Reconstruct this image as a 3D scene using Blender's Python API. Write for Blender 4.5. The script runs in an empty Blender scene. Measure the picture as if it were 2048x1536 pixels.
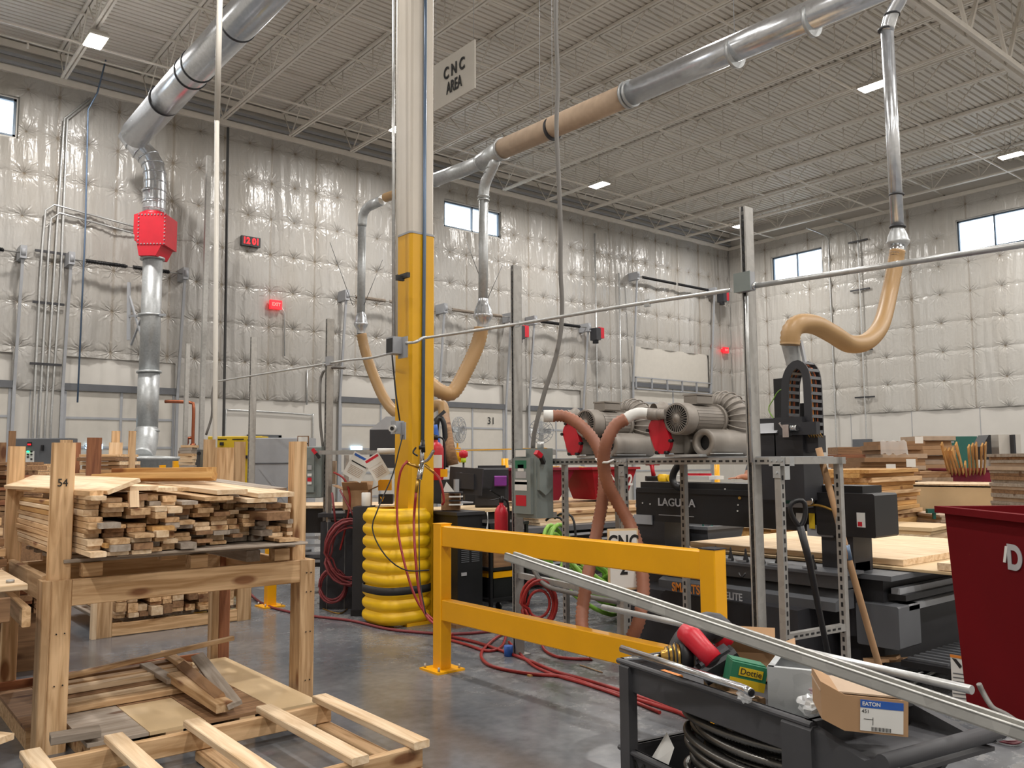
import bpy, math, random
import numpy as np
from mathutils import Vector, Matrix
random.seed(7)
rnd = random.random
def ru(a, b): return a + (b - a) * rnd()
S = bpy.context.scene
COL = S.collection
# ---------------------------------------------------------------- camera
FPX, YAW, PIT, ROL, EYE = 1687.7, .68673, .091808, -.0064297, 1.52
_cy, _sy, _cp, _sp = math.cos(YAW), math.sin(YAW), math.cos(PIT), math.sin(PIT)
_f = Vector((_sy*_cp, _cy*_cp, _sp)); _r0 = Vector((_cy, -_sy, 0)); _u0 = _r0.cross(_f)
_r = _r0*math.cos(ROL) + _u0*math.sin(ROL); _u = -_r0*math.sin(ROL) + _u0*math.cos(ROL)
CAM = Vector((0, 0, EYE))
cd = bpy.data.cameras.new('camera'); cam = bpy.data.objects.new('camera', cd); COL.objects.link(cam)
cam.matrix_world = Matrix(((_r.x, _u.x, -_f.x, 0), (_r.y, _u.y, -_f.y, 0), (_r.z, _u.z, -_f.z, EYE), (0, 0, 0, 1)))
cd.sensor_width = 36; cd.lens = FPX/2048*36; cd.clip_start = .05; cd.clip_end = 200
S.camera = cam
# ---------------------------------------------------------------- sky, exposure
W = bpy.data.worlds.new('world'); S.world = W; W.use_nodes = True
bg = W.node_tree.nodes['Background']; bg.inputs[0].default_value = (.72, .86, 1, 1); bg.inputs[1].default_value = 6.0
S.view_settings.view_transform = 'Standard'; S.view_settings.look = 'None'
S.view_settings.exposure = 0.0; S.view_settings.gamma = 1; S.view_settings.use_curve_mapping = False
LAMP_W = 285
# ---------------------------------------------------------------- a pixel of the 2048x1536 frame to a point of the hall
def _ray(px, py):
    a, b = (px-1024)/FPX, -(py-768)/FPX
    return _r*a + _u*b + _f
def PX(px, py, x): d = _ray(px, py); return CAM + d*(x/d.x)
def PY(px, py, y): d = _ray(px, py); return CAM + d*(y/d.y)
def PZ(px, py, z=0.): d = _ray(px, py); return CAM + d*((z-EYE)/d.z)
def PD(px, py, dh): d = _ray(px, py); return CAM + d*(dh/(d.x*_sy + d.y*_cy))
# ---------------------------------------------------------------- materials
def nmat(name):
    m = bpy.data.materials.new(name); m.use_nodes = True
    nt = m.node_tree; return m, nt, nt.nodes['Principled BSDF']
def lin(c):
    if isinstance(c, str): c = tuple(int(c[i:i+2], 16)/255 for i in (0, 2, 4))
    return tuple((x/12.92 if x <= .04045 else ((x+.055)/1.055)**2.4) for x in c[:3]) + (1,)
def paint(name, col, rough=.5, metal=0., var=.12, scale=6., bump=0., coat=0.):
    m, nt, p = nmat(name); c = lin(col)
    n = nt.nodes.new('ShaderNodeTexNoise'); n.inputs['Scale'].default_value = scale; n.inputs['Detail'].default_value = 6
    tc = nt.nodes.new('ShaderNodeTexCoord'); nt.links.new(tc.outputs['Object'], n.inputs['Vector'])
    r = nt.nodes.new('ShaderNodeValToRGB'); r.color_ramp.elements[0].position = .3; r.color_ramp.elements[1].position = .7
    r.color_ramp.elements[0].color = tuple(x*(1-var) for x in c[:3]) + (1,)
    r.color_ramp.elements[1].color = tuple(min(1, x*(1+var)) for x in c[:3]) + (1,)
    nt.links.new(n.outputs['Fac'], r.inputs[0]); nt.links.new(r.outputs[0], p.inputs['Base Color'])
    p.inputs['Roughness'].default_value = rough; p.inputs['Metallic'].default_value = metal
    p.inputs['Coat Weight'].default_value = coat
    if bump:
        b = nt.nodes.new('ShaderNodeBump'); b.inputs['Strength'].default_value = bump; b.inputs['Distance'].default_value = .01
        nt.links.new(n.outputs['Fac'], b.inputs['Height']); nt.links.new(b.outputs[0], p.inputs['Normal'])
    return m
def wood(name, light, dark, rough=.75, knots=True, per=True):
    """sawn timber, grain along the local X axis of the piece, knots, tint of its own per piece"""
    m, nt, p = nmat(name); L, N = nt.links, nt.nodes
    tc = N.new('ShaderNodeTexCoord'); oi = N.new('ShaderNodeObjectInfo')
    ad = N.new('ShaderNodeVectorMath'); ad.operation = 'ADD'
    sc = N.new('ShaderNodeVectorMath'); sc.operation = 'SCALE'; sc.inputs['Scale'].default_value = 37
    cx = N.new('ShaderNodeCombineXYZ')
    for i in range(3): L.new(oi.outputs['Random'], cx.inputs[i])
    L.new(cx.outputs[0], sc.inputs[0]); L.new(tc.outputs['Object'], ad.inputs[0]); L.new(sc.outputs[0], ad.inputs[1])
    mp = N.new('ShaderNodeMapping'); mp.inputs['Scale'].default_value = (1.6, 22, 22); L.new(ad.outputs[0], mp.inputs[0])
    n = N.new('ShaderNodeTexNoise'); n.inputs['Scale'].default_value = 1.3; n.inputs['Detail'].default_value = 5; n.inputs['Distortion'].default_value = .8
    L.new(mp.outputs[0], n.inputs['Vector'])
    r = N.new('ShaderNodeValToRGB'); r.color_ramp.elements[0].position = .33; r.color_ramp.elements[1].position = .62
    r.color_ramp.elements[0].color = lin(dark); r.color_ramp.elements[1].color = lin(light)
    L.new(n.outputs['Fac'], r.inputs[0])
    out = r.outputs[0]
    if knots:
        v = N.new('ShaderNodeTexVoronoi'); v.inputs['Scale'].default_value = 1.0
        mp2 = N.new('ShaderNodeMapping'); mp2.inputs['Scale'].default_value = (2.2, 6, 6); L.new(ad.outputs[0], mp2.inputs[0]); L.new(mp2.outputs[0], v.inputs['Vector'])
        r2 = N.new('ShaderNodeValToRGB'); r2.color_ramp.elements[0].position = .12; r2.color_ramp.elements[1].position = .2
        r2.color_ramp.elements[0].color = (.35, .2, .12, 1); r2.color_ramp.elements[1].color = (1, 1, 1, 1)
        L.new(v.outputs['Distance'], r2.inputs[0])
        mx = N.new('ShaderNodeMixRGB'); mx.blend_type = 'MULTIPLY'; mx.inputs[0].default_value = .9
        L.new(out, mx.inputs[1]); L.new(r2.outputs[0], mx.inputs[2]); out = mx.outputs[0]
    if per:
        hs = N.new('ShaderNodeHueSaturation'); mr = N.new('ShaderNodeMapRange')
        mr.inputs['To Min'].default_value = .82; mr.inputs['To Max'].default_value = 1.1
        L.new(oi.outputs['Random'], mr.inputs[0]); L.new(mr.outputs[0], hs.inputs['Value']); L.new(out, hs.inputs['Color']); out = hs.outputs[0]
    L.new(out, p.inputs['Base Color']); p.inputs['Roughness'].default_value = rough
    b = N.new('ShaderNodeBump'); b.inputs['Strength'].default_value = .15; b.inputs['Distance'].default_value = .004
    L.new(n.outputs['Fac'], b.inputs['Height']); L.new(b.outputs[0], p.inputs['Normal'])
    return m
def galv(name, col, rough=.35, metal=.85):
    m, nt, p = nmat(name); L, N = nt.links, nt.nodes
    tc = N.new('ShaderNodeTexCoord'); v = N.new('ShaderNodeTexVoronoi'); v.inputs['Scale'].default_value = 28
    L.new(tc.outputs['Object'], v.inputs['Vector'])
    n = N.new('ShaderNodeTexNoise'); n.inputs['Scale'].default_value = 2.5; n.inputs['Detail'].default_value = 5; L.new(tc.outputs['Object'], n.inputs['Vector'])
    mx = N.new('ShaderNodeMixRGB'); mx.inputs[0].default_value = .5; L.new(v.outputs['Color'], mx.inputs[1]); L.new(n.outputs['Color'], mx.inputs[2])
    bw = N.new('ShaderNodeRGBToBW'); L.new(mx.outputs[0], bw.inputs[0])
    r = N.new('ShaderNodeValToRGB'); c = lin(col); r.color_ramp.elements[0].position = .25; r.color_ramp.elements[1].position = .75
    r.color_ramp.elements[0].color = tuple(x*.88 for x in c[:3]) + (1,); r.color_ramp.elements[1].color = tuple(min(1, x*1.1) for x in c[:3]) + (1,)
    L.new(bw.outputs[0], r.inputs[0]); L.new(r.outputs[0], p.inputs['Base Color'])
    mr = N.new('ShaderNodeMapRange'); mr.inputs['To Min'].default_value = rough*.85; mr.inputs['To Max'].default_value = rough*1.2
    L.new(bw.outputs[0], mr.inputs[0]); L.new(mr.outputs[0], p.inputs['Roughness'])
    p.inputs['Metallic'].default_value = metal
    return m
def glow(name, col, st):
    m, nt, p = nmat(name); p.inputs['Base Color'].default_value = lin(col); p.inputs['Emission Color'].default_value = lin(col); p.inputs['Emission Strength'].default_value = st
    return m
def floor_mat():
    m, nt, p = nmat('polished_concrete'); L, N = nt.links, nt.nodes
    tc = N.new('ShaderNodeTexCoord')
    n = N.new('ShaderNodeTexNoise'); n.inputs['Scale'].default_value = .9; n.inputs['Detail'].default_value = 9; n.inputs['Roughness'].default_value = .62
    L.new(tc.outputs['Object'], n.inputs['Vector'])
    r = N.new('ShaderNodeValToRGB'); r.color_ramp.elements[0].position = .3; r.color_ramp.elements[1].position = .72
    r.color_ramp.elements[0].color = lin('54575d'); r.color_ramp.elements[1].color = lin('7b7d80')
    L.new(n.outputs['Fac'], r.inputs[0])
    n2 = N.new('ShaderNodeTexNoise'); n2.inputs['Scale'].default_value = 14; n2.inputs['Detail'].default_value = 8; L.new(tc.outputs['Object'], n2.inputs['Vector'])
    mx = N.new('ShaderNodeMixRGB'); mx.blend_type = 'OVERLAY'; mx.inputs[0].default_value = .35; L.new(r.outputs[0], mx.inputs[1]); L.new(n2.outputs['Fac'], mx.inputs[2])
    # sawdust drifted along the row of machines
    sx = N.new('ShaderNodeSeparateXYZ'); L.new(tc.outputs['Object'], sx.inputs[0])
    band = N.new('ShaderNodeMapRange'); band.inputs['From Min'].default_value = 3.1; band.inputs['From Max'].default_value = 4.4; L.new(sx.outputs[0], band.inputs[0])
    n3 = N.new('ShaderNodeTexNoise'); n3.inputs['Scale'].default_value = 5; n3.inputs['Detail'].default_value = 10; n3.inputs['Roughness'].default_value = .75; L.new(tc.outputs['Object'], n3.inputs['Vector'])
    r3 = N.new('ShaderNodeValToRGB'); r3.color_ramp.elements[0].position = .5; r3.color_ramp.elements[1].position = .8; L.new(n3.outputs['Fac'], r3.inputs[0])
    mu = N.new('ShaderNodeMath'); mu.operation = 'MULTIPLY'; L.new(band.outputs[0], mu.inputs[0]); L.new(r3.outputs[0], mu.inputs[1])
    mu2 = N.new('ShaderNodeMath'); mu2.operation = 'MULTIPLY'; mu2.inputs[1].default_value = .35; L.new(mu.outputs[0], mu2.inputs[0])
    mx2 = N.new('ShaderNodeMixRGB'); L.new(mu2.outputs[0], mx2.inputs[0]); L.new(mx.outputs[0], mx2.inputs[1]); mx2.inputs[2].default_value = lin('b8a88c')
    L.new(mx2.outputs[0], p.inputs['Base Color'])
    ra = N.new('ShaderNodeMapRange'); ra.inputs['To Min'].default_value = .1; ra.inputs['To Max'].default_value = .27; L.new(n.outputs['Fac'], ra.inputs[0])
    ad = N.new('ShaderNodeMath'); ad.operation = 'ADD'; L.new(ra.outputs[0], ad.inputs[0]); L.new(mu.outputs[0], ad.inputs[1]); L.new(ad.outputs[0], p.inputs['Roughness'])
    return m
def insul_mat(name, ax, pa, pz):
    """white vinyl blanket; puckers fan out from every pin, soiled round the pins"""
    m, nt, p = nmat(name); L, N = nt.links, nt.nodes
    def ma(op, a, b=None, c=None):
        n = N.new('ShaderNodeMath'); n.operation = op
        for k, x in enumerate((a, b, c)):
            if x is None: continue
            if isinstance(x, (int, float)): n.inputs[k].default_value = x
            else: L.new(x, n.inputs[k])
        return n.outputs[0]
    tc = N.new('ShaderNodeTexCoord'); mp = N.new('ShaderNodeMapping'); mp.inputs['Scale'].default_value = (1, 1, .25); L.new(tc.outputs['Object'], mp.inputs[0])
    n = N.new('ShaderNodeTexNoise'); n.inputs['Scale'].default_value = 1.1; n.inputs['Detail'].default_value = 7; L.new(mp.outputs[0], n.inputs['Vector'])
    r = N.new('ShaderNodeValToRGB'); r.color_ramp.elements[0].position = .3; r.color_ramp.elements[1].position = .6
    r.color_ramp.elements[0].color = lin('9f9a92' if ax == 0 else 'b0aba3'); r.color_ramp.elements[1].color = lin('a6a39e' if ax == 0 else 'bab7b1'); L.new(n.outputs['Fac'], r.inputs[0])  # same vinyl; right wall coloured lighter to offset its weaker light
    sx = N.new('ShaderNodeSeparateXYZ'); L.new(tc.outputs['Object'], sx.inputs[0]); U = ma('DIVIDE', sx.outputs[ax], pa); V = ma('DIVIDE', ma('SUBTRACT', sx.outputs[2], .3), pz)
    iu, iv = ma('ROUND', U), ma('ROUND', V); du, dv = ma('MULTIPLY', ma('SUBTRACT', U, iu), pa), ma('MULTIPLY', ma('SUBTRACT', V, iv), pz)
    cb = N.new('ShaderNodeCombineXYZ'); L.new(iu, cb.inputs[0]); L.new(iv, cb.inputs[1]); wn = N.new('ShaderNodeTexWhiteNoise'); L.new(cb.outputs[0], wn.inputs['Vector'])
    d = ma('SQRT', ma('ADD', ma('MULTIPLY', du, du), ma('MULTIPLY', dv, dv))); th = ma('ARCTAN2', dv, du); w = wn.outputs['Value']
    n3 = N.new('ShaderNodeTexNoise'); n3.inputs['Scale'].default_value = 5; L.new(tc.outputs['Object'], n3.inputs['Vector'])
    thn = ma('ADD', th, ma('MULTIPLY', n3.outputs['Fac'], 1.1))
    st1 = ma('SINE', ma('ADD', ma('MULTIPLY', thn, 11), ma('MULTIPLY', w, 40))); st2 = ma('SINE', ma('ADD', ma('MULTIPLY', thn, 19), ma('MULTIPLY', w, 90)))
    star = ma('MULTIPLY', ma('ADD', st1, ma('MULTIPLY', st2, .6)), ma('EXPONENT', ma('MULTIPLY', d, -5.5)))
    star = ma('MULTIPLY', star, ma('MINIMUM', ma('MULTIPLY', d, 14), 1))
    pit = ma('MULTIPLY', ma('EXPONENT', ma('MULTIPLY', d, -26)), -2.2)
    hz_ = ma('MULTIPLY', ma('EXPONENT', ma('MULTIPLY', ma('ABSOLUTE', ma('ADD', dv, ma('MULTIPLY', ma('SUBTRACT', n3.outputs['Fac'], .5), .12))), -38)), -.9)
    mp2 = N.new('ShaderNodeMapping'); mp2.inputs['Scale'].default_value = (7, 7, 1.2); L.new(tc.outputs['Object'], mp2.inputs[0])
    n2 = N.new('ShaderNodeTexNoise'); n2.inputs['Scale'].default_value = 1; n2.inputs['Detail'].default_value = 3; n2.inputs['Distortion'].default_value = 1.0; L.new(mp2.outputs[0], n2.inputs['Vector'])
    hgt = ma('ADD', ma('ADD', star, ma('ADD', pit, hz_)), ma('MULTIPLY', n2.outputs['Fac'], 2.0))
    b = N.new('ShaderNodeBump'); b.inputs['Strength'].default_value = .65; b.inputs['Distance'].default_value = .012; L.new(hgt, b.inputs['Height']); L.new(b.outputs[0], p.inputs['Normal'])
    so = ma('MINIMUM', ma('ADD', ma('EXPONENT', ma('MULTIPLY', ma('MULTIPLY', d, d), -1400)), ma('MULTIPLY', ma('EXPONENT', ma('MULTIPLY', d, -14)), ma('MULTIPLY', w, .5))), .8)
    at = N.new('ShaderNodeAttribute'); at.attribute_name = 'seam_shade'; so = ma('MINIMUM', ma('ADD', so, at.outputs['Fac']), .8)
    mx = N.new('ShaderNodeMixRGB'); L.new(so, mx.inputs[0]); L.new(r.outputs[0], mx.inputs[1]); mx.inputs[2].default_value = lin('7a6c59')
    L.new(mx.outputs[0], p.inputs['Base Color']); p.inputs['Roughness'].default_value = .27
    return m
def clear_mat(name, tint=(1, 1, 1, 1), gloss=.12, rough=.05, milky=0.):
    m = bpy.data.materials.new(name); m.use_nodes = True; nt = m.node_tree; N, L = nt.nodes, nt.links
    for x in list(N): N.remove(x)
    o = N.new('ShaderNodeOutputMaterial'); t = N.new('ShaderNodeBsdfTransparent'); t.inputs[0].default_value = tint
    g = N.new('ShaderNodeBsdfGlossy'); g.inputs['Roughness'].default_value = rough
    mx = N.new('ShaderNodeMixShader'); mx.inputs[0].default_value = gloss; L.new(t.outputs[0], mx.inputs[1]); L.new(g.outputs[0], mx.inputs[2])
    out = mx.outputs[0]
    if milky:
        d = N.new('ShaderNodeBsdfDiffuse'); d.inputs[0].default_value = (.85, .87, .88, 1)
        m2 = N.new('ShaderNodeMixShader'); m2.inputs[0].default_value = milky; L.new(out, m2.inputs[1]); L.new(d.outputs[0], m2.inputs[2]); out = m2.outputs[0]
    L.new(out, o.inputs[0]); return m
M = {}
M['floor'] = floor_mat(); M['insulA'] = insul_mat('insulation_vinyl', 0, .61, .92); M['insulB'] = insul_mat('insulation_vinyl_wide_lit', 1, .915, .92)
M['wall'] = paint('wall_paint', 'c6c2bb', .6, var=.03, scale=2)
M['deck'] = paint('deck_paint', 'dbd5cb', .55, var=.04, scale=1)
M['joist'] = paint('joist_paint', 'ded8ce', .5, var=.05)
M['steelgrey'] = galv('zinc_strut', 'a8a6a2', .42, .45)
M['galv'] = galv('galvanised_sheet', 'cfd2d6', .24, .8)
M['galvd'] = galv('dull_galvanised', 'b6b9ba', .4, .5)
M['chrome'] = galv('bright_steel', 'd2d4d6', .18, 1.)
M['emt'] = galv('conduit_zinc', 'c0c1c0', .33, .6)
M['alu'] = galv('pale_aluminium', 'c4c3be', .38, .75)
M['yellow'] = paint('safety_yellow', 'f0ac0a', .35, var=.05, scale=3)
M['yelsleeve'] = paint('column_sleeve_yellow', 'd9a20c', .38, var=.05, scale=2)
M['yelplast'] = paint('plastic_yellow', 'f6c412', .45, var=.06, scale=4)
M['yelpanel'] = paint('panel_yellow', 'c9a818', .5, var=.04)
M['white'] = paint('white_paint', 'bfbab1', .5, var=.03)
M['cream'] = paint('column_white', 'c9c1b5', .45, var=.05, scale=2)
M['red'] = paint('red_paint', 'c0162a', .4, var=.06)
M['redplast'] = paint('red_plastic', '9c1020', .38, var=.08, scale=3)
M['redbin'] = paint('bin_red', '650810', .75, var=.08, scale=2)
M['redbin'].node_tree.nodes['Principled BSDF'].inputs['Specular IOR Level'].default_value = .12; M['maroon'] = paint('maroon_plastic', '7e0f2c', .42, var=.08, scale=2)
M['black'] = paint('black_metal', '161619', .45, var=.15)
M['dark'] = paint('dark_grey_metal', '2c2c30', .5, var=.08)
M['cart'] = paint('cart_plastic', '3f3f42', .6, var=.06, scale=12, bump=.1)
M['midgrey'] = paint('mid_grey_metal', '5a5c60', .45, var=.06)
M['boxgrey'] = paint('enclosure_grey', '7c8481', .45, var=.05)
M['palegrey'] = paint('pale_grey_metal', '9a9ca0', .45, var=.05)
M['blower'] = paint('dusty_cast_aluminium', '918a82', .55, .25, var=.08, scale=9)
M['rubber'] = paint('black_rubber', '17171a', .6, var=.1)
M['redhose'] = paint('red_air_hose', '93221f', .45, var=.06)
M['maroonhose'] = paint('dull_red_hose', '7c3034', .5, var=.06)
M['tanhose'] = paint('tan_flex_hose', 'a8865a', .45, var=.05, scale=3)
M['brownhose'] = paint('brown_flex_hose', '93604a', .5, var=.14, scale=8)
M['cable'] = paint('grey_cable', '6f6c68', .5, var=.05)
M['tape'] = paint('black_tape', '2e2d2c', .6)
M['card'] = paint('cardboard', 'a88562', .85, var=.08, scale=5)
M['cardpale'] = paint('pale_cardboard', 'b09a84', .85, var=.1, scale=7)
M['carddark'] = paint('brown_cardboard', '8a6a4c', .85, var=.1, scale=7)
M['paper'] = paint('white_paper', 'd9d8d4', .6, var=.02)
M['ply'] = paint('plywood_face', 'd3b88f', .6, var=.07, scale=3)
M['plyedge'] = paint('plywood_edge', 'b89b70', .7, var=.1, scale=20)
M['wood'] = wood('sawn_pine', 'dab78d', 'ab855a')
M['woodpale'] = wood('pale_maple', 'ebd3b2', 'cfae86', knots=False)
M['woodgold'] = wood('golden_pine', 'd2a667', 'b3834a')
M['woodred'] = wood('reddish_fir', 'a86f4c', '86543a')
M['woodgrey'] = wood('weathered_pine', 'a79b8e', '8b7e70')
M['woodbrown'] = wood('brown_board', '9a7654', '7a5a3e')
M['blue'] = paint('blue_paint', '2456a8', .5); M['blueair'] = paint('blue_air_pipe', '5d7088', .35, .3, var=.04)
M['green'] = paint('green_card', '1d6a4a', .6); M['teal'] = paint('teal_steel', '1f5b50', .5, var=.05)
M['lime'] = paint('lime_hose', '7fae3f', .5, var=.15, scale=10); M['purple'] = paint('purple_plastic', '7d2a8a', .5)
M['orange'] = paint('orange_print', 'd9822b', .5); M['ink'] = paint('black_ink', '161616', .6)
M['silver'] = paint('silver_print', 'a9a9ab', .5); M['armour'] = galv('armoured_cable_steel', '716f6b', .3, .8); M['copper'] = paint('copper_pipe', '9a5a40', .35, .8)
M['skin'] = paint('skin', 'b07a60', .55, var=.04); M['hivis'] = paint('hi_vis_lime', 'b8d62a', .6); M['shirt'] = paint('grey_shirt', '4c5056', .8)
M['wire'] = paint('dark_red_wire', '5a1824', .5); M['brass'] = paint('brass', 'b9924a', .3, .9)
M['lamp'] = glow('lamp_lens', (1, .96, .9), 40); M['led_red'] = glow('led_red', (1, .05, .08), 5); M['led_green'] = glow('led_green', (.1, 1, .5), 4)
M['exit'] = glow('exit_red', (1, .12, .16), 1.6); M['dockglass'] = glow('door_light_pane', (.75, .9, 1), 3)
M['glass'] = clear_mat('window_glass'); M['bag'] = clear_mat('clear_plastic_bag', gloss=.3, rough=.2, milky=.35)
M['pinkbag'] = clear_mat('pink_plastic_bag', tint=(.95, .55, .65, 1), gloss=.2, rough=.2, milky=.25)
M['mesh'] = clear_mat('grey_film', tint=(.7, .7, .7, 1), gloss=.3, rough=.3, milky=.3)
M['frameblue'] = paint('window_frame', '46525e', .4, .3)
# ---------------------------------------------------------------- mesh builder
OFF = {}
class MB:
    def __init__(s): s.v = []; s.f = []; s.m = []; s.s = []
    def add(s, vs, fs, m=0, sm=False):
        o = len(s.v); s.v += [tuple(v) for v in vs]
        for f in fs: s.f.append(tuple(o+i for i in f)); s.m.append(m); s.s.append(sm)
        return s
    def bx(s, x0, x1, y0, y1, z0, z1, m=0):
        v = [(x0,y0,z0),(x1,y0,z0),(x1,y1,z0),(x0,y1,z0),(x0,y0,z1),(x1,y0,z1),(x1,y1,z1),(x0,y1,z1)]
        return s.add(v, [(0,3,2,1),(4,5,6,7),(0,1,5,4),(1,2,6,5),(2,3,7,6),(3,0,4,7)], m)
    def box(s, c, sz, ax=None, m=0, ch=0.):
        """box centre c, size sz; ax = (ux,uy,uz) axes; ch = chamfer of the edges that run along ux"""
        c = Vector(c); ax = ax or (Vector((1,0,0)), Vector((0,1,0)), Vector((0,0,1)))
        X, Y, Z = [Vector(a)*(q/2) for a, q in zip(ax, sz)]
        if ch:
            cy, cz = ch/sz[1]*2, ch/sz[2]*2
            sec = [(-1,-1+cz),(-1+cy,-1),(1-cy,-1),(1,-1+cz),(1,1-cz),(1-cy,1),(-1+cy,1),(-1,1-cz)]
            v = [c + X*a + Y*p + Z*q for a in (-1, 1) for p, q in sec]; n = 8
            fs = [(i, i+n, (i+1) % n + n, (i+1) % n) for i in range(n)] + [tuple(range(n)), tuple(range(2*n-1, n-1, -1))]
            return s.add(v, fs, m)
        v = [c + X*a + Y*b + Z*d for d in (-1,1) for a, b in ((-1,-1),(1,-1),(1,1),(-1,1))]
        return s.add(v, [(0,3,2,1),(4,5,6,7),(0,1,5,4),(1,2,6,5),(2,3,7,6),(3,0,4,7)], m)
    def beam(s, a, b, w, t, up=(0,0,1), m=0, ch=0.):
        a, b = Vector(a), Vector(b); d = (b-a); L = d.length; d.normalize(); up = Vector(up)
        y = up.cross(d)
        if y.length < 1e-3: y = Vector((0,1,0)).cross(d)
        y.normalize(); z = d.cross(y)
        return s.box((a+b)/2, (L, w, t), (d, y, z), m, ch)
    def tube(s, pts, r, n=10, m=0, caps=True, sm=True):
        pts = [Vector(p) for p in pts]; k = len(pts); rs = r if isinstance(r, (list, tuple)) else [r]*k
        t0 = (pts[1]-pts[0]).normalized(); up = Vector((0,0,1)) if abs(t0.z) < .9 else Vector((1,0,0))
        x = up.cross(t0).normalized(); vs = []
        for i, p in enumerate(pts):
            t = (pts[min(i+1,k-1)] - pts[max(i-1,0)]).normalized()
            x = (x - t*x.dot(t)).normalized(); y = t.cross(x)
            vs += [p + x*(rs[i]*math.cos(2*math.pi*j/n)) + y*(rs[i]*math.sin(2*math.pi*j/n)) for j in range(n)]
        fs = [(i*n+j, i*n+(j+1) % n, (i+1)*n+(j+1) % n, (i+1)*n+j) for i in range(k-1) for j in range(n)]
        s.add(vs, fs, m, sm); o = len(s.v) - len(vs)
        if caps:
            for ring in (tuple(o+j for j in reversed(range(n))), tuple(o+(k-1)*n+j for j in range(n))): s.f.append(ring); s.m.append(m); s.s.append(False)
        return s
    def cyl(s, a, b, r, n=20, m=0, r2=None, sm=True): return s.tube([a, b], [r, r if r2 is None else r2], n, m, True, sm)
    def lathe(s, prof, o=(0,0,0), ax=(0,0,1), n=28, m=0, sm=True, sq=None):
        """profile of (radius, height) turned about ax through o"""
        o = Vector(o); z = Vector(ax).normalized(); x = (Vector((1,0,0)) if abs(z.x) < .9 else Vector((0,1,0))); x = (x - z*x.dot(z)).normalized(); y = z.cross(x)
        vs = []
        for r, h in prof:
            for j in range(n):
                a = 2*math.pi*j/n; q = r
                if sq: q = r / (abs(math.cos(a))**sq + abs(math.sin(a))**sq)**(1/sq)
                vs.append(o + z*h + x*(q*math.cos(a)) + y*(q*math.sin(a)))
        k = len(prof)
        return s.add(vs, [(i*n+j, i*n+(j+1) % n, (i+1)*n+(j+1) % n, (i+1)*n+j) for i in range(k-1) for j in range(n)], m, sm)
    def prism(s, poly, o, ux, uy, ext, m=0):
        o, ux, uy, ext = Vector(o), Vector(ux), Vector(uy), Vector(ext); n = len(poly)
        v = [o + ux*a + uy*b for a, b in poly]; v += [p + ext for p in v]
        return s.add(v, [tuple(reversed(range(n))), tuple(range(n, 2*n))] + [(i, (i+1) % n, (i+1) % n + n, i+n) for i in range(n)], m)
    def quadstrip(s, A, B, m=0, sm=True):
        n = len(A); return s.add(list(A)+list(B), [(i, i+1, n+i+1, n+i) for i in range(n-1)], m, sm)
    def build(s, name, mats, parent=None, loc=None):
        me = bpy.data.meshes.new(name)
        if parent is not None: off = OFF.get(parent.name, Vector((0,0,0)))
        elif loc is not None: off = Vector(loc)
        else:
            a = np.array(s.v); off = Vector(((a[:,0].min()+a[:,0].max())/2, (a[:,1].min()+a[:,1].max())/2, a[:,2].min()))
        me.from_pydata([(x-off.x, y-off.y, z-off.z) for x, y, z in s.v], [], s.f)
        mats = mats if isinstance(mats, (list, tuple)) else [mats]
        for q in mats: me.materials.append(M[q] if isinstance(q, str) else q)
        me.polygons.foreach_set('material_index', s.m); me.polygons.foreach_set('use_smooth', s.s); me.update()
        o = bpy.data.objects.new(name, me); COL.objects.link(o)
        if parent is not None: o.parent = parent
        else: o.location = off
        OFF[o.name] = off
        return o
def spl(pts, step=.05, closed=False):
    """smooth curve through pts, resampled every step"""
    P = [Vector(p) for p in pts]; Q = []
    n = len(P)
    for i in range(n-1):
        p0, p1, p2, p3 = P[max(i-1,0)], P[i], P[i+1], P[min(i+2,n-1)]
        for k in range(16):
            t = k/16; Q.append(.5*((2*p1) + (p2-p0)*t + (2*p0-5*p1+4*p2-p3)*t*t + (3*p1-p0-3*p2+p3)*t**3))
    Q.append(P[-1]); out = [Q[0]]; acc = 0
    for a, b in zip(Q, Q[1:]):
        d = (b-a).length
        while acc + d >= step:
            a = a + (b-a)*((step-acc)/d); d = (b-a).length; out.append(a.copy()); acc = 0
            if d < 1e-9: break
        acc += d
    if (out[-1]-P[-1]).length > step*.3: out.append(P[-1])
    return out
def thing(name, label, cat, loc=(0,0,0), group=None, kind=None):
    o = bpy.data.objects.new(name, None); COL.objects.link(o); o.location = loc; o.empty_display_size = .1
    o['label'] = label; o['category'] = cat
    if group: o['group'] = group
    if kind: o['kind'] = kind
    OFF[o.name] = Vector(loc); return o
def tag(o, label, cat, group=None, kind=None):
    o['label'] = label; o['category'] = cat
    if group: o['group'] = group
    if kind: o['kind'] = kind
    return o
def struct(o, label=None):
    o['kind'] = 'structure'
    if label: o['label'] = label
    return o
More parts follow.
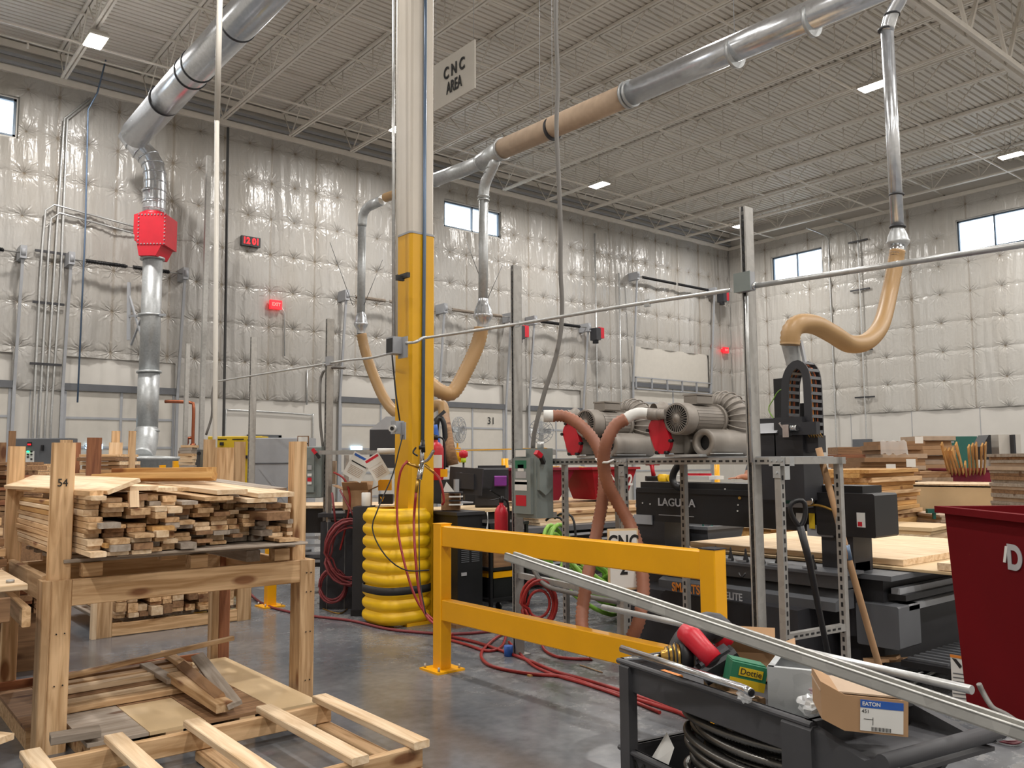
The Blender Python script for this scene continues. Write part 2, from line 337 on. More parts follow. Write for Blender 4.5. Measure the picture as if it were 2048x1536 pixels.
def text(s, c, size, ux, uy, mat, parent, name='lettering', depth=.0015, bold=0., label=None, align='CENTER', sx=1.):
    cu = bpy.data.curves.new(name, 'FONT'); cu.body = s; cu.size = size; cu.extrude = depth; cu.offset = bold
    cu.align_x = align; cu.align_y = 'CENTER'; cu.materials.append(M[mat])
    o = bpy.data.objects.new(name, cu); COL.objects.link(o)
    ux, uy = Vector(ux).normalized(), Vector(uy).normalized(); uz = ux.cross(uy)
    off = OFF.get(parent.name, Vector((0,0,0))) if parent else Vector((0,0,0)); c = Vector(c) - off
    m = Matrix(((ux.x*sx, uy.x, uz.x, c.x), (ux.y*sx, uy.y, uz.y, c.y), (ux.z*sx, uy.z, uz.z, c.z), (0,0,0,1)))
    me = bpy.data.meshes.new_from_object(o); bpy.data.objects.remove(o); bpy.data.curves.remove(cu)
    me.transform(m); me.name = name; o = bpy.data.objects.new(name, me); COL.objects.link(o)
    if parent: o.parent = parent
    return o
def plank(name, a, b, w, t, mat, parent=None, up=(0,0,1), ch=.004):
    """a sawn piece of its own, local X along its length"""
    a, b = Vector(a), Vector(b); d = b-a; L = d.length; d.normalize(); y = Vector(up).cross(d)
    if y.length < 1e-3: y = Vector((0,1,0)).cross(d)
    y.normalize(); z = d.cross(y); q = MB(); q.box((0,0,0), (L, w, t), None, 0, ch)
    me = bpy.data.meshes.new(name); me.from_pydata(q.v, [], q.f); me.materials.append(M[mat]); me.update()
    o = bpy.data.objects.new(name, me); COL.objects.link(o); c = (a+b)/2
    if parent is not None: o.parent = parent; c = c - OFF.get(parent.name, Vector((0,0,0)))
    o.matrix_local = Matrix(((d.x, y.x, z.x, c.x), (d.y, y.y, z.y, c.y), (d.z, y.z, z.z, c.z), (0,0,0,1)))
    return o
UX, UY, UZ = Vector((1,0,0)), Vector((0,1,0)), Vector((0,0,1))
def hose(pts, r, pitch=.02, depth=.12, n=12):
    """ribbed flexible hose along pts"""
    P = spl(pts, pitch/2); return MB().tube(P, [r*(1 + (depth if i % 2 else 0)) for i in range(len(P))], n)
# ================================================================ THE HALL
XB, YA, X0, Y0, ZJ, ZD = 27.5, 20.0, -8.0, -9.0, 9.72, 10.5
struct(MB().bx(X0, XB, Y0, YA, -.15, 0).build('floor', 'floor', loc=(0,0,0)))
# corrugated roof deck, ribs along x
q = MB(); prof = []; yy = Y0
while yy < YA:
    prof += [(yy, ZD), (yy+.1, ZD), (yy+.11, ZD+.05), (yy+.14, ZD+.05)]; yy += .152
q.add([(x, y, z) for x in (X0, XB) for y, z in prof], [(i, i+1, len(prof)+i+1, len(prof)+i) for i in range(len(prof)-1)])
q.bx(X0, XB, Y0, YA, ZD+.09, ZD+.2)
struct(q.build('ceiling', 'deck'))
# walls with openings
def wall_x(name, y, th, x0, x1, z0, z1, holes):
    q = MB(); xs = sorted({x0, x1} | {h[0] for h in holes} | {h[1] for h in holes})
    for a, b in zip(xs, xs[1:]):
        zz = z0
        for h in sorted((h for h in holes if h[0] <= a and h[1] >= b), key=lambda h: h[2]):
            if h[2] > zz: q.bx(a, b, y, y+th, zz, h[2])
            zz = h[3]
        q.bx(a, b, y, y+th, zz, z1)
    return struct(q.build(name, 'wall'))
def wall_y(name, x, th, y0, y1, z0, z1, holes):
    q = MB(); ys = sorted({y0, y1} | {h[0] for h in holes} | {h[1] for h in holes})
    for a, b in zip(ys, ys[1:]):
        zz = z0
        for h in sorted((h for h in holes if h[0] <= a and h[1] >= b), key=lambda h: h[2]):
            if h[2] > zz: q.bx(x, x+th, a, b, zz, h[2])
            zz = h[3]
        q.bx(x, x+th, a, b, zz, z1)
    return struct(q.build(name, 'wall'))
WA = [(.6, 2.86, 8.42, 9.25), (13.85, 15.95, 8.42, 9.2)]
WB = [(15.92, 17.98, 8.08, 9.12), (9.1, 11.28, 7.98, 9.0)]
wall_x('wall_left', YA, .3, X0, XB+.3, 0, ZD+.2, WA)
wall_y('wall_right', XB, .3, Y0, YA, 0, ZD+.2, WB)
wall_x('wall_front', Y0-.3, .3, X0-.3, XB+.3, 0, ZD+.2, [])
wall_y('wall_back', X0-.3, .3, Y0, YA+.3, 0, ZD+.2, [])
for i, (a, b, z0, z1) in enumerate(WA):
    q = MB(); w = .05
    for args in ((a, b, z0, z0+w), (a, b, z1-w, z1), (a, a+w, z0, z1), (b-w, b, z0, z1), ((a+b)/2-.02, (a+b)/2+.02, z0, z1)):
        q.bx(args[0], args[1], YA+.02, YA+.09, args[2], args[3])
    o = struct(q.build('window_%d' % (i+1), 'frameblue')); MB().bx(a, b, YA+.05, YA+.056, z0, z1).build('pane', 'glass', o)
for i, (a, b, z0, z1) in enumerate(WB):
    q = MB(); w = .05
    for args in ((a, b, z0, z0+w), (a, b, z1-w, z1), (a, a+w, z0, z1), (b-w, b, z0, z1), ((a+b)/2-.02, (a+b)/2+.02, z0, z1)):
        q.bx(XB+.02, XB+.09, args[0], args[1], args[2], args[3])
    o = struct(q.build('window_%d' % (i+3), 'frameblue')); MB().bx(XB+.05, XB+.056, a, b, z0, z1).build('pane', 'glass', o)

# quilted white insulation blankets pinned to both walls
def insulation(name, a0, a1, z0, z1, place, holes, pa=.61, pz=.92, seam=1.22, seed=1):
    rs = np.random.RandomState(seed); st = .045; na = int((a1-a0)/st)+1; nz = int((z1-z0)/.05)+1
    A, Z = np.meshgrid(np.linspace(a0, a1, na), np.linspace(z0, z1, nz), indexing='ij')
    ia = np.round(A/pa).astype(int); iz = np.round((Z-.3)/pz).astype(int)
    h = np.zeros_like(A); seam_shade = np.zeros_like(A)
    for da in (-1, 0, 1):
        for dz in (-1, 0, 1):
            ca, cz = ia+da, iz+dz
            dx, dy = A-ca*pa, Z-.3-cz*pz; d = np.sqrt(dx*dx+dy*dy)
            h -= .05*np.exp(-(d/.11)**2)
    fa = A/seam-np.floor(A/seam+.5); h -= .035*np.exp(-(fa*seam/.04)**2); seam_shade += .45*(np.abs(fa*seam) < .024)  # crease shade at the seams put into the colour, besides the groove
    fz = (Z-.3)/pz-np.round((Z-.3)/pz); h -= .014*np.exp(-(fz*pz/.06)**2)
    h += .012*np.sin(A*23+2.0*np.sin(Z*1.3+A)) * (.5+.5*np.sin(Z*.9+A*2.1)) + .008*np.sin(A*51+Z*2+3*np.sin(Z*.8))
    h += .05 + .03*np.cos(fa*2*np.pi)*-1
    co = np.array([place(a, z, k) for a, z, k in zip(A.ravel(), Z.ravel(), h.ravel())])
    keep = np.ones((na-1, nz-1), bool); am = (A[:-1, :-1]+A[1:, :-1])/2; zm = (Z[:-1, :-1]+Z[:-1, 1:])/2
    for (b0, b1, c0, c1) in holes: keep &= ~((am > b0) & (am < b1) & (zm > c0) & (zm < c1 - .04*0))
    I, J = np.nonzero(keep); f = np.stack([I*nz+J, (I+1)*nz+J, (I+1)*nz+J+1, I*nz+J+1], 1)
    me = bpy.data.meshes.new(name); me.vertices.add(len(co)); me.vertices.foreach_set('co', co.ravel())
    me.loops.add(f.size); me.loops.foreach_set('vertex_index', f.ravel()); me.polygons.add(len(f))
    me.polygons.foreach_set('loop_start', np.arange(0, f.size, 4)); me.polygons.foreach_set('use_smooth', np.ones(len(f), bool))
    me.update(); me.validate(); at = me.attributes.new('seam_shade', 'FLOAT', 'POINT'); at.data.foreach_set('value', np.clip(seam_shade, 0, .75).ravel().astype(np.float32))
    me.materials.append(M['insulA' if 'left' in name else 'insulB']); o = bpy.data.objects.new(name, me); COL.objects.link(o); return struct(o)
DOORS = [(.7, 3.0), (3.98, 6.28), (10.5, 12.95), (13.62, 16.0), (17.0, 19.25)]
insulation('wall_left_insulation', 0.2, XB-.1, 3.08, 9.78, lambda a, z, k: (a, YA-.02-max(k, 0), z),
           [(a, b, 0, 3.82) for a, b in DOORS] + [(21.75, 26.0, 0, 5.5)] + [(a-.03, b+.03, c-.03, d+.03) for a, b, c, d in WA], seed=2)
insulation('wall_right_insulation', 5.0, YA-.1, 3.08, 9.78, lambda a, z, k: (XB-.02-max(k, 0), a, z), [(a-.03, b+.03, c-.03, d+.03) for a, b, c, d in WB], seam=1.83, pa=.915, seed=5)
# bearing ledges the joists sit on
struct(MB().bx(X0, XB, YA-.14, YA-.02, 9.76, 9.9).bx(X0, XB, YA-.12, YA-.06, 10.3, 10.45).build('trim_1', 'joist'))
struct(MB().bx(XB-.12, XB-.02, Y0, YA, 9.76, 9.88).build('trim_2', 'joist'))
struct(MB().bx(X0, XB, YA-.2, YA-.15, 9.92, 9.98).bx(X0, XB, YA-.17, YA-.13, 10.1, 10.17).build('trim_3', 'palegrey'))
# black pipe bundle under the ledge done above; vertical panel joints below the blanket
q = MB()
for x in (3.35, 3.5, 6.9, 8.1, 10.1, 16.5, 20.2): q.bx(x, x+.015, YA-.012, YA, 0, 3.08)
struct(q.build('trim_4', 'palegrey'))
q = MB()
for y in (8.2, 10.9, 13.0, 15.1, 17.5): q.bx(XB-.012, XB, y, y+.015, 0, 3.08)
struct(q.build('trim_5', 'palegrey'))

# ---------------------------------------------------------------- roof joists along y
jx = [1.9 + 1.723*k for k in range(-5, 15)]
def joist():
    r = thing('roof_joist', 'white open-web steel roof joist under the corrugated deck, one of the even row', 'roof joist', (0, 0, 0), 'roof joists under the deck')
    y0, y1 = Y0, YA-.55
    top = MB(); top.bx(-.07, -.012, Y0, YA-.03, ZD-.07, ZD-.012); top.bx(.012, .07, Y0, YA-.03, ZD-.07, ZD-.012); top.build('top_chord', 'joist', r)
    b = MB(); b.bx(-.06, -.015, y0, y1, ZJ, ZJ+.05); b.bx(.015, .06, y0, y1, ZJ, ZJ+.05); b.build('bottom_chord', 'joist', r)
    w = MB(); n = int((y1-y0)/1.35); st = (y1-y0)/n
    for i in range(n):
        a = y0+i*st
        w.tube([(0, a, ZJ+.03), (0, a+st/2, ZD-.04)], .016, 5); w.tube([(0, a+st/2, ZD-.04), (0, a+st, ZJ+.03)], .016, 5)
        w.tube([(0, a, ZJ+.03), (0, a, ZD-.04)], .012, 4)
    w.tube([(0, y1, ZJ+.03), (0, YA-.1, ZD-.06)], .013, 5); w.build('web', 'joist', r)
    return r
def copy_tree(o, parent=None, **props):
    c = o.copy(); COL.objects.link(c); c.parent = parent
    for k, v in props.items(): c[k] = v
    OFF[c.name] = OFF.get(o.name, Vector((0,0,0)))
    for ch in [x for x in o.children]: copy_tree(ch, c)
    return c
J = joist(); J.location.x = jx[0]; J['group'] = 'roof joists under the deck'
for x in jx[1:]:
    c = copy_tree(J); c.location.x = x
# bridging lines and sprinkler branch pipes across the joists
for i, (y, z, r) in enumerate([(17.6, ZJ+.02, .018), (13.4, ZJ+.02, .018), (9.2, ZJ+.02, .018), (5.0, ZJ+.02, .018), (17.7, ZD-.1, .018), (13.5, ZD-.1, .018), (9.3, ZD-.1, .018), (5.1, ZD-.1, .018)]):
    tag(MB().beam((X0, y, z), (XB, y, z), .035, .035).build('joist_bridging', 'joist'), 'thin white steel angle tying the roof joists together crosswise', 'joist bridging', 'bridging lines across the joists')
for y in (18.6, 15.2, 11.6, 7.0):
    q = MB().tube([(X0, y, ZJ+.22), (XB, y, ZJ+.22)], .022, 8)
    x = -6.5
    while x < XB: q.cyl((x, y, ZJ+.22), (x, y, ZJ+.08), .02, 8); x += 3.1
    tag(q.build('sprinkler_pipe', 'joist'), 'thin white sprinkler pipe with small drops threading through the joist webs', 'sprinkler pipe', 'sprinkler branch pipes')
# deep joist girder crossing the joists at the upper right
g = thing('joist_girder', 'deep white joist girder crossing the others at the upper right of the ceiling', 'girder', (0, 5.85, 0))
q = MB(); q.bx(10.0, XB-.2, 5.75, 5.81, 8.86, 8.96); q.bx(10.0, XB-.2, 5.89, 5.95, 8.86, 8.96); q.build('bottom_chord', 'joist', g)
q = MB(); q.bx(10.0, XB-.2, 5.75, 5.95, ZD-.1, ZD-.02); q.build('top_chord', 'joist', g)
q = MB(); x = 10.0
while x < XB-1: q.beam((x, 5.85, 8.9), (x+.86, 5.85, ZD-.05), .06, .06); q.beam((x+.86, 5.85, ZD-.05), (x+1.72, 5.85, 8.9), .06, .06); x += 1.723
q.build('web', 'joist', g)
# ---------------------------------------------------------------- high-bay lamps
def lamp_fix(x, y, first, lab):
    z = 9.52
    r = thing('high_bay_lamp', lab, 'ceiling lamp', (x, y, z), 'high-bay lamps')
    q = MB(); q.box((x, y, z+.05), (.34, .62, .07), ch=.02); 
    for k in range(5): q.bx(x-.15, x+.15, y-.26+k*.12, y-.23+k*.12, z+.08, z+.13)
    q.build('housing', 'white', r); MB().box((x, y, z+.008), (.3, .56, .012)).build('lens', 'lamp', r)
    q = MB(); q.tube([(x, y-.2, z+.1), (x, y, z+.3)], .006, 5); q.tube([(x, y+.2, z+.1), (x, y, z+.3)], .006, 5); q.tube([(x, y, z+.3), (x, y, ZD)], .006, 5); q.build('hanger', 'steelgrey', r)
    ld = bpy.data.lights.new('high_bay_light', 'AREA'); ld.shape = 'RECTANGLE'; ld.size = .3; ld.size_y = .56; ld.energy = LAMP_W; ld.color = (1, .965, .925)
    lo = bpy.data.objects.new('high_bay_light', ld); COL.objects.link(lo); lo.parent = r; lo.location = (0, 0, -.01)
seen = {(3.66, 16.9): 'glowing high-bay lamp above the big silver duct, beyond it towards the blanket wall', (10.43, 16.9): 'small glowing high-bay lamp peeping past the edge of the white column',
        (17.2, 16.9): 'glowing high-bay lamp beside the long grey hanging cable', (17.2, 8.6): 'glowing high-bay lamp touching the silver drop pipe over the tall hose',
        (24.1, 16.9): 'small glowing high-bay lamp behind the top of the tall slotted strut', (24.1, 8.4): 'glowing high-bay lamp above the wide wall window, cut by the picture edge'}
for x in (-3, 3.66, 10.43, 17.2, 24.1):
    for y in (16.9, 8.5, .2, -6.5):
        k = min(seen, key=lambda s: abs(s[0]-x)+abs(s[1]-y))
        lamp_fix(x, y if k[0] != x or abs(k[1]-y) > .3 else k[1], 0, seen[k] if abs(k[0]-x)+abs(k[1]-y) < .5 else 'glowing high-bay lamp outside the picture over the hall')
# ---------------------------------------------------------------- dock doors in the left wall
def dock_door(n, x0, x1, lab, top=3.15, track=5.8, panels=5, spring='black', number=None, thick=.035):
    o = thing('door_%d' % n, lab, 'overhead door', ((x0+x1)/2, YA-.1, 0), kind='structure')
    y = YA-.08; q = MB(); q.bx(x0, x1, y, y+.05, 0, top, 0); ph = top/panels; q.build('panel', 'white', o)
    q = MB()
    for k in range(panels+1):
        z = k*ph; q.bx(x0, x1, y-.015, y, z-.03 if k else 0, z+.02)
    for f in (0, .5, 1): xx = x0+(x1-x0-.05)*f; q.bx(xx, xx+.05, y-.02, y, 0, top)
    q.build('stile', 'palegrey', o)
    MB().bx(x0-.06, x1+.06, y-.06, y-.01, top-.05, top+.1).build('header', 'midgrey', o)
    for xx in (x0-.08, x1): 
        q = MB(); q.beam((xx+.04, YA-.12, 0), (xx+.04, YA-.14, top), .06, .05, UY); q.beam((xx+.04, YA-.14, top), (xx+.04, YA-.42, track), .055, .045, UY)
        q.bx(xx-.02, xx+.1, YA-.5, YA-.06, track-.05, track+.22); q.cyl((xx, YA-.44, track+.08), (xx+.08, YA-.44, track+.08), .1, 14)
        q.build('track', 'palegrey', o)
    MB().cyl((x0-.05, YA-.4, track+.08), (x1+.05, YA-.4, track+.08), .016, 8).build('shaft', 'steelgrey', o)
    m = (x0+x1)/2
    for a, b in ((x0+.25, m-.06), (m+.06, x1-.3)):
        q = MB(); N = int((b-a)/.012); P = []
        for i in range(int((b-a)/.03)*8): t = i/8; P.append((a+t*.03, YA-.4+.042*math.cos(t*6.283), track+.08+.042*math.sin(t*6.283)))
        q.tube(P, .009, 5); q.cyl((a, YA-.4, track+.08), (b, YA-.4, track+.08), .03, 10); q.build('torsion_spring', 'black' if spring == 'black' else 'woodgrey', o)
    if number: text(number, (x1-.5, y-.02, top-.42), .3, UX, UZ, 'ink', o, 'door_number')
    return o
dock_door(1, .7, 3.0, 'dock door cut by the picture edge')
dock_door(2, 3.98, 6.28, 'dock door behind the big silver vertical duct')
dock_door(3, 10.5, 12.95, 'dock door just left of the yellow column', spring='s')
dock_door(4, 13.62, 16.0, 'dock door numbered 31', number='31', spring='s')
dock_door(5, 17.0, 19.25, 'narrow dock door behind the slotted strut and grey cable')
o = dock_door(6, 21.75, 26.0, 'tall dock door with raised panel behind the blowers', top=4.15, track=7.85, panels=7)
MB().bx(21.8, 25.95, YA-.06, YA-.03, 4.2, 5.52).build('upper_panel', 'white', o)
q = MB()
for k in range(6): q.bx(21.8+k*.83, 21.84+k*.83, YA-.2, YA-.14, 4.02, 4.42)
q.bx(21.8, 26, YA-.2, YA-.14, 4.4, 4.44); q.bx(21.8, 26, YA-.2, YA-.14, 4.0, 4.04); q.build('guard_rail', 'palegrey', o)
# personnel door
o = thing('door_7', 'grey personnel door with closer beside the yellow panel', 'door', (8.5, YA-.05, 0), kind='structure')
MB().bx(8.12, 8.82, YA-.05, YA-.01, 0, 2.1).build('leaf', 'palegrey', o)
q = MB(); q.bx(8.04, 8.12, YA-.08, YA, 0, 2.2); q.bx(8.82, 8.9, YA-.08, YA, 0, 2.2); q.bx(8.04, 8.9, YA-.08, YA, 2.12, 2.22); q.build('frame', 'midgrey', o)
MB().bx(8.5, 8.75, YA-.12, YA-.05, 2.0, 2.07).build('closer', 'steelgrey', o)
# ================================================================ DUCTS, COLUMN, CONDUITS
def bands(q, pts, r, m=0, h=.03, e=.012):
    for a, b in pts: q.cyl(a, Vector(a)+(Vector(b)-Vector(a)).normalized()*h, r+e, 24, m)
# --- duct A: big spiral-free galvanised duct running along y then dropping by the wall
xa, ya, za, ra = 5.0, 18.5, 8.35, .225
d = thing('dust_duct', 'big shiny galvanised dust duct crossing the upper left and dropping past the red valve box', 'duct', (xa, ya, 0))
q = MB(); q.tube([(xa-.3, 7.6, za), (xa-.3, 14.7, za), (xa-.25, ya-.4, za)], ra+.06, 32); q.build('run', 'galv', d)
for y in (8.3, 10.4, 10.75, 12.4, 14.2, 14.55, 16.0): MB().cyl((xa-.3, y, za), (xa-.3, y+.03, za), ra+.075, 32).build('joint_band', 'dark', d)
P = spl([(xa-.3, 18.0, za), (xa-.22, 18.7, za-.02), (xa+.12, 18.95, za-.25), (xa+.42, 18.9, za-.7), (xa+.5, 18.75, za-1.15), (xa+.5, ya, za-1.6)], .12)
P0 = PD(288, 285, 17.2)
vx = [PD(262, 268, 17.6), PD(275, 292, 17.6), PD(300, 318, 17.7), PD(309, 345, 17.7), PD(310, 375, 17.7), PD(308, 430, 17.7)]
q = MB(); P = spl(vx, .2); q.tube(P, [.27]+[.225]*(len(P)-1), 24)
for a, b in zip(P[1:-1:1], P[2::1]): q.cyl(a, a+(b-a)*.12, .24, 24)
q.build('elbow', 'galv', d)
t0, t1, t2 = PD(308, 380, 17.7), PD(304, 560, 17.7), PD(295, 880, 17.7)
q = MB(); q.cyl(t0, PD(307, 436, 17.7), .225, 28); 
for yy in (382, 405, 428): q.cyl(PD(307.5, yy, 17.7), PD(307.5, yy+3, 17.7), .24, 28)
q.build('upper_drop', 'galv', d)
q = MB(); q.cyl(PD(306, 515, 17.7), PD(298, 742, 17.7), .2, 28); q.cyl(PD(298, 742, 17.7), PD(294, 862, 17.7), .215, 28); q.build('lower_drop', 'galvd', d)
for yy, xx in ((516, 305), (629, 301), (742, 298), (860, 294)): MB().cyl(PD(xx, yy, 17.7), PD(xx, yy+4, 17.7), .25, 28).build('flange', 'galvd', d)
q = MB(); q.tube(spl([PD(294, 860, 17.7), PD(292, 888, 17.5), PD(284, 918, 17.0)], .1), .225, 28); q.build('boot', 'galvd', d)
# bracket from the door jamb to the duct
q = MB(); w = PD(258, 600, 18.4); q.beam(PD(258, 565, 18.4), PD(257, 680, 18.4), .06, .06); q.beam(PD(258, 632, 18.4), PD(330, 630, 17.5), .05, .05); q.beam(PD(258, 590, 18.4), PD(285, 680, 18.0), .04, .04); q.beam(PD(262, 690, 18.4), PD(285, 630, 18), .04, .04)
tag(q.build('duct_bracket', 'palegrey'), 'galvanised angle bracket holding the big vertical duct beside the dock door', 'bracket')
# red explosion valve box
vb = thing('valve_box', 'bright red bolted valve box set in the big vertical duct', 'valve box', PD(305, 520, 17.7))
c = PD(311, 470, 17.7); fx = Vector((math.cos(YAW), -math.sin(YAW), 0)); fz = UZ; fy = Vector((math.sin(YAW), math.cos(YAW), 0))
wv = .34
q = MB(); q.prism([(-wv*.92, -.2), (-wv*.8, -.2), (-wv*.62, -.52), (wv*.42, -.52), (wv*.75, -.3), (wv, -.3), (wv, .37), (-wv*.6, .41), (-wv, .36), (-wv, -.05), (-wv*.92, -.08)], c-fy*.3, fx, fz, fy*.6); q.build('housing', 'red', vb)
q = MB()
for k in range(9):
    for a, b in ((-.23+k*.068, .36), (-.23+k*.068, -.27), (-.23, -.27+k*.079), (.32, -.27+k*.079)): q.cyl(c-fy*.3+fx*a+fz*b, c-fy*.325+fx*a+fz*b, .014, 6)
q.build('bolt', 'palegrey', vb)['kind'] = 'stuff'
MB().prism([(-.25, -.29), (.34, -.29), (.34, .38), (-.25, .38)], c-fy*.3, fx, fz, fy*-.008).build('cover_plate', 'red', vb)
q = MB().cyl(PD(307, 436, 17.7), PD(307, 428, 17.7), .26, 24); q.build('flange', 'red', vb)

# --- duct B main along y at x = 8 with a tan painted stretch
D8 = 8.0
db = thing('main_dust_duct', 'long dust duct falling across the ceiling from the top edge, part silver and part tan', 'duct', (D8, 8, 6))
def on8(px, py): return PX(px, py, D8)
L = [on8(730, 408), on8(795, 388), on8(870, 360), on8(962, 325), on8(1005, 298), on8(1105, 258), on8(1255, 190), on8(1470, 105), on8(1770, -22), on8(1900, -90)]
MB().cyl(L[1]+(L[0]-L[1])*.35, L[2], .085, 28).build('small_tan_run', 'tanhose', db)
MB().cyl(L[2], L[3], .115, 28).build('thin_run', 'galvd', db)
MB().cyl(L[3], L[4], .135, 28, r2=.155).build('branch_fitting', 'galvd', db)
MB().cyl(L[4], L[6], .155, 32).build('tan_run', 'cardpale', db)
MB().cyl(L[6], L[9], .16, 32).build('silver_run', 'galv', db)
for p, r in ((L[2], .12), (L[3], .13), (L[4], .17), (L[5], .165), (L[6], .172), (L[6]+(L[7]-L[6])*.04, .172), (L[7], .178), (L[7]+(L[8]-L[7])*.55, .175)):
    dd = (L[8]-L[6]).normalized(); MB().cyl(p-dd*.02, p+dd*.02, r+.006, 32).build('joint_band', 'galvd' if p is not L[5] else 'dark', db)
for p in (L[5], L[7], on8(1080, 265), on8(1640, 30)):
    tag(MB().tube([p+Vector((0, 0, .15)), p+Vector((.02, 0, 9.6-p.z))], .004, 5).build('hanger_wire', 'palegrey'), 'thin wire holding up the long dust duct', 'wire', 'hanger wires of the long duct')
# drops
def balljoint(q, c, r, s=1.):
    q.lathe([(r*.95, .26*s), (r*1.0, .2*s), (r*1.2, .17*s), (r*1.55, .09*s), (r*1.7, .02*s), (r*1.85, 0), (r*1.85, -.02*s), (r*1.6, -.06*s), (r*1.1, -.12*s), (r*1.05, -.2*s)], c, UZ, 24)
t1 = thing('drop_duct', 'thin grey drop duct just left of the white column with a riveted ball joint', 'duct', on8(725, 640))
q = MB(); q.tube(spl([on8(762, 402), on8(742, 410), on8(728, 425), on8(724, 452)], .08), .088, 20); q.cyl(on8(724, 450), on8(722, 628), .078, 20); q.build('pipe', 'galvd', t1)
q = MB(); balljoint(q, on8(722, 647), .075); q.build('ball_joint', 'galv', t1)
MB().cyl(on8(765, 400), on8(740, 412), .092, 20).build('joint_band', 'galvd', t1)
t2 = thing('drop_duct', 'grey drop duct crossing the wall window with a riveted ball joint at its foot', 'duct', on8(967, 640))
q = MB(); q.tube(spl([on8(992, 318), on8(980, 345), on8(969, 372), on8(967, 398)], .08), .085, 20); q.cyl(on8(967, 396), on8(966, 615), .075, 20); q.build('pipe', 'galvd', t2)
q = MB(); balljoint(q, on8(966, 630), .085); q.build('ball_joint', 'galv', t2)
for a, b in ((983, 335), (978, 345), (967, 392), (967, 399)): MB().cyl(on8(a, b), on8(a, b+3), .094, 20).build('joint_band', 'galvd', t2)
t3 = thing('drop_duct', 'shiny silver drop duct with a pale ball joint above the tall golden hose', 'duct', on8(1797, 480))
q = MB(); q.tube(spl([on8(1830, -60), on8(1800, 0), on8(1783, 30), on8(1774, 62)], .06), .066, 24); q.cyl(on8(1774, 60), on8(1795, 455), .061, 24); q.build('pipe', 'galv', t3)
q = MB(); balljoint(q, on8(1796, 483), .058, .62); q.build('ball_joint', 'galvd', t3)
for a, b, e in ((1772, 58, .078), (1784, 28, .076), (1793, 388, .07), (1795, 452, .075)): MB().cyl(on8(a, b), on8(a, b+3.5), e, 24).build('joint_band', 'dark', t3)
tag(MB().tube(spl([on8(1785, 395), on8(1783, 420), on8(1800, 470)], .05), .006, 6).build('ground_wire', 'rubber'), 'thin black earthing wire hanging along the silver drop duct', 'wire')
# flexible tan hoses
def hz(pts): return [PD(a, b, c) for a, b, c in pts]
tag(hose(hz([(723, 668, 16.0), (730, 700, 16), (745, 745, 15.8), (770, 800, 15.5), (800, 830, 15.2), (840, 832, 15.0), (868, 812, 14.9), (885, 812, 14.8), (888, 835, 14.7)]), .095, .06, .06, 14).build('flexible_hose', 'tanhose'), 'tan flexible hose sagging behind the yellow column from the ball joint left of it', 'hose')
tag(hose(hz([(963, 655, 13), (955, 690, 13), (930, 745, 12.9), (905, 785, 12.8), (880, 782, 12.7), (850, 760, 12.7), (820, 752, 12.7)]), .105, .055, .12, 16).build('flexible_hose', 'tanhose'), 'tan flexible hose looping from the middle ball joint, right of the yellow column', 'hose')
hp = hz([(1795, 500, 8.0), (1790, 530, 8.0), (1778, 590, 7.9), (1762, 650, 7.6), (1735, 682, 7.2), (1700, 688, 6.9), (1665, 668, 6.6), (1630, 650, 6.4), (1600, 648, 6.25), (1583, 662, 6.2), (1580, 690, 6.2)])
tag(hose(hp, .068, .03, .1, 18).build('flexible_hose', 'tanhose'), 'long golden ribbed hose looping from the silver drop duct down to the machine head', 'hose')
MB2 = MB(); MB2.cyl(PD(1795, 490, 8), PD(1793, 512, 8), .064, 20); tag(MB2.build('hose_clamp', 'chrome'), 'shiny steel collar joining the ball joint and the golden hose', 'collar')
# stay wires of the drops
for a, b, dd in (((660, 485), (705, 610), 15.5), ((765, 520), (728, 610), 15.5), ((930, 475), (962, 560), 13.2), ((1005, 530), (972, 605), 13.2)):
    tag(MB().tube([PD(a[0], a[1], dd+1.5), PD(b[0], b[1], dd)], .006, 4).build('stay_wire', 'tape'), 'thin dark stay wire spreading from a drop duct', 'wire', 'stay wires of the drop ducts')

# --- hanging sign
sg = thing('hanging_sign', 'white CNC AREA sign hanging beside the white column', 'sign', PX(911, 150, 6))
a, b, c2, e = PX(868, 130, 6), PX(949, 80, 6), PX(949, 180, 6), PX(868, 219, 6)
y0, y1, z0, z1 = a.y, b.y, (c2.z+e.z)/2, (a.z+b.z)/2
MB().bx(6.0, 6.02, y1, y0, z0, z1).build('board', 'white', sg)
text('C N C', (5.99, (y0+y1)/2-.02, z0+(z1-z0)*.64), .215, -UY, UZ, 'ink', sg, bold=.006, sx=.78)
text('AREA', (5.99, (y0+y1)/2-.02, z0+(z1-z0)*.3), .22, -UY, UZ, 'ink', sg, bold=.004, sx=.62)
for yy in (y0-.03, y1+.03): MB().cyl((6.01, yy, z1), (6.01, yy, ZJ+.05), .003, 5).build('chain', 'palegrey', sg)

# --- column
cx, cy = 4.50, 7.0; hw = .136
co = thing('steel_column', 'tall square steel column, white above and safety yellow below', 'column', (cx, cy, 0))
q = MB(); q.box((cx, cy, ZD/2), (ZD, hw*2, hw*2), (UZ, UX, UY), ch=.02); q.build('shaft', 'cream', co)
zt = PD(819, 466, 8.1).z
q = MB(); q.box((cx, cy, zt/2), (zt, hw*2+.02, hw*2+.02), (UZ, UX, UY), ch=.025); q.build('sleeve', 'yelsleeve', co)
MB().bx(cx-.2, cx+.2, cy-.2, cy+.2, 0, .03).build('base_plate', 'yelsleeve', co)
q = MB(); q.box((cx, cy, zt+.005), (.02, hw*2+.03, hw*2+.03), (UZ, UX, UY), ch=.025); q.build('sleeve_edge', 'palegrey', co)
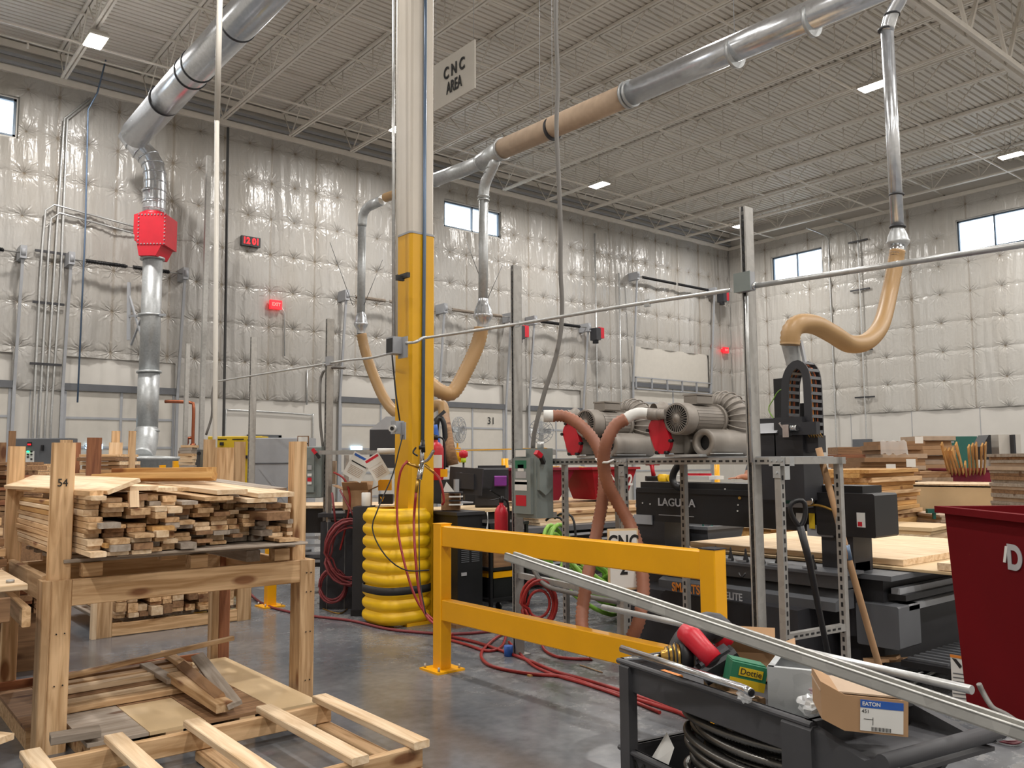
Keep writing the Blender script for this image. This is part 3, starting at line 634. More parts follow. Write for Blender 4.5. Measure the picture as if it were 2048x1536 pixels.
# column guard
gx, gy = 4.35, 7.07
prof = []; n = 9
for k in range(n):
    zb = .03+k*.115
    for t in range(6): prof.append((.262+.03*math.sin(math.pi*t/5)**.5, zb+.115*t/5.4))
prof = [(.2, .02), (.255, .02)] + prof + [(.262, 1.065), (.25, 1.085), (.19, 1.085)]
gd = thing('column_guard', 'ribbed yellow plastic guard wrapped round the foot of the column', 'column guard', (gx, gy, 0))
q = MB(); q.lathe(prof, (gx, gy, 0), UZ, 48, sq=3.2); q.build('shell', 'yelplast', gd)
q = MB(); q.lathe([(.283, .30), (.292, .30), (.292, .37), (.283, .37)], (gx, gy, 0), UZ, 48, sq=3.2); q.build('strap', 'tape', gd)
# conduits and blue air pipe on the column
xr, yf = cx-hw-.03, cy-hw-.03
def cpt(px, py): return PX(px, py, xr)
def fpt(px, py): return PY(px, py, yf)
tag(MB().tube([fpt(851, -60), fpt(849, 470), fpt(845, 925)], .017, 12).build('air_pipe', 'blueair'), 'blue-grey air drop pipe down the front of the column', 'pipe')
tag(MB().tube([PD(787, -60, 8.1), PD(787, 690, 8.05)], .016, 10).build('conduit', 'emt'), 'thin grey conduit down the left edge of the column', 'conduit')
tag(MB().tube([PD(795, -60, 8.1), PD(793, 680, 8.05)], .013, 10).build('conduit', 'white'), 'pale conduit hugging the left edge of the column', 'conduit')
q = MB(); q.tube([PD(783, 695, 8.0), PD(785, 720, 8.0), PD(792, 790, 7.95), PD(800, 845, 7.9)], .008, 8); tag(q.build('black_cable', 'rubber'), 'black cord from the grey junction box down to the outlet on the column', 'cord')
jb = thing('junction_box', 'grey open junction box strapped to the yellow column where the conduit run meets it', 'junction box', PD(790, 690, 7.85))
q = MB(); a = PD(775, 692, 7.9); b = PD(812, 692, 7.85)
cc = PD(793, 692, 7.88); q.box(cc, (.15, .13, .16)); q.build('box', 'palegrey', jb)
MB().box(cc+Vector((-.078, .0, 0)), (.006, .1, .13)).build('opening', 'black', jb)
MB().box(PD(806, 695, 7.83), (.006, .16, .2)).build('back_plate', 'palegrey', jb)
sc = thing('outlet_box', 'small grey round outlet on a bracket low on the yellow column', 'outlet', PD(795, 850, 7.8))
MB().box(PD(795, 855, 7.85), (.09, .09, .12)).build('box', 'palegrey', sc); MB().cyl(PD(788, 857, 7.78), PD(784, 857, 7.70), .034, 16).build('socket', 'emt', sc); MB().cyl(PD(785, 857, 7.71), PD(783.6, 857, 7.695), .018, 12).build('hole', 'black', sc)
MB().box(PD(806, 862, 7.8), (.01, .09, .16)).build('bracket', 'palegrey', sc)
tag(MB().box(PD(806, 553, 7.8), (.03, .2, .045)).box(PD(800, 556, 7.78), (.08, .03, .05)).build('pipe_bracket', 'tape'), 'dark unistrut stub holding pipes on the yellow column', 'bracket')
# air manifold with fittings
mf = thing('air_manifold', 'brass and steel air manifold with valves at the foot of the blue pipe', 'valve', PD(842, 930, 7.7))
q = MB(); q.cyl(PD(845, 885, 7.75), PD(843, 935, 7.72), .02, 12); q.cyl(PD(843, 930, 7.7), PD(838, 960, 7.65), .026, 12); q.tube(spl([PD(842, 925, 7.7), PD(855, 920, 7.65), PD(868, 900, 7.6)], .02), .014, 8); q.build('manifold', 'chrome', mf)
q = MB(); q.tube(spl([PD(832, 895, 7.7), PD(826, 905, 7.68), PD(836, 912, 7.68)], .02), .008, 6); q.cyl(PD(838, 895, 7.7), PD(850, 895, 7.7), .02, 10); q.cyl(PD(846, 880, 7.7), PD(847, 905, 7.7), .018, 10); q.build('valve_handle', 'black', mf)
q = MB(); q.cyl(PD(836, 955, 7.65), PD(832, 985, 7.62), .014, 8); q.cyl(PD(838, 935, 7.66), PD(812, 925, 7.64), .014, 8); q.cyl(PD(850, 930, 7.66), PD(868, 945, 7.62), .014, 8); q.build('coupling', 'brass', mf)
tag(MB().tube(spl([PD(815, 922, 7.63), PD(802, 940, 7.6), PD(795, 985, 7.58), PD(795, 1050, 7.5), PD(805, 1110, 7.4), PD(825, 1180, 7.3), PD(850, 1225, 7.25), PD(900, 1262, 7.0)], .06), .011, 8).build('air_hose', 'redhose'), 'red air hose arching down the left of the yellow column guard', 'hose')
tag(MB().tube(spl([PD(832, 985, 7.62), PD(828, 1040, 7.6), PD(830, 1100, 7.45), PD(838, 1180, 7.35), PD(855, 1235, 7.2), PD(905, 1270, 6.9)], .06), .012, 8).build('air_hose', 'redhose'), 'red air hose hanging straight down the middle of the yellow column guard', 'hose')
tag(MB().tube(spl([PD(868, 945, 7.62), PD(880, 960, 7.5), PD(888, 1000, 7.5), PD(884, 1010, 7.5)], .05), .011, 8).build('air_hose', 'redhose'), 'short red air hose leaving the manifold to the right', 'hose')
tag(MB().tube(spl([PD(840, 960, 7.62), PD(838, 1000, 7.55), PD(838, 1060, 7.5), PD(840, 1160, 7.35), PD(852, 1230, 7.2)], .06), .005, 6).build('thin_cable', 'rubber'), 'thin black cord hanging beside the red hoses on the column', 'cord')
tag(MB().tube(spl([PD(806, 870, 7.75), PD(798, 900, 7.7), PD(785, 950, 7.65), PD(755, 1020, 7.5), PD(745, 1060, 7.45), PD(770, 1110, 7.35), PD(810, 1140, 7.3), PD(860, 1140, 7.3)], .06), .006, 6).build('thin_cable', 'rubber'), 'thin black cord drooping from the outlet across the yellow column guard', 'cord')
# --- row of tall slotted struts carrying the conduit run
XS = 4.37; zc = 2.6
def strut(px, y, ztop, lab):
    r = thing('slotted_strut', lab, 'strut post', (XS, y, 0), 'tall slotted strut posts')
    q = MB(); w = .0206
    for sgn, w2 in ((-1, 1), (1, 1)):
        xx = XS+sgn*.021
        q.bx(xx-.0205, xx+.0205, y+.037, y+.041, 0, ztop) if False else None
    # back-to-back channels: webs in the middle, flanges and lips outside
    q.bx(XS-.041, XS+.041, y-.0205, y-.0175, 0, ztop); q.bx(XS-.041, XS+.041, y+.0175, y+.0205, 0, ztop); q.bx(XS-.002, XS+.002, y-.02, y+.02, 0, ztop)
    for s in (-1, 1):
        q.bx(XS+s*.041-.0015, XS+s*.041+.0015, y-.0205, y-.011, 0, ztop); q.bx(XS+s*.041-.0015, XS+s*.041+.0015, y+.011, y+.0205, 0, ztop)
    q.build('channel', 'steelgrey', r)
    q = MB(); z = .05
    while z < ztop-.03: q.bx(XS-.0415, XS-.0385, y-.007, y+.007, z, z+.028); z += .05
    q.build('slots', 'black', r)['kind'] = 'stuff'
    MB().bx(XS-.08, XS+.08, y-.06, y+.06, 0, .008).build('foot_plate', 'steelgrey', r)
    return r
for px, y, zt_, lab in ((1500, 3.03, 3.08, 'tall slotted strut post with the square box on it, tallest in the picture'), (1035, 5.27, 3.13, 'tall slotted strut post carrying the grey disconnect switch'),
                       (668, 8.55, 3.13, 'tall slotted strut post just left of the yellow column'), (512, 10.7, 3.18, 'slotted strut post in front of the pale grey cabinet')):
    s_ = strut(px, y, zt_, lab)
tag(MB().box((4.4, 13.4, 1.7), (3.4, .06, .06), (UZ, UX, UY)).build('slotted_strut', 'steelgrey'), 'far slotted strut post beside the thick white pipe', 'strut post', 'tall slotted strut posts')
run = [PX(428, 764, XS), PX(655, 727, XS), PX(770, 706, XS)]
cr = thing('conduit_run', 'thin straight conduit run climbing across the picture from post to post', 'conduit', (XS, 7, zc))
q = MB(); P = spl([PX(428, 764, XS-.05), PX(655, 727, XS-.05), PX(700, 720, XS-.06), PX(740, 716, XS-.1), PX(775, 708, XS-.2)], .05); q.tube(P, .012, 10); q.build('pipe', 'emt', cr)
q = MB(); P = [PX(812, 686, XS-.2), PX(832, 684, XS-.2), PX(845, 676, XS-.1), PX(870, 673, XS-.06), PX(1035, 648, XS-.05), PX(1250, 612, XS-.05), PX(1462, 580, XS-.05)]; q.tube(spl(P, .05), .0135, 12); q.build('pipe', 'emt', cr)
MB().tube([PX(1508, 572, XS-.05), PX(2100, 481, XS-.05)], .0165, 12).build('pipe', 'emt', cr)
for a, b in ((648, 728), (1036, 648), (1295, 606)): p = PX(a, b, XS-.05); MB().box(p, (.02, .05, .05)).build('coupling', 'galvd', cr)
MB().cyl(PX(1500, 573, XS-.05), PX(1514, 571, XS-.05), .024, 12).build('connector', 'chrome', cr)
b = PX(1489, 565, XS-.06); pb = thing('pull_box', 'square grey pull box on the tallest strut post', 'junction box', b)
MB().box(b, (.05, .115, .115)).build('box', 'palegrey', pb); MB().box(b-UX*.027, (.005, .118, .118)).build('lid', 'boxgrey', pb)
tag(MB().tube([PX(1493, 592, XS-.05), PX(1495, 700, XS-.05), PX(1503, 925, XS-.05)], .011, 8).build('conduit', 'emt'), 'vertical conduit dropping from the square pull box along the strut', 'conduit')
tag(MB().box(PX(659, 722, XS-.05), (.05, .09, .1)).build('junction_box', 'palegrey'), 'small grey box on the strut post left of the column', 'junction box')
tag(MB().tube(spl([PD(690, 736, 9.3), PD(660, 736, 9.4), PD(643, 750, 9.45), PD(640, 790, 9.4), PD(641, 850, 9.4), PD(646, 893, 9.4)], .08), .016, 8).build('flexible_conduit', 'cable'), 'grey flexible conduit bending down from the run to the switch left of the column', 'conduit')
tag(MB().tube(spl([PD(430, 764, 12.2), PD(424, 790, 12.2), PD(424, 830, 12.2), PD(412, 870, 12.2)], .1), .018, 8).build('flexible_conduit', 'cable'), 'grey conduit dropping from the far end of the run', 'conduit')
# --- long grey power cable
pc = [(1112, -40), (1112, 60), (1116, 160), (1113, 250), (1117, 350), (1121, 450), (1121, 540), (1124, 600), (1122, 660), (1110, 720), (1092, 775), (1077, 830), (1068, 870), (1066, 897)]
tag(MB().tube(spl([PD(a, b, 6.75 if b > 600 else 6.75-.0*b) for a, b in pc], .08), .0185, 12).build('power_cable', 'cable'), 'long thick grey power cable hanging from above down to the disconnect switch', 'cable')
# --- pipes at the left
tag(MB().tube([PD(441, -60, 10.6), PD(434, 240, 10.9)], .038, 14).tube([PD(434, 240, 10.9), PD(430, 870, 10.9), PD(427, 1155, 10.9)], .03, 14).build('riser_pipe', 'white'), 'thick white riser pipe running the full height left of centre', 'pipe')
tag(MB().tube([PD(456, 255, 18.6), PD(452, 560, 18.6), PD(447, 880, 18.6), PD(446, 1060, 18.6)], .03, 10).build('riser_pipe', 'tape'), 'thin black riser pipe against the quilted wall', 'pipe')
tag(MB().tube([PD(210, 160, 17.6)+UZ*.45, PD(195, 185, 17.5), PD(176, 220, 17.5), PD(171, 450, 17.4), PD(155, 805, 17.2)], .018, 8).build('riser_pipe', 'blueair'), 'thin blue air line hanging slanted in front of the dock door behind the stacks', 'pipe')
tag(MB().tube([PD(405, 270, 20), PD(400, 300, 20), PD(398, 760, 20)], .02, 8).build('wall_conduit', 'emt'), 'thin conduit bending down the quilted wall near the white riser', 'conduit')
tag(MB().box(PD(407, 700, 17.6), (8.4, .09, .09), (UZ, UX, UY)).build('support_post', 'steelgrey'), 'grey steel post standing free in front of the quilted wall', 'post')
# wall conduits beside the first dock door
for k in range(4):
    x = 3.42+k*.11; pts = [(x, YA-.12, .9), (x, YA-.12, 2.6), (x+.02*k, YA-.15, 5.6+.0*k)]
    if k in (0, 1): pts += [(x+.04, YA-.17, 6.75+.16*(1-k)), (x+.2, YA-.17, 6.9+.16*(1-k)), (5.35, YA-.17, 6.7+.16*(1-k))]
    elif k == 2: pts += [(x+.1, YA-.17, 9.0), (x+.6, YA-.17, 9.6)]
    else: pts += [(x+.05, YA-.17, 9.0), (x+.55, YA-.17, 9.6)]
    tag(MB().tube(pts, .022, 8).build('wall_conduit', 'emt'), 'grey conduit in the bundle between the two dock doors at the left', 'conduit', 'conduit bundle on the quilted wall')
for z in (3.6, 4.9, 6.0):
    tag(MB().bx(3.3, 3.9, YA-.16, YA-.13, z, z+.05).build('conduit_clamp', 'dark'), 'short dark strut clamping the conduit bundle', 'clamp', 'clamps of the conduit bundle')
tag(MB().tube([(9.55, YA-.1, 3.0), (9.55, YA-.1, 3.9)], .02, 6).build('wall_conduit', 'emt'), 'short conduit stub above the personnel door', 'conduit')
tag(MB().tube(spl([(7.5, YA-.05, 1.2), (7.5, YA-.05, 2.7), (7.65, YA-.05, 2.8), (9.6, YA-.05, 2.75), (9.75, YA-.05, 2.65), (9.75, YA-.05, 1.0)], .1), .018, 8).build('wall_conduit', 'emt'), 'conduit loop round the grey personnel door', 'conduit')
for y, z0 in ((15.6, 9.3), (14.5, 9.2)):
    q = MB(); q.tube(spl([(XB-1.4, y+.1, 9.55), (XB-.5, y, 9.45), (XB-.14, y, z0), (XB-.14, y, 8.6), (XB-.14, y, 3), (XB-.14, y, 0)], .15), .025, 8)
    tag(q.build('wall_conduit', 'emt'), 'vertical conduit on the right-hand wall %s' % ('next to the two-pane window' if y > 15 else 'with short cross struts'), 'conduit')
for z in (3.6, 5.2, 7.3, 9.0): tag(MB().bx(XB-.16, XB-.12, 14.15, 14.85, z, z+.05).build('conduit_clamp', 'dark'), 'short dark cross strut holding the conduit on the plain right wall', 'clamp', 'cross struts on the right wall conduit')
for x, z1_ in ((19.95, 9.5), (21.1, 9.3)):
    tag(MB().tube([(x, YA-.14, 0), (x, YA-.14, 8.0 if x > 20 else 9.2)], .025, 8).build('wall_conduit', 'emt'), 'vertical conduit on the quilted wall %s the tall dock door' % ('just beside' if x > 21 else 'midway to'), 'conduit')
# clock and exit signs
ck = thing('wall_clock', 'black digital wall clock with red digits on the quilted wall', 'clock', (7.95, YA-.16, 6.95))
MB().bx(7.72, 8.2, YA-.2, YA-.1, 6.84, 7.08).build('case', 'black', ck)
text('12 01', (7.96, YA-.205, 6.96), .22, UX, UZ, 'led_red', ck, 'digits', .002, .006, sx=.85)
es = thing('exit_sign', 'lit red EXIT sign on the quilted wall under the clock', 'exit sign', (8.64, YA-.16, 5.45))
MB().bx(8.5, 8.8, YA-.18, YA-.1, 5.36, 5.58).build('case', 'exit', es); text('EXIT', (8.65, YA-.185, 5.47), .12, UX, UZ, 'white', es, bold=.003, sx=.9)
MB().tube([(8.8, YA-.12, 5.45), (8.9, YA-.12, 5.3), (8.92, YA-.12, 4.2)], .012, 6).build('conduit', 'emt', es)
e2 = thing('exit_sign', 'small red EXIT sign near the corner of the two walls', 'exit sign', PX(1452, 700, XB-.2))
p = PY(1451, 700, YA-.2); MB().bx(p.x-.12, p.x+.14, YA-.25, YA-.15, p.z-.12, p.z+.1).bx(p.x-.05, p.x+.05, YA-.15, YA-.02, p.z-.05, p.z+.05).build('case', 'exit', e2); text('EXIT', (p.x, YA-.255, p.z-.01), .1, UX, UZ, 'white', e2, bold=.003)
# red motor operators on the door tracks
for x, z, lab in ((16.25, 5.45, 'red and black door motor at the top of the track of the door numbered 31'), (19.5, 5.7, 'red and black door motor beside the long grey cable'), (26.3, 7.75, 'red and black door motor on the tallest door near the corner')):
    r = thing('door_operator', lab, 'door motor', (x, YA-.5, z)); MB().box((x+.12, YA-.6, z), (.22, .25, .35)).build('housing', 'red', r); MB().box((x-.05, YA-.6, z-.05), (.2, .3, .4)).cyl((x-.05, YA-.6, z-.35), (x-.05, YA-.6, z-.1), .1, 12).build('gearbox', 'dark', r)
# dock fans with yellow lamps
for x, z, ang, lab in ((14.95, 1.0, 1.15, 'dock fan in a wire cage seen edge-on above a yellow lamp, before the numbered door'), (18.0, 1.0, .1, 'dock fan in a wire cage facing us above a yellow lamp, behind the disconnect switch')):
    pass
def dockfan(px, py, dh, ang, lab):
    c = PD(px, py, dh); r = thing('dock_fan', lab, 'fan', c)
    ax = (Matrix.Rotation(ang, 3, 'Z') @ -fy).normalized(); u = UZ.cross(ax).normalized(); R0 = .3
    q = MB()
    for R_, o_ in ((R0, 0), (R0*.98, .08), (R0*.7, .12), (R0*.7, -.05), (R0*.35, .14)):
        q.tube([c + ax*o_ + u*(R_*math.cos(t*math.pi/12)) + UZ*(R_*math.sin(t*math.pi/12)) for t in range(25)], .006, 5)
    for k in range(20):
        a = k*math.pi/10; v = u*math.cos(a)+UZ*math.sin(a); q.tube([c+ax*.15+v*.05, c+ax*.12+v*.2, c+ax*.08+v*R0, c+v*R0, c-ax*.08+v*.1], .004, 4)
    q.build('cage', 'palegrey', r)
    q = MB(); q.cyl(c-ax*.12, c+ax*.04, .06, 14)
    for k in range(4):
        a = k*math.pi/2; v = u*math.cos(a)+UZ*math.sin(a); w2 = u*-math.sin(a)+UZ*math.cos(a); q.box(c+v*.15+ax*.02, (.2, .12, .006), (v, (w2+ax*.4).normalized(), (ax-w2*.4).normalized()))
    q.build('blade', 'galvd', r)
    MB().beam(c-UZ*.42+u*.1, Vector((c.x, YA-.02, c.z-.42)), .03, .03).beam(c-UZ*.3, c-UZ*.42, .03, .03).beam(c-UZ*.42-u*.55, c-UZ*.42+u*.15, .03, .02, UZ).build('arm', 'yellow', r)
    MB().lathe([(.03, -.12), (.07, -.1), (.09, 0), (.12, .1), (.11, .1)], c-UZ*.6+u*.05, (ax-UZ*.5), 16).build('lamp_head', 'yellow', r)
dockfan(915, 860, 19.5, 1.15, 'dock fan in a wire cage seen edge-on above a yellow lamp, before the numbered door')
dockfan(1082, 862, 20.5, .1, 'dock fan in a wire cage facing us above a yellow lamp, behind the disconnect switch')
# ================================================================ GUARD RAILS
def rail(name_lab, x, y0, y1, zt=1.06, both=True, low=True, s=.05, th=.055):
    r = thing('guard_rail', name_lab, 'guard rail', (x, y0, 0))
    for y in ((y0, y1) if both else (y0,)):
        MB().box((x, y, zt/2), (zt, 2*s, 2*s), (UZ, UX, UY), ch=.006).build('post', 'yellow', r)
        q = MB(); q.bx(x-.12, x+.12, y-.12, y+.12, 0, .015); 
        b = q.build('base_plate', 'yellow', r)
        for a in (-.09, .09):
            for c in (-.09, .09): MB().cyl((x+a, y+c, .015), (x+a, y+c, .045), .009, 8).build('anchor_bolt', 'steelgrey', b)
        MB().bx(x-s-.002, x+s+.002, y-s-.002, y+s+.002, zt, zt+.006).build('cap', 'yellow' if y == y0 else 'dark', r)
    a, b = (y0-s, y1+s) if y0 > y1 else (y0+s, y1-s)
    for z in ((zt-.085, zt-.62) if low else (zt-.085,)):
        MB().beam((x, a, z), (x, b, z), 2*s-.02, .15, ch=.006).build('rail', 'yellow', r)
    return r
rail('yellow steel guard rail nearest us, its base plate bolted to the bare floor', 3.63, 5.26, 2.79)
# second rail behind the timber rack
p = PZ(540, 1213); rail('yellow guard rail post seen between the timber rack legs', p.x, p.y, p.y+2.2)
r = thing('guard_rail', 'low yellow guard rail in front of the big galvanised bin at the far left', 'guard rail', PD(330, 940, 14.5))
a, b = PD(245, 941, 14.2), PD(365, 941, 15.2); MB().beam(a, b, .05, .1).build('rail', 'yellow', r)
for px in (247, 325, 352, 362): a = PD(px, 930 if px != 352 else 922, 14.2+(px-245)/120); MB().beam((a.x, a.y, 0), a, .09, .09, UX).build('post', 'yellow', r)
# ================================================================ DISCONNECT SWITCH on the strut
x0 = 4.12; ya_, yb_ = PX(1026, 960, x0).y, PX(1068, 960, x0).y; zt, zb = PX(1045, 897, x0).z, PX(1045, 1036, x0).z
ds = thing('disconnect_switch', 'tall grey disconnect switch box with red-tipped lever on the slotted strut', 'switch box', (x0, ya_, zb))
q = MB(); q.bx(x0+.02, x0+.19, yb_, ya_, zb, zt); q.build('box', 'boxgrey', ds)
q = MB(); q.box((x0+.008, (ya_+yb_)/2+.01, (zt+zb)/2-.02), (.03, (ya_-yb_)*.82, (zt-zb)*.8)); q.build('cover', 'boxgrey', ds)
q = MB(); yy = yb_-.012; q.prism([(.03, .02), (.09, -.02), (.16, .03), (.165, .12), (.1, .21), (.05, .25), (.03, .2)], (x0, yy+.012, zt-.33), UX, UZ, -UY*.03); q.build('lever_plate', 'boxgrey', ds)
q = MB(); a = Vector((x0+.06, yy-.03, zt-.11)); q.beam(a, a+Vector((-.055, -.03, .055)), .03, .028); o = q.build('lever', 'black', ds)
MB().beam(a+Vector((-.055, -.03, .05)), a+Vector((-.1, -.03, .08)), .036, .034).build('lever_tip', 'red', ds)
for z0_, h, w, m in ((.93, .05, .12, 'paper'), (.77, .06, .13, 'green'), (.72, .05, .07, 'paper'), (.62, .05, .12, 'silver'), (.47, .08, .14, 'paper'), (.5, .02, .14, 'red'), (.25, .08, .12, 'led_red')):
    zz = zb+(zt-zb)*z0_; yc = (ya_+yb_)/2+.02; MB().bx(x0-.0095, x0-.0075, yc-w/2, yc+w/2, zz-h/2, zz+h/2).build('label', 'red' if m == 'led_red' else m, ds)
q = MB()
for z in (zb+.02, zt-.03): q.bx(x0+.19, 4.345, yb_, ya_+.02, z-.02, z+.02)
q.build('bracket', 'steelgrey', ds)
MB().cyl((x0+.12, yb_+.06, zt), (x0+.12, yb_+.06, zt+.05), .026, 12).build('cable_gland', 'emt', ds)
def extinguisher(lab, base, r, h, label=True):
    e = thing('fire_extinguisher', lab, 'fire extinguisher', base); b = Vector(base)
    MB().lathe([(r*.9, 0), (r, .02), (r, h*.78), (r*.85, h*.86), (r*.5, h*.93), (r*.3, h*.95), (r*.3, h)], b, UZ, 24).build('cylinder', 'red', e)
    q = MB(); q.cyl(b+UZ*h, b+UZ*(h+.05), r*.35, 10); q.beam(b+UZ*(h+.05)-UX*.01, b+UZ*(h+.1)-UX*r*2, .02, .006); q.beam(b+UZ*(h+.035), b+UZ*(h+.02)-UX*r*2, .02, .006); q.build('valve_handle', 'black', e)
    MB().tube(spl([b+UZ*(h+.03), b+UZ*(h-.0)+UX*r*1.2, b+UZ*(h*.5)+UX*r*1.15-UY*r*.3, b+UZ*(h*.25)+UX*r*1.15-UY*r*.3], .03), .01, 8).build('nozzle_hose', 'rubber', e)
    if label:
        vs = []
        for z in (h*.3, h*.62): vs.append([b+UZ*z+Vector((math.cos(t), math.sin(t), 0))*(r+.001) for t in [3.4+.18*k for k in range(10)]])
        MB().quadstrip(vs[0], vs[1]).build('label_sticker', 'paper', e)
p = PD(1003, 1100, 6.88); extinguisher('red fire extinguisher hanging left of the grey disconnect switch', p, .055, PD(1003, 1005, 6.88).z-p.z, False)
p = PD(871, 960, 8.9); extinguisher('red fire extinguisher with white label half hidden behind the yellow column', p, .085, .42)
p = PD(497, 968, 13.5); extinguisher('tiny red fire extinguisher in front of the yellow panel', p, .07, .32, False)
# ================================================================ BLOWER RACK of slotted strut
XF, XK = 4.37, 4.92; ZT = 1.515
rk = thing('blower_rack', 'grey slotted-strut rack carrying the two blowers in front of the black machine', 'rack', (XF, 4, 0))
def slotpost(name, x, y, z0, z1, par, face='x', s=.0206):
    q = MB(); q.bx(x-s, x+s, y-s, y+s, z0, z1); o = q.build(name, 'steelgrey', par); q = MB(); z = z0+.05
    while z < z1-.06:
        if face == 'x': q.bx(x-s-.0015, x-s, y-.007, y+.007, z, z+.028)
        else: q.bx(x-.007, x+.007, y-s-.0015, y-s, z, z+.028)
        z += .052
    q.build('slots', 'black', o)['kind'] = 'stuff'
for x, y, fc in ((XF, 4.1, 'y'), (XF, 2.86, 'y'), (XK, 5.3, 'x'), (XK, 4.02, 'x'), (XK, 2.8, 'x'), (XK-.02, 4.66, 'y')):
    slotpost('leg', x, y, 0, ZT-.02, rk, fc)
def sbeam(a, b, par, slots=None, w=.041):
    o = MB().beam(a, b, w, w).build('beam', 'steelgrey', par)
    if slots:
        a, b = Vector(a), Vector(b); d = (b-a); L = d.length; d.normalize(); q = MB(); t = .05
        while t < L-.04: c = a+d*t+Vector(slots)*(w/2+.0008); q.box(c, (.028, .012, .0015), (d, UZ, Vector(slots))); t += .05
        q.build('slots', 'black', o)['kind'] = 'stuff'
sbeam((XF, 5.36, ZT), (XF, 2.8, ZT), rk, (-1, 0, 0)); sbeam((XK, 5.36, ZT), (XK, 2.76, ZT), rk, (-1, 0, 0))
sbeam((XF+.02, 2.84, ZT), (XK, 2.8, ZT), rk); sbeam((XF, 5.34, ZT), (XK, 5.34, ZT), rk); sbeam((XF, 4.1, ZT), (XK, 4.05, ZT), rk)
sbeam((XF, 5.25, .62), (XF, 4.1, .58), rk); sbeam((XF+.02, 2.86, .5), (XK, 2.8, .5), rk, (0, -1, 0))
for x, y in ((XF-.024, 5.18), (XF-.024, 4.1), (XF-.024, 2.86)):
    q = MB(); q.bx(x-.004, x, y-.05, y+.05, ZT-.03, ZT+.022); q.bx(x-.004, x, y-.025, y+.025, ZT-.1, ZT-.02)
    for a, b in ((-.035, 0), (.035, 0), (0, -.07), (0, 0)): q.cyl((x-.004, y+a, ZT+b), (x-.012, y+a, ZT+b), .008, 6)
    q.build('corner_plate', 'galvd', rk)
q = MB(); x, y = XF+.0, 2.815; q.bx(x-.03, x+.08, y-.006, y-.002, ZT-.03, ZT+.022); q.bx(x-.02, x+.03, y-.006, y-.002, ZT-.11, ZT-.02); q.build('corner_plate', 'galvd', rk)
MB().bx(XF-.01, XK+.02, 2.84, 5.34, ZT+.021, ZT+.027).build('deck_sheet', 'palegrey', rk)
q = MB(); q.tube(spl([(XF-.04, 5.1, .78), (XF-.06, 4.9, .6), (XF-.05, 4.6, .56), (XF-.05, 4.12, .55)], .05), .018, 8); tag(q.build('flexible_conduit', 'cable'), 'grey flexible conduit sagging along the low beam of the rack', 'conduit')
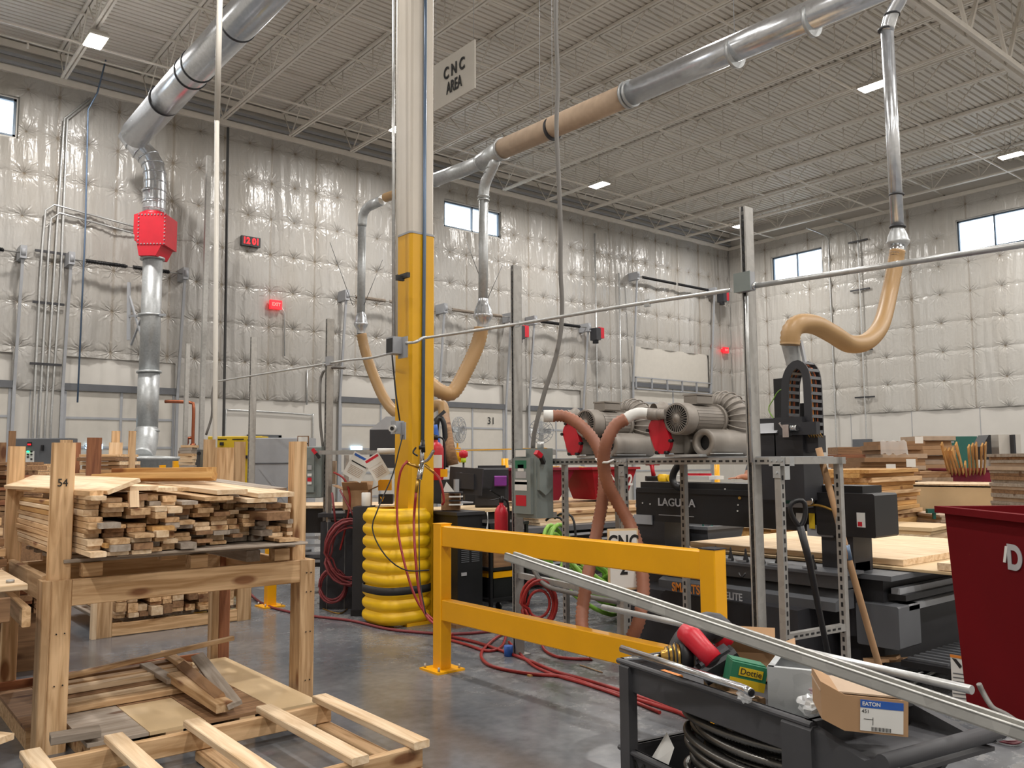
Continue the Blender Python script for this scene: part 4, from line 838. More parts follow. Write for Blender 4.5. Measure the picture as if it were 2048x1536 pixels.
# ---------------------------------------------------------------- the two ring blowers
def blower(y, lab, zb=ZT+.028, x=4.22, s=1.):
    b = thing('ring_blower', lab, 'blower', (x, y, zb), 'ring blowers on the rack')
    zc = zb+.245*s; c = Vector((x, y, zc))
    q = MB(); q.lathe([(.0, 0), (.03, 0), (.03, .004)], c, UX, 20); q.lathe([(.088, .01), (.1, 0), (.104, .012), (.104, .1), (.097, .11), (.06, .11)], c, UX, 36); q.build('fan_cover', 'blower', b)
    q = MB()
    for k in range(30):
        a = k*math.pi/15; v = Vector((0, math.cos(a), math.sin(a))); q.beam(c+v*.025+UX*.002, c+v*.09+UX*.002, .0032, .004, UX)
    for R_ in (.026, .091): q.tube([c+Vector((.003, R_*math.cos(t*math.pi/15), R_*math.sin(t*math.pi/15))) for t in range(31)], .004, 5)
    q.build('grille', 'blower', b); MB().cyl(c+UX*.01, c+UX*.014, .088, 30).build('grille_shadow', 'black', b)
    q = MB(); q.cyl(c+UX*.1, c+UX*.4, .083, 28)
    for k in range(26):
        a = k*2*math.pi/26; v = Vector((0, math.cos(a), math.sin(a))); q.beam(c+v*.09+UX*.12, c+v*.09+UX*.39, .004, .02, v.cross(UX))
    q.cyl(c+UX*.38, c+UX*.41, .106, 28); q.build('motor_body', 'blower', b)
    q = MB(); q.box(c+Vector((.23, .0, .125)), (.16, .11, .06), ch=.008); q.box(c+Vector((.23, 0, .158)), (.17, .12, .01)); q.build('terminal_box', 'blower', b)
    # ring housing: fat torus with ribs, axis along x
    q = MB(); R, rr = .115, .07; cc = c+UX*.5
    for i in range(32):
        pass
    n, m_ = 40, 16; vs = []; 
    for i in range(n):
        a = 2*math.pi*i/n
        for j in range(m_):
            t = 2*math.pi*j/m_; rad = R+rr*math.cos(t); vs.append(cc+Vector((rr*1.15*math.sin(t), rad*math.cos(a), rad*math.sin(a))))
    q.add(vs, [(i*m_+j, i*m_+(j+1) % m_, ((i+1) % n)*m_+(j+1) % m_, ((i+1) % n)*m_+j) for i in range(n) for j in range(m_)], 0, True)
    q.cyl(cc-UX*.07, cc+UX*.03, .1, 24); q.build('ring_housing', 'blower', b)
    q = MB()
    for k in range(-3, 19):
        a = math.radians(k*15-10)
        P = [cc+Vector(((rr+.012)*1.15*math.sin(t), (R+(rr+.012)*math.cos(t))*math.cos(a), (R+(rr+.012)*math.cos(t))*math.sin(a))) for t in [(-.55+j*.11)*math.pi for j in range(11)]]
        q.tube(P, .0055, 6)
    q.build('cooling_rib', 'blower', b)['kind'] = 'stuff'
    # two silencer cylinders below, one open-ended towards us
    for k, (dy, dz) in enumerate(((-.115, -.155), (.1, -.16))):
        cc2 = c+Vector((.12, dy, dz)); q = MB(); q.lathe([(.05, .04), (.05, 0), (.085, 0), (.088, .008), (.088, .42), (.07, .43), (0, .43)] if k == 0 else [(0, .03), (.08, .03), (.085, .04), (.085, .4), (0, .41)], cc2, UX, 32)
        q.build('silencer', 'blower', b)
        if k == 0: MB().lathe([(.05, .035), (.0, .035)], cc2+UX*.01, UX, 24).build('silencer_mouth', 'black', b); q = MB()
    q = MB(); q.box(c+Vector((.25, -.2, -.225)), (.3, .03, .006)); q.box(c+Vector((.28, 0, -.236)), (.46, .28, .016)); q.build('base_bracket', 'galvd', b)
    # red oval cover plate and inlet flange on the near side
    a = c+Vector((.0, .16, -.1)); q = MB()
    poly = [(.075*math.cos(t)+(0 if math.sin(t) > 0 else .035), .085*math.sin(t)+(.03 if math.sin(t) > 0 else -.04)) for t in [k*math.pi/12 for k in range(24)]]
    q.prism([(-px, pz) for px, pz in poly], a+UX*.0, UY, UZ, UX*.03); q.build('red_cover', 'red', b)
    q = MB()
    for t in range(0, 24, 4): px_, pz_ = poly[t]; q.cyl(a+UY*-px_*1.02+UZ*pz_*1.02+UX*.02, a+UY*-px_*1.02+UZ*pz_*1.02-UX*.012, .011, 8)
    q.build('clamp_bolt', 'black', b)
    q = MB(); q.prism([(-.1, -.12), (.06, -.12), (.09, .0), (.06, .1), (-.04, .13), (-.1, .06)], a+UX*.03, UY, UZ, UX*.12); q.build('inlet_casting', 'blower', b)
    q = MB(); q.lathe([(.055, 0), (.06, .01), (.06, .03), (.045, .04), (.045, .09)], c+Vector((.06, .14, .06)), Vector((-1, .25, 0)), 20); q.build('inlet_flange', 'blower', b)
    return b
blower(3.5, 'dusty grey ring blower with a red cover, standing beside the tall slotted strut')
blower(4.33, 'dusty grey ring blower with a red cover, behind the crossing brown hoses')
# brown vacuum hoses with cuffs
tag(hose(hz([(1104, 832, 5.9), (1130, 833, 5.9), (1160, 850, 5.85), (1190, 885, 5.8), (1207, 930, 5.75), (1207, 985, 5.7), (1196, 1050, 5.7), (1184, 1110, 5.65), (1174, 1160, 5.6), (1166, 1210, 5.55), (1164, 1250, 5.5), (1172, 1285, 5.45), (1190, 1308, 5.4)]), .038, .026, .17, 14).build('vacuum_hose', 'brownhose'), 'brown ribbed vacuum hose from the left blower down to the low white cuff', 'hose')
tag(hose(hz([(1252, 838, 5.45), (1230, 852, 5.45), (1213, 885, 5.45), (1207, 925, 5.5), (1216, 970, 5.55), (1235, 1005, 5.6), (1258, 1045, 5.6), (1274, 1090, 5.55), (1284, 1140, 5.5), (1286, 1190, 5.45), (1278, 1240, 5.4), (1264, 1275, 5.4)]), .038, .026, .17, 14).build('vacuum_hose', 'brownhose'), 'brown ribbed vacuum hose from the white elbow down beside the CNC board', 'hose')
tag(MB().cyl(PD(1087, 832, 5.9), PD(1106, 832, 5.9), .042, 18).build('hose_cuff', 'paper'), 'white end cuff of the brown hose at the left blower', 'cuff')
q = MB(); q.tube(spl(hz([(1250, 840, 5.45), (1262, 831, 5.45), (1280, 826, 5.45), (1300, 829, 5.45)]), .02), .036, 16); tag(q.build('hose_cuff', 'paper'), 'white elbow cuff between the brown hose and the right blower', 'cuff')
q = MB(); q.cyl(PD(1296, 828, 5.45), PD(1318, 829, 5.42), .038, 16); q.cyl(PD(1314, 829, 5.42), PD(1330, 828, 5.4), .034, 16); tag(q.build('hose_adapter', 'blower'), 'grey pipe adapter joining the white elbow to the right blower', 'adapter')
q = MB(); q.tube(spl(hz([(1186, 1304, 5.4), (1202, 1314, 5.4), (1222, 1316, 5.4), (1234, 1308, 5.4)]), .02), .04, 14); tag(q.build('hose_cuff', 'paper'), 'taped white end cuff of the brown hose near the floor', 'cuff')
q = MB(); q.tube([PD(1192, 918, 5.6), PD(1200, 925, 5.5), PD(1215, 925, 5.4), PD(1227, 920, 5.5)], .008, 6); tag(q.build('cable_tie', 'paper'), 'white cable tie binding the two brown hoses where they cross', 'cable tie')
# CNC 2 board
a = PD(1246, 1118, 5.5); ux = (Vector((.9, -.5, 0))).normalized(); n_ = ux.cross(UZ)
cb = thing('sign_board', 'white CNC 2 board in a plywood frame on the rack behind the guard rail', 'sign', a-UZ*.19)
MB().box(a, (.2, .02, .385), (ux, -n_, UZ)).build('frame', 'ply', cb); MB().box(a+n_*.012, (.18, .004, .36), (ux, -n_, UZ)).build('board', 'paper', cb)
text('CNC', a+n_*.015+UZ*.1, .135, ux, UZ, 'ink', cb, bold=.003, sx=.7); text('2', a+n_*.015-UZ*.055, .13, ux, UZ, 'ink', cb, bold=.003, sx=.8)
MB().box(a+Vector((.05, .05, -.3)), (.03, .03, .4)).build('stem', 'steelgrey', cb)
# ================================================================ CNC ROUTER (near)
cn = thing('cnc_router', 'black CNC router with gantry beam, tool tray and pine boards on its table', 'CNC machine', (5.6, 4, 0))
XG = 5.62; yl, yr = PX(1272, 1000, XG).y, PX(1736, 1020, XG).y
q = MB(); q.bx(XG, XG+.3, yr+.1, yl, 1.0, 1.27); q.bx(XG-.015, XG+.2, yr+.35, yl-.02, 1.245, 1.285); q.bx(XG+.03, XG+.3, yr+.05, yl-.03, 1.285, 1.335); q.build('gantry_beam', 'black', cn)
q = MB(); q.box((XG+.12, yr+.15, 1.135), (.32, .44, .3), ch=.012); q.build('end_housing', 'black', cn)
MB().bx(XG, XG+.25, yl-.32, yl-.03, .3, 1.0).build('gantry_leg', 'dark', cn)
q = MB(); q.bx(XG+.0, XG+.26, yr+.12, yr+.36, .3, 1.0); q.prism([(yr+.12, .3), (yr+.62, .3), (yr+.4, .75), (yr+.12, .8)], (XG+.02, 0, 0), UY, UZ, UX*.2); q.build('gantry_leg', 'dark', cn)
for y in (yl-.09, yr+.36): MB().bx(XG-.02, XG-.004, y-.1, y+.1, .97, 1.05).build('slide_plate', 'palegrey', cn)
text('LAGUNA', PX(1352, 1006, XG-.006)+UX*0, .09, -UY, UZ, 'silver', cn, bold=.002, sx=1.1)
MB().bx(XG-.006, XG-.003, PX(1388, 1015, XG).y, PX(1318, 1015, XG).y, 1.055, 1.061).build('logo_line', 'silver', cn)
q = MB()
for px, py in ((1285, 1006), (1300, 1008), (1476, 1010), (1475, 1022), (1660, 1006), (1662, 1040), (1450, 978)): q.cyl(PX(px, py, XG-.008), PX(px, py, XG), .007, 8)
q.build('screw', 'chrome', cn)
MB().cyl(PX(1479, 996, XG-.012), PX(1479, 996, XG), .012, 10).build('brass_plug', 'brass', cn)
# table, tool tray, base
q = MB(); q.bx(5.7, 8.3, 2.95, 5.05, .42, .7); q.bx(5.72, 8.28, 2.97, 5.03, .05, .42); q.build('table_base', 'dark', cn)
q = MB(); q.bx(5.62, 8.4, 2.85, 5.1, .7, .735); q.build('table_top', 'midgrey', cn)
q = MB(); q.bx(5.42, 5.62, 3.1, 4.75, .64, .75); q.bx(5.36, 5.64, 3.05, 4.8, .735, .755); q.build('tool_tray', 'midgrey', cn)
for px, py in ((1431, 1090), (1461, 1094), (1491, 1098), (1524, 1102), (1555, 1106), (1626, 1115)):
    p = PX(px, py, 5.45); p.z = .757
    MB().lathe([(.022, 0), (.024, .01), (.012, .05), (.008, .07), (.008, .085), (.004, .1), (0, .1)], p, UZ, 14).build('tool_holder', 'black' if px > 1530 else 'dark', cn)
    MB().box(p+Vector((.0, .03, .008)), (.05, .09, .014)).build('holder_clip', 'palegrey', cn)
q = MB(); y_ = [PX(a, 1170, 5.3).y for a in (1330, 1420, 1560, 1640)]
q.prism([(0, .5), (.24, .5), (.24, .63), (.16, .63), (0, .56)], (5.34, 3.1, 0), UX, UZ, UY*1.55); q.build('drip_tray', 'midgrey', cn)
q = MB(); q.bx(5.2, 5.7, 3.3, 4.85, .1, .5); q.build('front_panel', 'dark', cn)
P = []
y0_, y1_ = PX(1322, 1180, 5.195).y, PX(1500, 1200, 5.195).y; zc_ = .39
MB().prism([(y0_-.0, zc_-.1), (y0_-.04, zc_-.13), (y1_, zc_-.13), (y1_, zc_+.1), (y0_-.05, zc_+.12), (y0_, zc_+.08)], (5.192, 0, 0), UY, UZ, UX*.003).build('name_plate', 'black', cn)
p = PX(1388, 1180, 5.19); text('SMARTSHOP', (5.188, p.y, p.z), .095, -UY, UZ, 'orange', cn, bold=.002, sx=.8)
p = PX(1464, 1193, 5.19); text('2ELITE', (5.188, p.y, p.z), .075, -UY, UZ, 'silver', cn, bold=.001, sx=.85)
MB().tube([PX(1478, 1146, 5.19), PX(1481, 1153, 5.18), PX(1486, 1154, 5.18), PX(1491, 1146, 5.19)], .006, 6).build('hook', 'black', cn)
# near end of the machine: rails, chain tray, motor boxes
q = MB(); q.bx(5.75, 8.3, 2.86, 2.92, .6, .64); q.bx(5.75, 8.3, 2.8, 2.88, .5, .54); q.build('linear_rail', 'palegrey', cn)
q = MB(); q.bx(5.75, 8.3, 2.82, 2.95, .56, .6); q.build('rail_bed', 'black', cn)
q = MB(); q.bx(5.6, 8.3, 2.5, 2.8, .16, .2); q.bx(5.6, 8.3, 2.48, 2.5, .1, .2); q.build('chain_tray', 'black', cn)
q = MB(); x = 5.65
while x < 8.2: q.bx(x, x+.03, 2.52, 2.78, .201, .215); x += .085
q.build('tray_rung', 'midgrey', cn)['kind'] = 'stuff'
q = MB(); q.box((5.75, 2.95, .4), (.3, .3, .28), ch=.01); q.build('motor_box', 'midgrey', cn)
q = MB(); q.box((7.5, 2.82, .66), (.22, .12, .12)); q.box((7.5, 2.82, .73), (.26, .15, .02)); q.build('limit_bracket', 'palegrey', cn)
q = MB(); q.bx(5.4, 8.3, 2.9, 4.9, .0, .05); q.build('plinth', 'black', cn)
# control box with teal label on the beam
p = PX(1594, 995, XG-.06); q = MB(); q.box(p, (.1, .2, .14)); q.build('controller_box', 'palegrey', cn); MB().box(p+Vector((-.052, .04, 0)), (.003, .12, .09)).build('teal_label', 'teal', cn)
MB().cyl(p+Vector((-.06, -.13, -.02)), p+Vector((-.02, -.13, -.02)), .028, 16).build('gauge', 'chrome', cn)
MB().box(PX(1624, 1042, XG-.03), (.004, .045, .11)).build('yellow_label', 'yelpanel', cn); MB().box(PX(1600, 1040, XG-.03), (.004, .06, .1)).build('white_label', 'paper', cn)
MB().box(PX(1722, 1040, XG-.045), (.004, .06, .1)).build('white_label', 'paper', cn); MB().box(PX(1720, 1048, XG-.048), (.003, .03, .03)).build('red_mark', 'red', cn)
q = MB(); q.tube(spl([PX(1606, 1012, XG-.08), PX(1630, 1010, XG-.08), PX(1650, 1014, XG-.07), PX(1680, 1028, XG-.06)], .03), .009, 8); q.build('air_fitting', 'brass', cn)
# head: enclosure, back plate, energy chain, dust hood
xh = 5.42; ye0, ye1 = PX(1512, 900, xh).y, PX(1606, 900, xh).y
zt1, zt2 = PX(1540, 836, xh).z, PX(1540, 972, xh).z
q = MB(); q.bx(xh+.0, xh+.25, ye1, ye0-.16, zt2-.1, zt1-.0); q.bx(xh, xh+.25, ye0-.17, ye0+.02, zt2-.1, zt1-.12)
q.prism([(ye0+.02, zt1-.12), (ye0-.16, zt1-.12), (ye0-.16, zt1), (ye0+.02, zt1)], (xh+.06, 0, 0), UY, UZ, UX*.19); q.build('head_cover', 'dark', cn)
q = MB(); q.prism([(0, -.115), (.12, 0), (.25, 0), (.06, -.115)], (xh-.02, ye0-.19, zt1+.003), UX, UZ, UY*.22); q.build('sloped_lid', 'palegrey', cn)
q = MB(); a = PX(1548, 758, XG+.05); b = PX(1582, 840, XG+.05); q.bx(XG+.04, XG+.07, b.y, a.y, 1.6, a.z); q.bx(XG+.05, XG+.2, b.y-.12, b.y, 1.55, a.z-.2); q.build('back_plate', 'black', cn)
q = MB(); q.box(PX(1583, 858, xh-.01)-UY*.06, (.05, .3, .09)); q.build('chain_bracket', 'dark', cn)
q = MB(); c_ = PX(1575, 862, xh-.06); q.box(c_, (.05, .05, .09)); q.cyl(c_+Vector((0, -.03, .02)), c_+Vector((0, -.08, .02)), .022, 14); q.beam(c_+Vector((0, .03, .02)), c_+Vector((0, .06, .06)), .02, .012); q.build('air_regulator', 'chrome', cn)
def arch(x, pts, off): return [Vector((x, PX(a, b, XG).y, PX(a, b, XG).z)) for a, b in pts]
cpts = [(1594, 905), (1594, 850), (1594, 800), (1595, 765), (1603, 742), (1618, 731), (1632, 742), (1637, 765), (1639, 800), (1641, 850), (1643, 900)]
for xx in (XG-.16, XG-.02):
    P = spl(arch(xx, cpts, 0), .03); q = MB(); A = []; B = []
    for i, p in enumerate(P):
        t = (P[min(i+1, len(P)-1)]-P[max(0, i-1)]).normalized(); nn = t.cross(UX); A.append(p+nn*.03); B.append(p-nn*.03)
    n = len(P); vs = A+B+[v+UX*.012 for v in A]+[v+UX*.012 for v in B]
    fs = []
    for i in range(n-1): fs += [(i, i+1, n+i+1, n+i), (2*n+i, 3*n+i, 3*n+i+1, 2*n+i+1), (i, 2*n+i, 2*n+i+1, i+1), (n+i, n+i+1, 3*n+i+1, 3*n+i)]
    q.add(vs, fs); q.build('chain_side', 'dark', cn)
P = spl(arch(XG-.16, cpts, 0), .055); q = MB()
for i, p in enumerate(P[:-1]):
    t = (P[i+1]-p).normalized(); nn = t.cross(UX); 
    for s_ in (-1, 1): q.box(p+UX*.075+nn*(.027*s_), (.14, .022, .006), (UX, t, nn))
q.build('chain_rung', 'midgrey', cn)['kind'] = 'stuff'
for k, mm in enumerate(('blue', 'orange', 'black', 'copper')):
    P = spl(arch(XG-.13+k*.03, cpts, 0), .05); MB().tube(P, .009, 6).build('chain_cable', mm, cn)
P = spl([PX(1617, 750, XG-.1), PX(1616, 790, XG-.1), PX(1618, 850, XG-.1), PX(1620, 900, XG-.1)], .01); MB().tube(P, [.013+.003*(i % 2) for i in range(len(P))], 8).build('ribbed_cable', 'woodpale', cn)
q = MB(); q.box(PX(1630, 888, XG-.12), (.1, .11, .12)); q.build('valve_block', 'dark', cn)
q = MB()
for k in range(6): a = PX(1620+k*5, 875, XG-.17); q.tube(spl([a, a+Vector((-.02, .02, .05)), a+Vector((.02, .06, .06)), a+Vector((.04, .09, .0))], .02), .004, 5)
q.build('valve_tube', 'brass', cn)['kind'] = 'stuff'
q = MB(); q.lathe([(.066, .0), (.07, -.01), (.066, -.02), (.055, -.17), (.04, -.24), (.04, -.28)], PX(1580, 684, XG-.0), Vector((-.05, .12, 1)), 20); q.build('dust_spigot', 'galvd', cn)
q = MB(); q.beam(PX(1601, 682, XG), PX(1612, 735, XG), .03, .02); q.build('spigot_strap', 'palegrey', cn)
q = MB(); q.tube(spl([PX(1590, 774, XG-.02), PX(1560, 780, XG-.05), PX(1546, 800, XG-.05), PX(1537, 818, XG-.05), PX(1548, 838, XG-.05)], .03), .004, 6); q.build('signal_cable', 'lime', cn)
MB().box(PX(1576, 775, XG+.02), (.004, .05, .2)).build('white_label', 'paper', cn)
# boards on the machine table
bl = [((5.75, 3.0), (8.0, 3.05), 1.0, .02, 0), ]
q = plank('plywood_sheet', (6.98, 2.55, .75), (6.98, 4.9, .75), 2.1, .02, 'ply', None, UZ, .002); tag(q, 'wide plywood sheet lying flat on the router table, lowest layer', 'board')
q = plank('glued_board', (6.95, 2.95, .785), (6.95, 4.85, .785), 1.9, .045, 'woodpale', None, UZ, .003); tag(q, 'thick pale edge-glued pine panel on the router table', 'board')
q = plank('pine_board', (5.95, 2.62, .79), (8.2, 2.66, .79), .14, .05, 'woodpale', None, UZ, .003); tag(q, 'long pale pine board along the near edge of the router table', 'board')
# things lying on the gantry and beyond
def drill(loc, ang, lab, s=1., cols=('red', 'black'), up=UZ):
    r = thing('cordless_drill', lab, 'drill', loc); c = Vector(loc); u = Vector((math.cos(ang), math.sin(ang), 0))
    q = MB(); q.cyl(c+UZ*.19*s-u*.08*s, c+UZ*.19*s+u*.06*s, .033*s, 16); q.build('motor_housing', cols[0], r)
    q = MB(); q.tube([c+UZ*.17*s, c+UZ*.1*s-u*.01*s, c+UZ*.05*s-u*.02*s], [.024*s, .02*s, .024*s], 12); q.build('grip', cols[0], r)
    MB().box(c+UZ*.025*s, (.12*s, .075*s, .05*s), (u, UZ.cross(u), UZ), ch=.008).build('battery', cols[1], r)
    MB().lathe([(.026*s, 0), (.026*s, .03*s), (.015*s, .06*s), (.004*s, .065*s), (.004*s, .11*s)], c+UZ*.19*s+u*.06*s, u, 14).build('chuck', cols[1], r)
    return r
p = PX(1304, 964, XG+.25); p.z = 1.337; p.y += .0; drill(p, 2.6, 'red and black cordless drill standing on the gantry beam of the router', .9)
p = PX(1328, 960, XG+.2); p.z = 1.337; q = MB(); q.lathe([(.05, 0), (.055, .03), (.03, .06), (.015, .065)], p, UZ, 14); q.cyl(p+Vector((0, -.06, .03)), p+Vector((0, .05, .035)), .03, 12); tag(q.build('yellow_tool', 'yelplast'), 'small yellow sander lying on the gantry beam beside the drill', 'tool')
p = PX(1355, 966, XG); q = MB(); q.box(PX(1395, 955, XG+.25), (.2, .4, .03)); tag(q.build('tool_tray_box', 'paper'), 'white tray holding red pliers on the gantry beam', 'tray')
q = MB(); a = PX(1395, 949, XG+.22); q.beam(a+UY*.1, a-UY*.02, .03, .02); q.beam(a-UY*.0, a-UY*.12+UX*.03, .02, .02); tag(q.build('pliers', 'red'), 'red-handled pliers on the white tray', 'pliers')
q = MB(); a = [PX(b, c, XG-.06) for b, c in ((1362, 925), (1350, 940), (1345, 958), (1352, 972), (1362, 975))]; q.tube(spl(a, .02), .03, 10); tag(q.build('bent_cable_chain', 'black'), 'black curved cable chain resting on the left part of the gantry beam', 'cable chain')
# ================================================================ POLES LEANING
q = MB(); q.tube([PD(1776, 1398, 5.35), PD(1757, 1328, 5.35), PD(1700, 1128, 5.3), PD(1637, 896, 5.3)], .0205, 14)
bp = thing('broom_pole', 'long tan wooden broom pole leaning on the right end of the rack', 'pole', PD(1776, 1398, 5.35)); q.build('pole', 'card', bp)
MB().cyl(PD(1698, 1120, 5.3), PD(1692, 1090, 5.3), .0215, 12).build('sticker', 'blueair', bp)
wd = thing('vacuum_wand', 'black D-grip wand leaning against the front of the rack', 'tool', PD(1662, 1335, 4.95))
MB().tube([PD(1665, 1352, 4.95), PD(1642, 1240, 4.95), PD(1618, 1120, 4.9), PD(1600, 1052, 4.9)], [.017, .017, .02, .022], 12).build('shaft', 'black', wd)
P = spl([PD(1600, 1055, 4.9), PD(1586, 1035, 4.9), PD(1580, 1015, 4.9), PD(1588, 1003, 4.9), PD(1606, 1002, 4.9), PD(1611, 1018, 4.9), PD(1608, 1040, 4.9), PD(1600, 1055, 4.9)], .02); MB().tube(P, .014, 10).build('grip', 'black', wd)
# ================================================================ PERSON behind the machine
pc_ = PD(1532, 1000, 10.9); pcx, pcy = pc_.x, pc_.y
pe = thing('person', 'person in a hi-vis vest and grey shirt behind the router, one hand stretched out', 'person', (pcx, pcy, 0))
rt = Vector((math.cos(YAW), -math.sin(YAW), 0)); fw = Vector((math.sin(YAW), math.cos(YAW), 0))
def skin(name, nodes, edges, mat, par, lv=2, loc=Vector((0,0,0))):
    me = bpy.data.meshes.new(name); off = OFF[par.name]; me.from_pydata([Vector(n[0])-off for n in nodes], edges, []); o = bpy.data.objects.new(name, me); COL.objects.link(o); o.parent = par
    me.materials.append(M[mat]); md = o.modifiers.new('s', 'SKIN'); sd = o.modifiers.new('u', 'SUBSURF'); sd.levels = lv; sd.render_levels = lv
    for v, n in zip(me.skin_vertices[0].data, nodes): v.radius = (n[1], n[1] if len(n) < 3 else n[2])
    me.skin_vertices[0].data[0].use_root = True; return o
B0 = Vector((pcx, pcy, 0))
def bp3(r_, f_, z): return B0 + rt*r_ + fw*f_ + UZ*z
hand = PD(1474, 956, 10.6)
nodes = [(bp3(0, 0, .95), .16, .12), (bp3(-.03, 0, 1.15), .14, .11), (bp3(-.09, -.02, 1.36), .17, .12), (bp3(-.12, -.03, 1.45), .09, .08), (bp3(-.14, -.05, 1.54), .055), (bp3(-.16, -.06, 1.64), .085, .095), (bp3(-.17, -.07, 1.72), .075, .085),
         (bp3(-.22, -.16, 1.42), .06), (bp3(-.3, -.2, 1.3), .045), (hand+rt*.06+UZ*.02, .032), (hand+rt*.01, .03, .018),
         (bp3(.08, .1, 1.4), .06), (bp3(.12, .1, 1.15), .045), (bp3(.02, -.05, 1.0), .035),
         (bp3(.09, 0, .85), .09), (bp3(.1, .02, .48), .06), (bp3(.1, .0, .08), .042), (bp3(.1, -.14, .04), .035), (bp3(-.09, 0, .85), .09), (bp3(-.1, .02, .48), .06), (bp3(-.1, .0, .08), .042), (bp3(-.1, -.14, .04), .035)]
k = len(nodes); ed = [(0,1),(1,2),(2,3),(3,4),(4,5),(5,6),(2,7),(7,8),(8,9),(9,10),(2,11),(11,12),(12,13),(0,14),(14,15),(15,16),(16,17),(0,18),(18,19),(19,20),(20,21)]
for j, (da, L_) in enumerate(((-.025, .07), (-.008, .085), (.01, .08), (.026, .06))):
    p1 = hand-rt*.03+fw*da; p2 = hand-rt*(.03+L_*.55)+fw*da*1.3; p3 = hand-rt*(.03+L_)+fw*da*1.4-UZ*.012
    nodes += [(p1, .011), (p2, .009), (p3, .008)]; ed += [(10, k), (k, k+1), (k+1, k+2)]; k += 3
nodes += [(hand+fw*-.04-UZ*.0, .011), (hand-rt*.02-fw*.065, .009)]; ed += [(10, k), (k, k+1)]
skin('body', nodes, ed, 'skin', pe)
def grow(i, g): return (nodes[i][0], nodes[i][1]+g, (nodes[i][2] if len(nodes[i]) > 2 else nodes[i][1])+g)
skin('shirt', [grow(0, .012), grow(1, .012), grow(2, .012), (nodes[3][0], .085, .08), grow(7, .015), (nodes[8][0]+(nodes[7][0]-nodes[8][0])*.25, .056), grow(11, .015), (nodes[12][0]+(nodes[11][0]-nodes[12][0])*.3, .056)], [(0,1),(1,2),(2,3),(2,4),(4,5),(2,6),(6,7)], 'shirt', pe)
skin('vest', [grow(0, .022), grow(1, .024), (nodes[2][0], .19, .145), (nodes[3][0]-UZ*.01, .1, .095)], [(0,1),(1,2),(2,3)], 'hivis', pe)
skin('trousers', [grow(0, .014), grow(14, .012), grow(15, .015), (nodes[16][0]+UZ*.04, .06), grow(18, .012), grow(19, .015), (nodes[20][0]+UZ*.04, .06)], [(0,1),(1,2),(2,3),(0,4),(4,5),(5,6)], 'dark', pe)
skin('hair', [(nodes[6][0]+UZ*.02+rt*.01, .078, .088), (nodes[5][0]+fw*.03+rt*.025, .07, .075)], [(0,1)], 'black', pe)
# ================================================================ MIDDLE GROUND AROUND THE COLUMN
def wbox(x0, x1, y0, y1, z0, z1, name, mat, par): return MB().bx(x0, x1, y0, y1, z0, z1).build(name, mat, par)
# black control cabinet right of the column
r = thing('control_cabinet', 'black control cabinet with two vent grilles behind the nearest guard rail post', 'cabinet', (4.78, 6.7, 0))
wbox(4.66, 4.95, 6.5, 6.9, .02, 1.02, 'body', 'black', r); wbox(4.64, 4.97, 6.48, 6.92, 1.02, 1.05, 'top', 'dark', r); wbox(4.6, 5.02, 6.44, 6.95, 0, .03, 'pallet_base', 'woodbrown', r)
q = MB()
for k in range(12):
    for xx in (4.7, 4.82): q.bx(xx, xx+.09, 6.494, 6.5, .78-.018*k, .788-.018*k)
q.build('vent_grille', 'midgrey', r)['kind'] = 'stuff'; wbox(4.7, 4.76, 6.492, 6.5, .46, .49, 'badge', 'silver', r)
# paper hung on it
tag(MB().quadstrip([(4.97, 6.46-.02*math.sin(k*.8), 1.04-.035*k) for k in range(9)], [(5.02, 6.5, 1.04-.035*k) for k in range(9)]).build('hanging_paper', 'paper'), 'curled white paper hanging from the corner of the black cabinet', 'paper')
# small dark cart with boxes
r = thing('service_cart', 'small black frame cart holding a brown carton and a yellow-lidded toolbox', 'cart', (5.15, 6.7, 0))
for x, y in ((5.05, 6.5), (5.5, 6.5), (5.05, 6.95), (5.5, 6.95)): wbox(x-.015, x+.015, y-.015, y+.015, .08, .92, 'leg', 'black', r); MB().cyl((x-.01, y, .04), (x+.015, y, .04), .04, 12).build('caster', 'rubber', r)
for z in (.18, .9): wbox(5.03, 5.52, 6.48, 6.97, z, z+.03, 'shelf', 'black', r)
b = wbox(5.1, 5.32, 6.52, 6.8, .5, .68, 'box', 'woodbrown', None); tag(b, 'brown carton in the small black cart', 'carton')
r2 = thing('toolbox', 'black toolbox with yellow lid in the small black cart', 'toolbox', (5.2, 6.65, .21)); wbox(5.1, 5.36, 6.52, 6.8, .21, .4, 'body', 'black', r2); wbox(5.09, 5.37, 6.51, 6.81, .4, .46, 'lid', 'yellow', r2)
wbox(5.06, 5.5, 6.5, 6.95, .47, .5, 'shelf', 'black', r)
# desk with computer
r = thing('work_desk', 'workshop desk with a pale ply top behind the red extinguisher', 'desk', (5.5, 7.4, 0))
wbox(4.98, 5.96, 7.02, 7.8, 1.0, 1.03, 'desk_top', 'ply', r); wbox(5.02, 5.92, 7.1, 7.13, .1, .98, 'front_panel', 'black', r)
for x in (5.0, 5.9): wbox(x, x+.04, 7.1, 7.75, 0, 1.0, 'leg', 'dark', r)
m = thing('monitor', 'black computer monitor turned away from us on its stand right of the column', 'monitor', PD(930, 1010, 8.9))
cm = PD(932, 962, 8.9); uxm = (rt*1.0+fw*-.25).normalized(); nm_ = uxm.cross(UZ); tl = (UZ+uxm*.0).normalized(); uxt = (uxm-UZ*.07).normalized(); uzt = nm_.cross(uxt)*-1
MB().box(cm, (.36, .03, .28), (uxt, nm_, UZ+uxt*.07)).box(cm+nm_*.03, (.2, .04, .16), (uxt, nm_, UZ)).build('screen_case', 'dark', m)
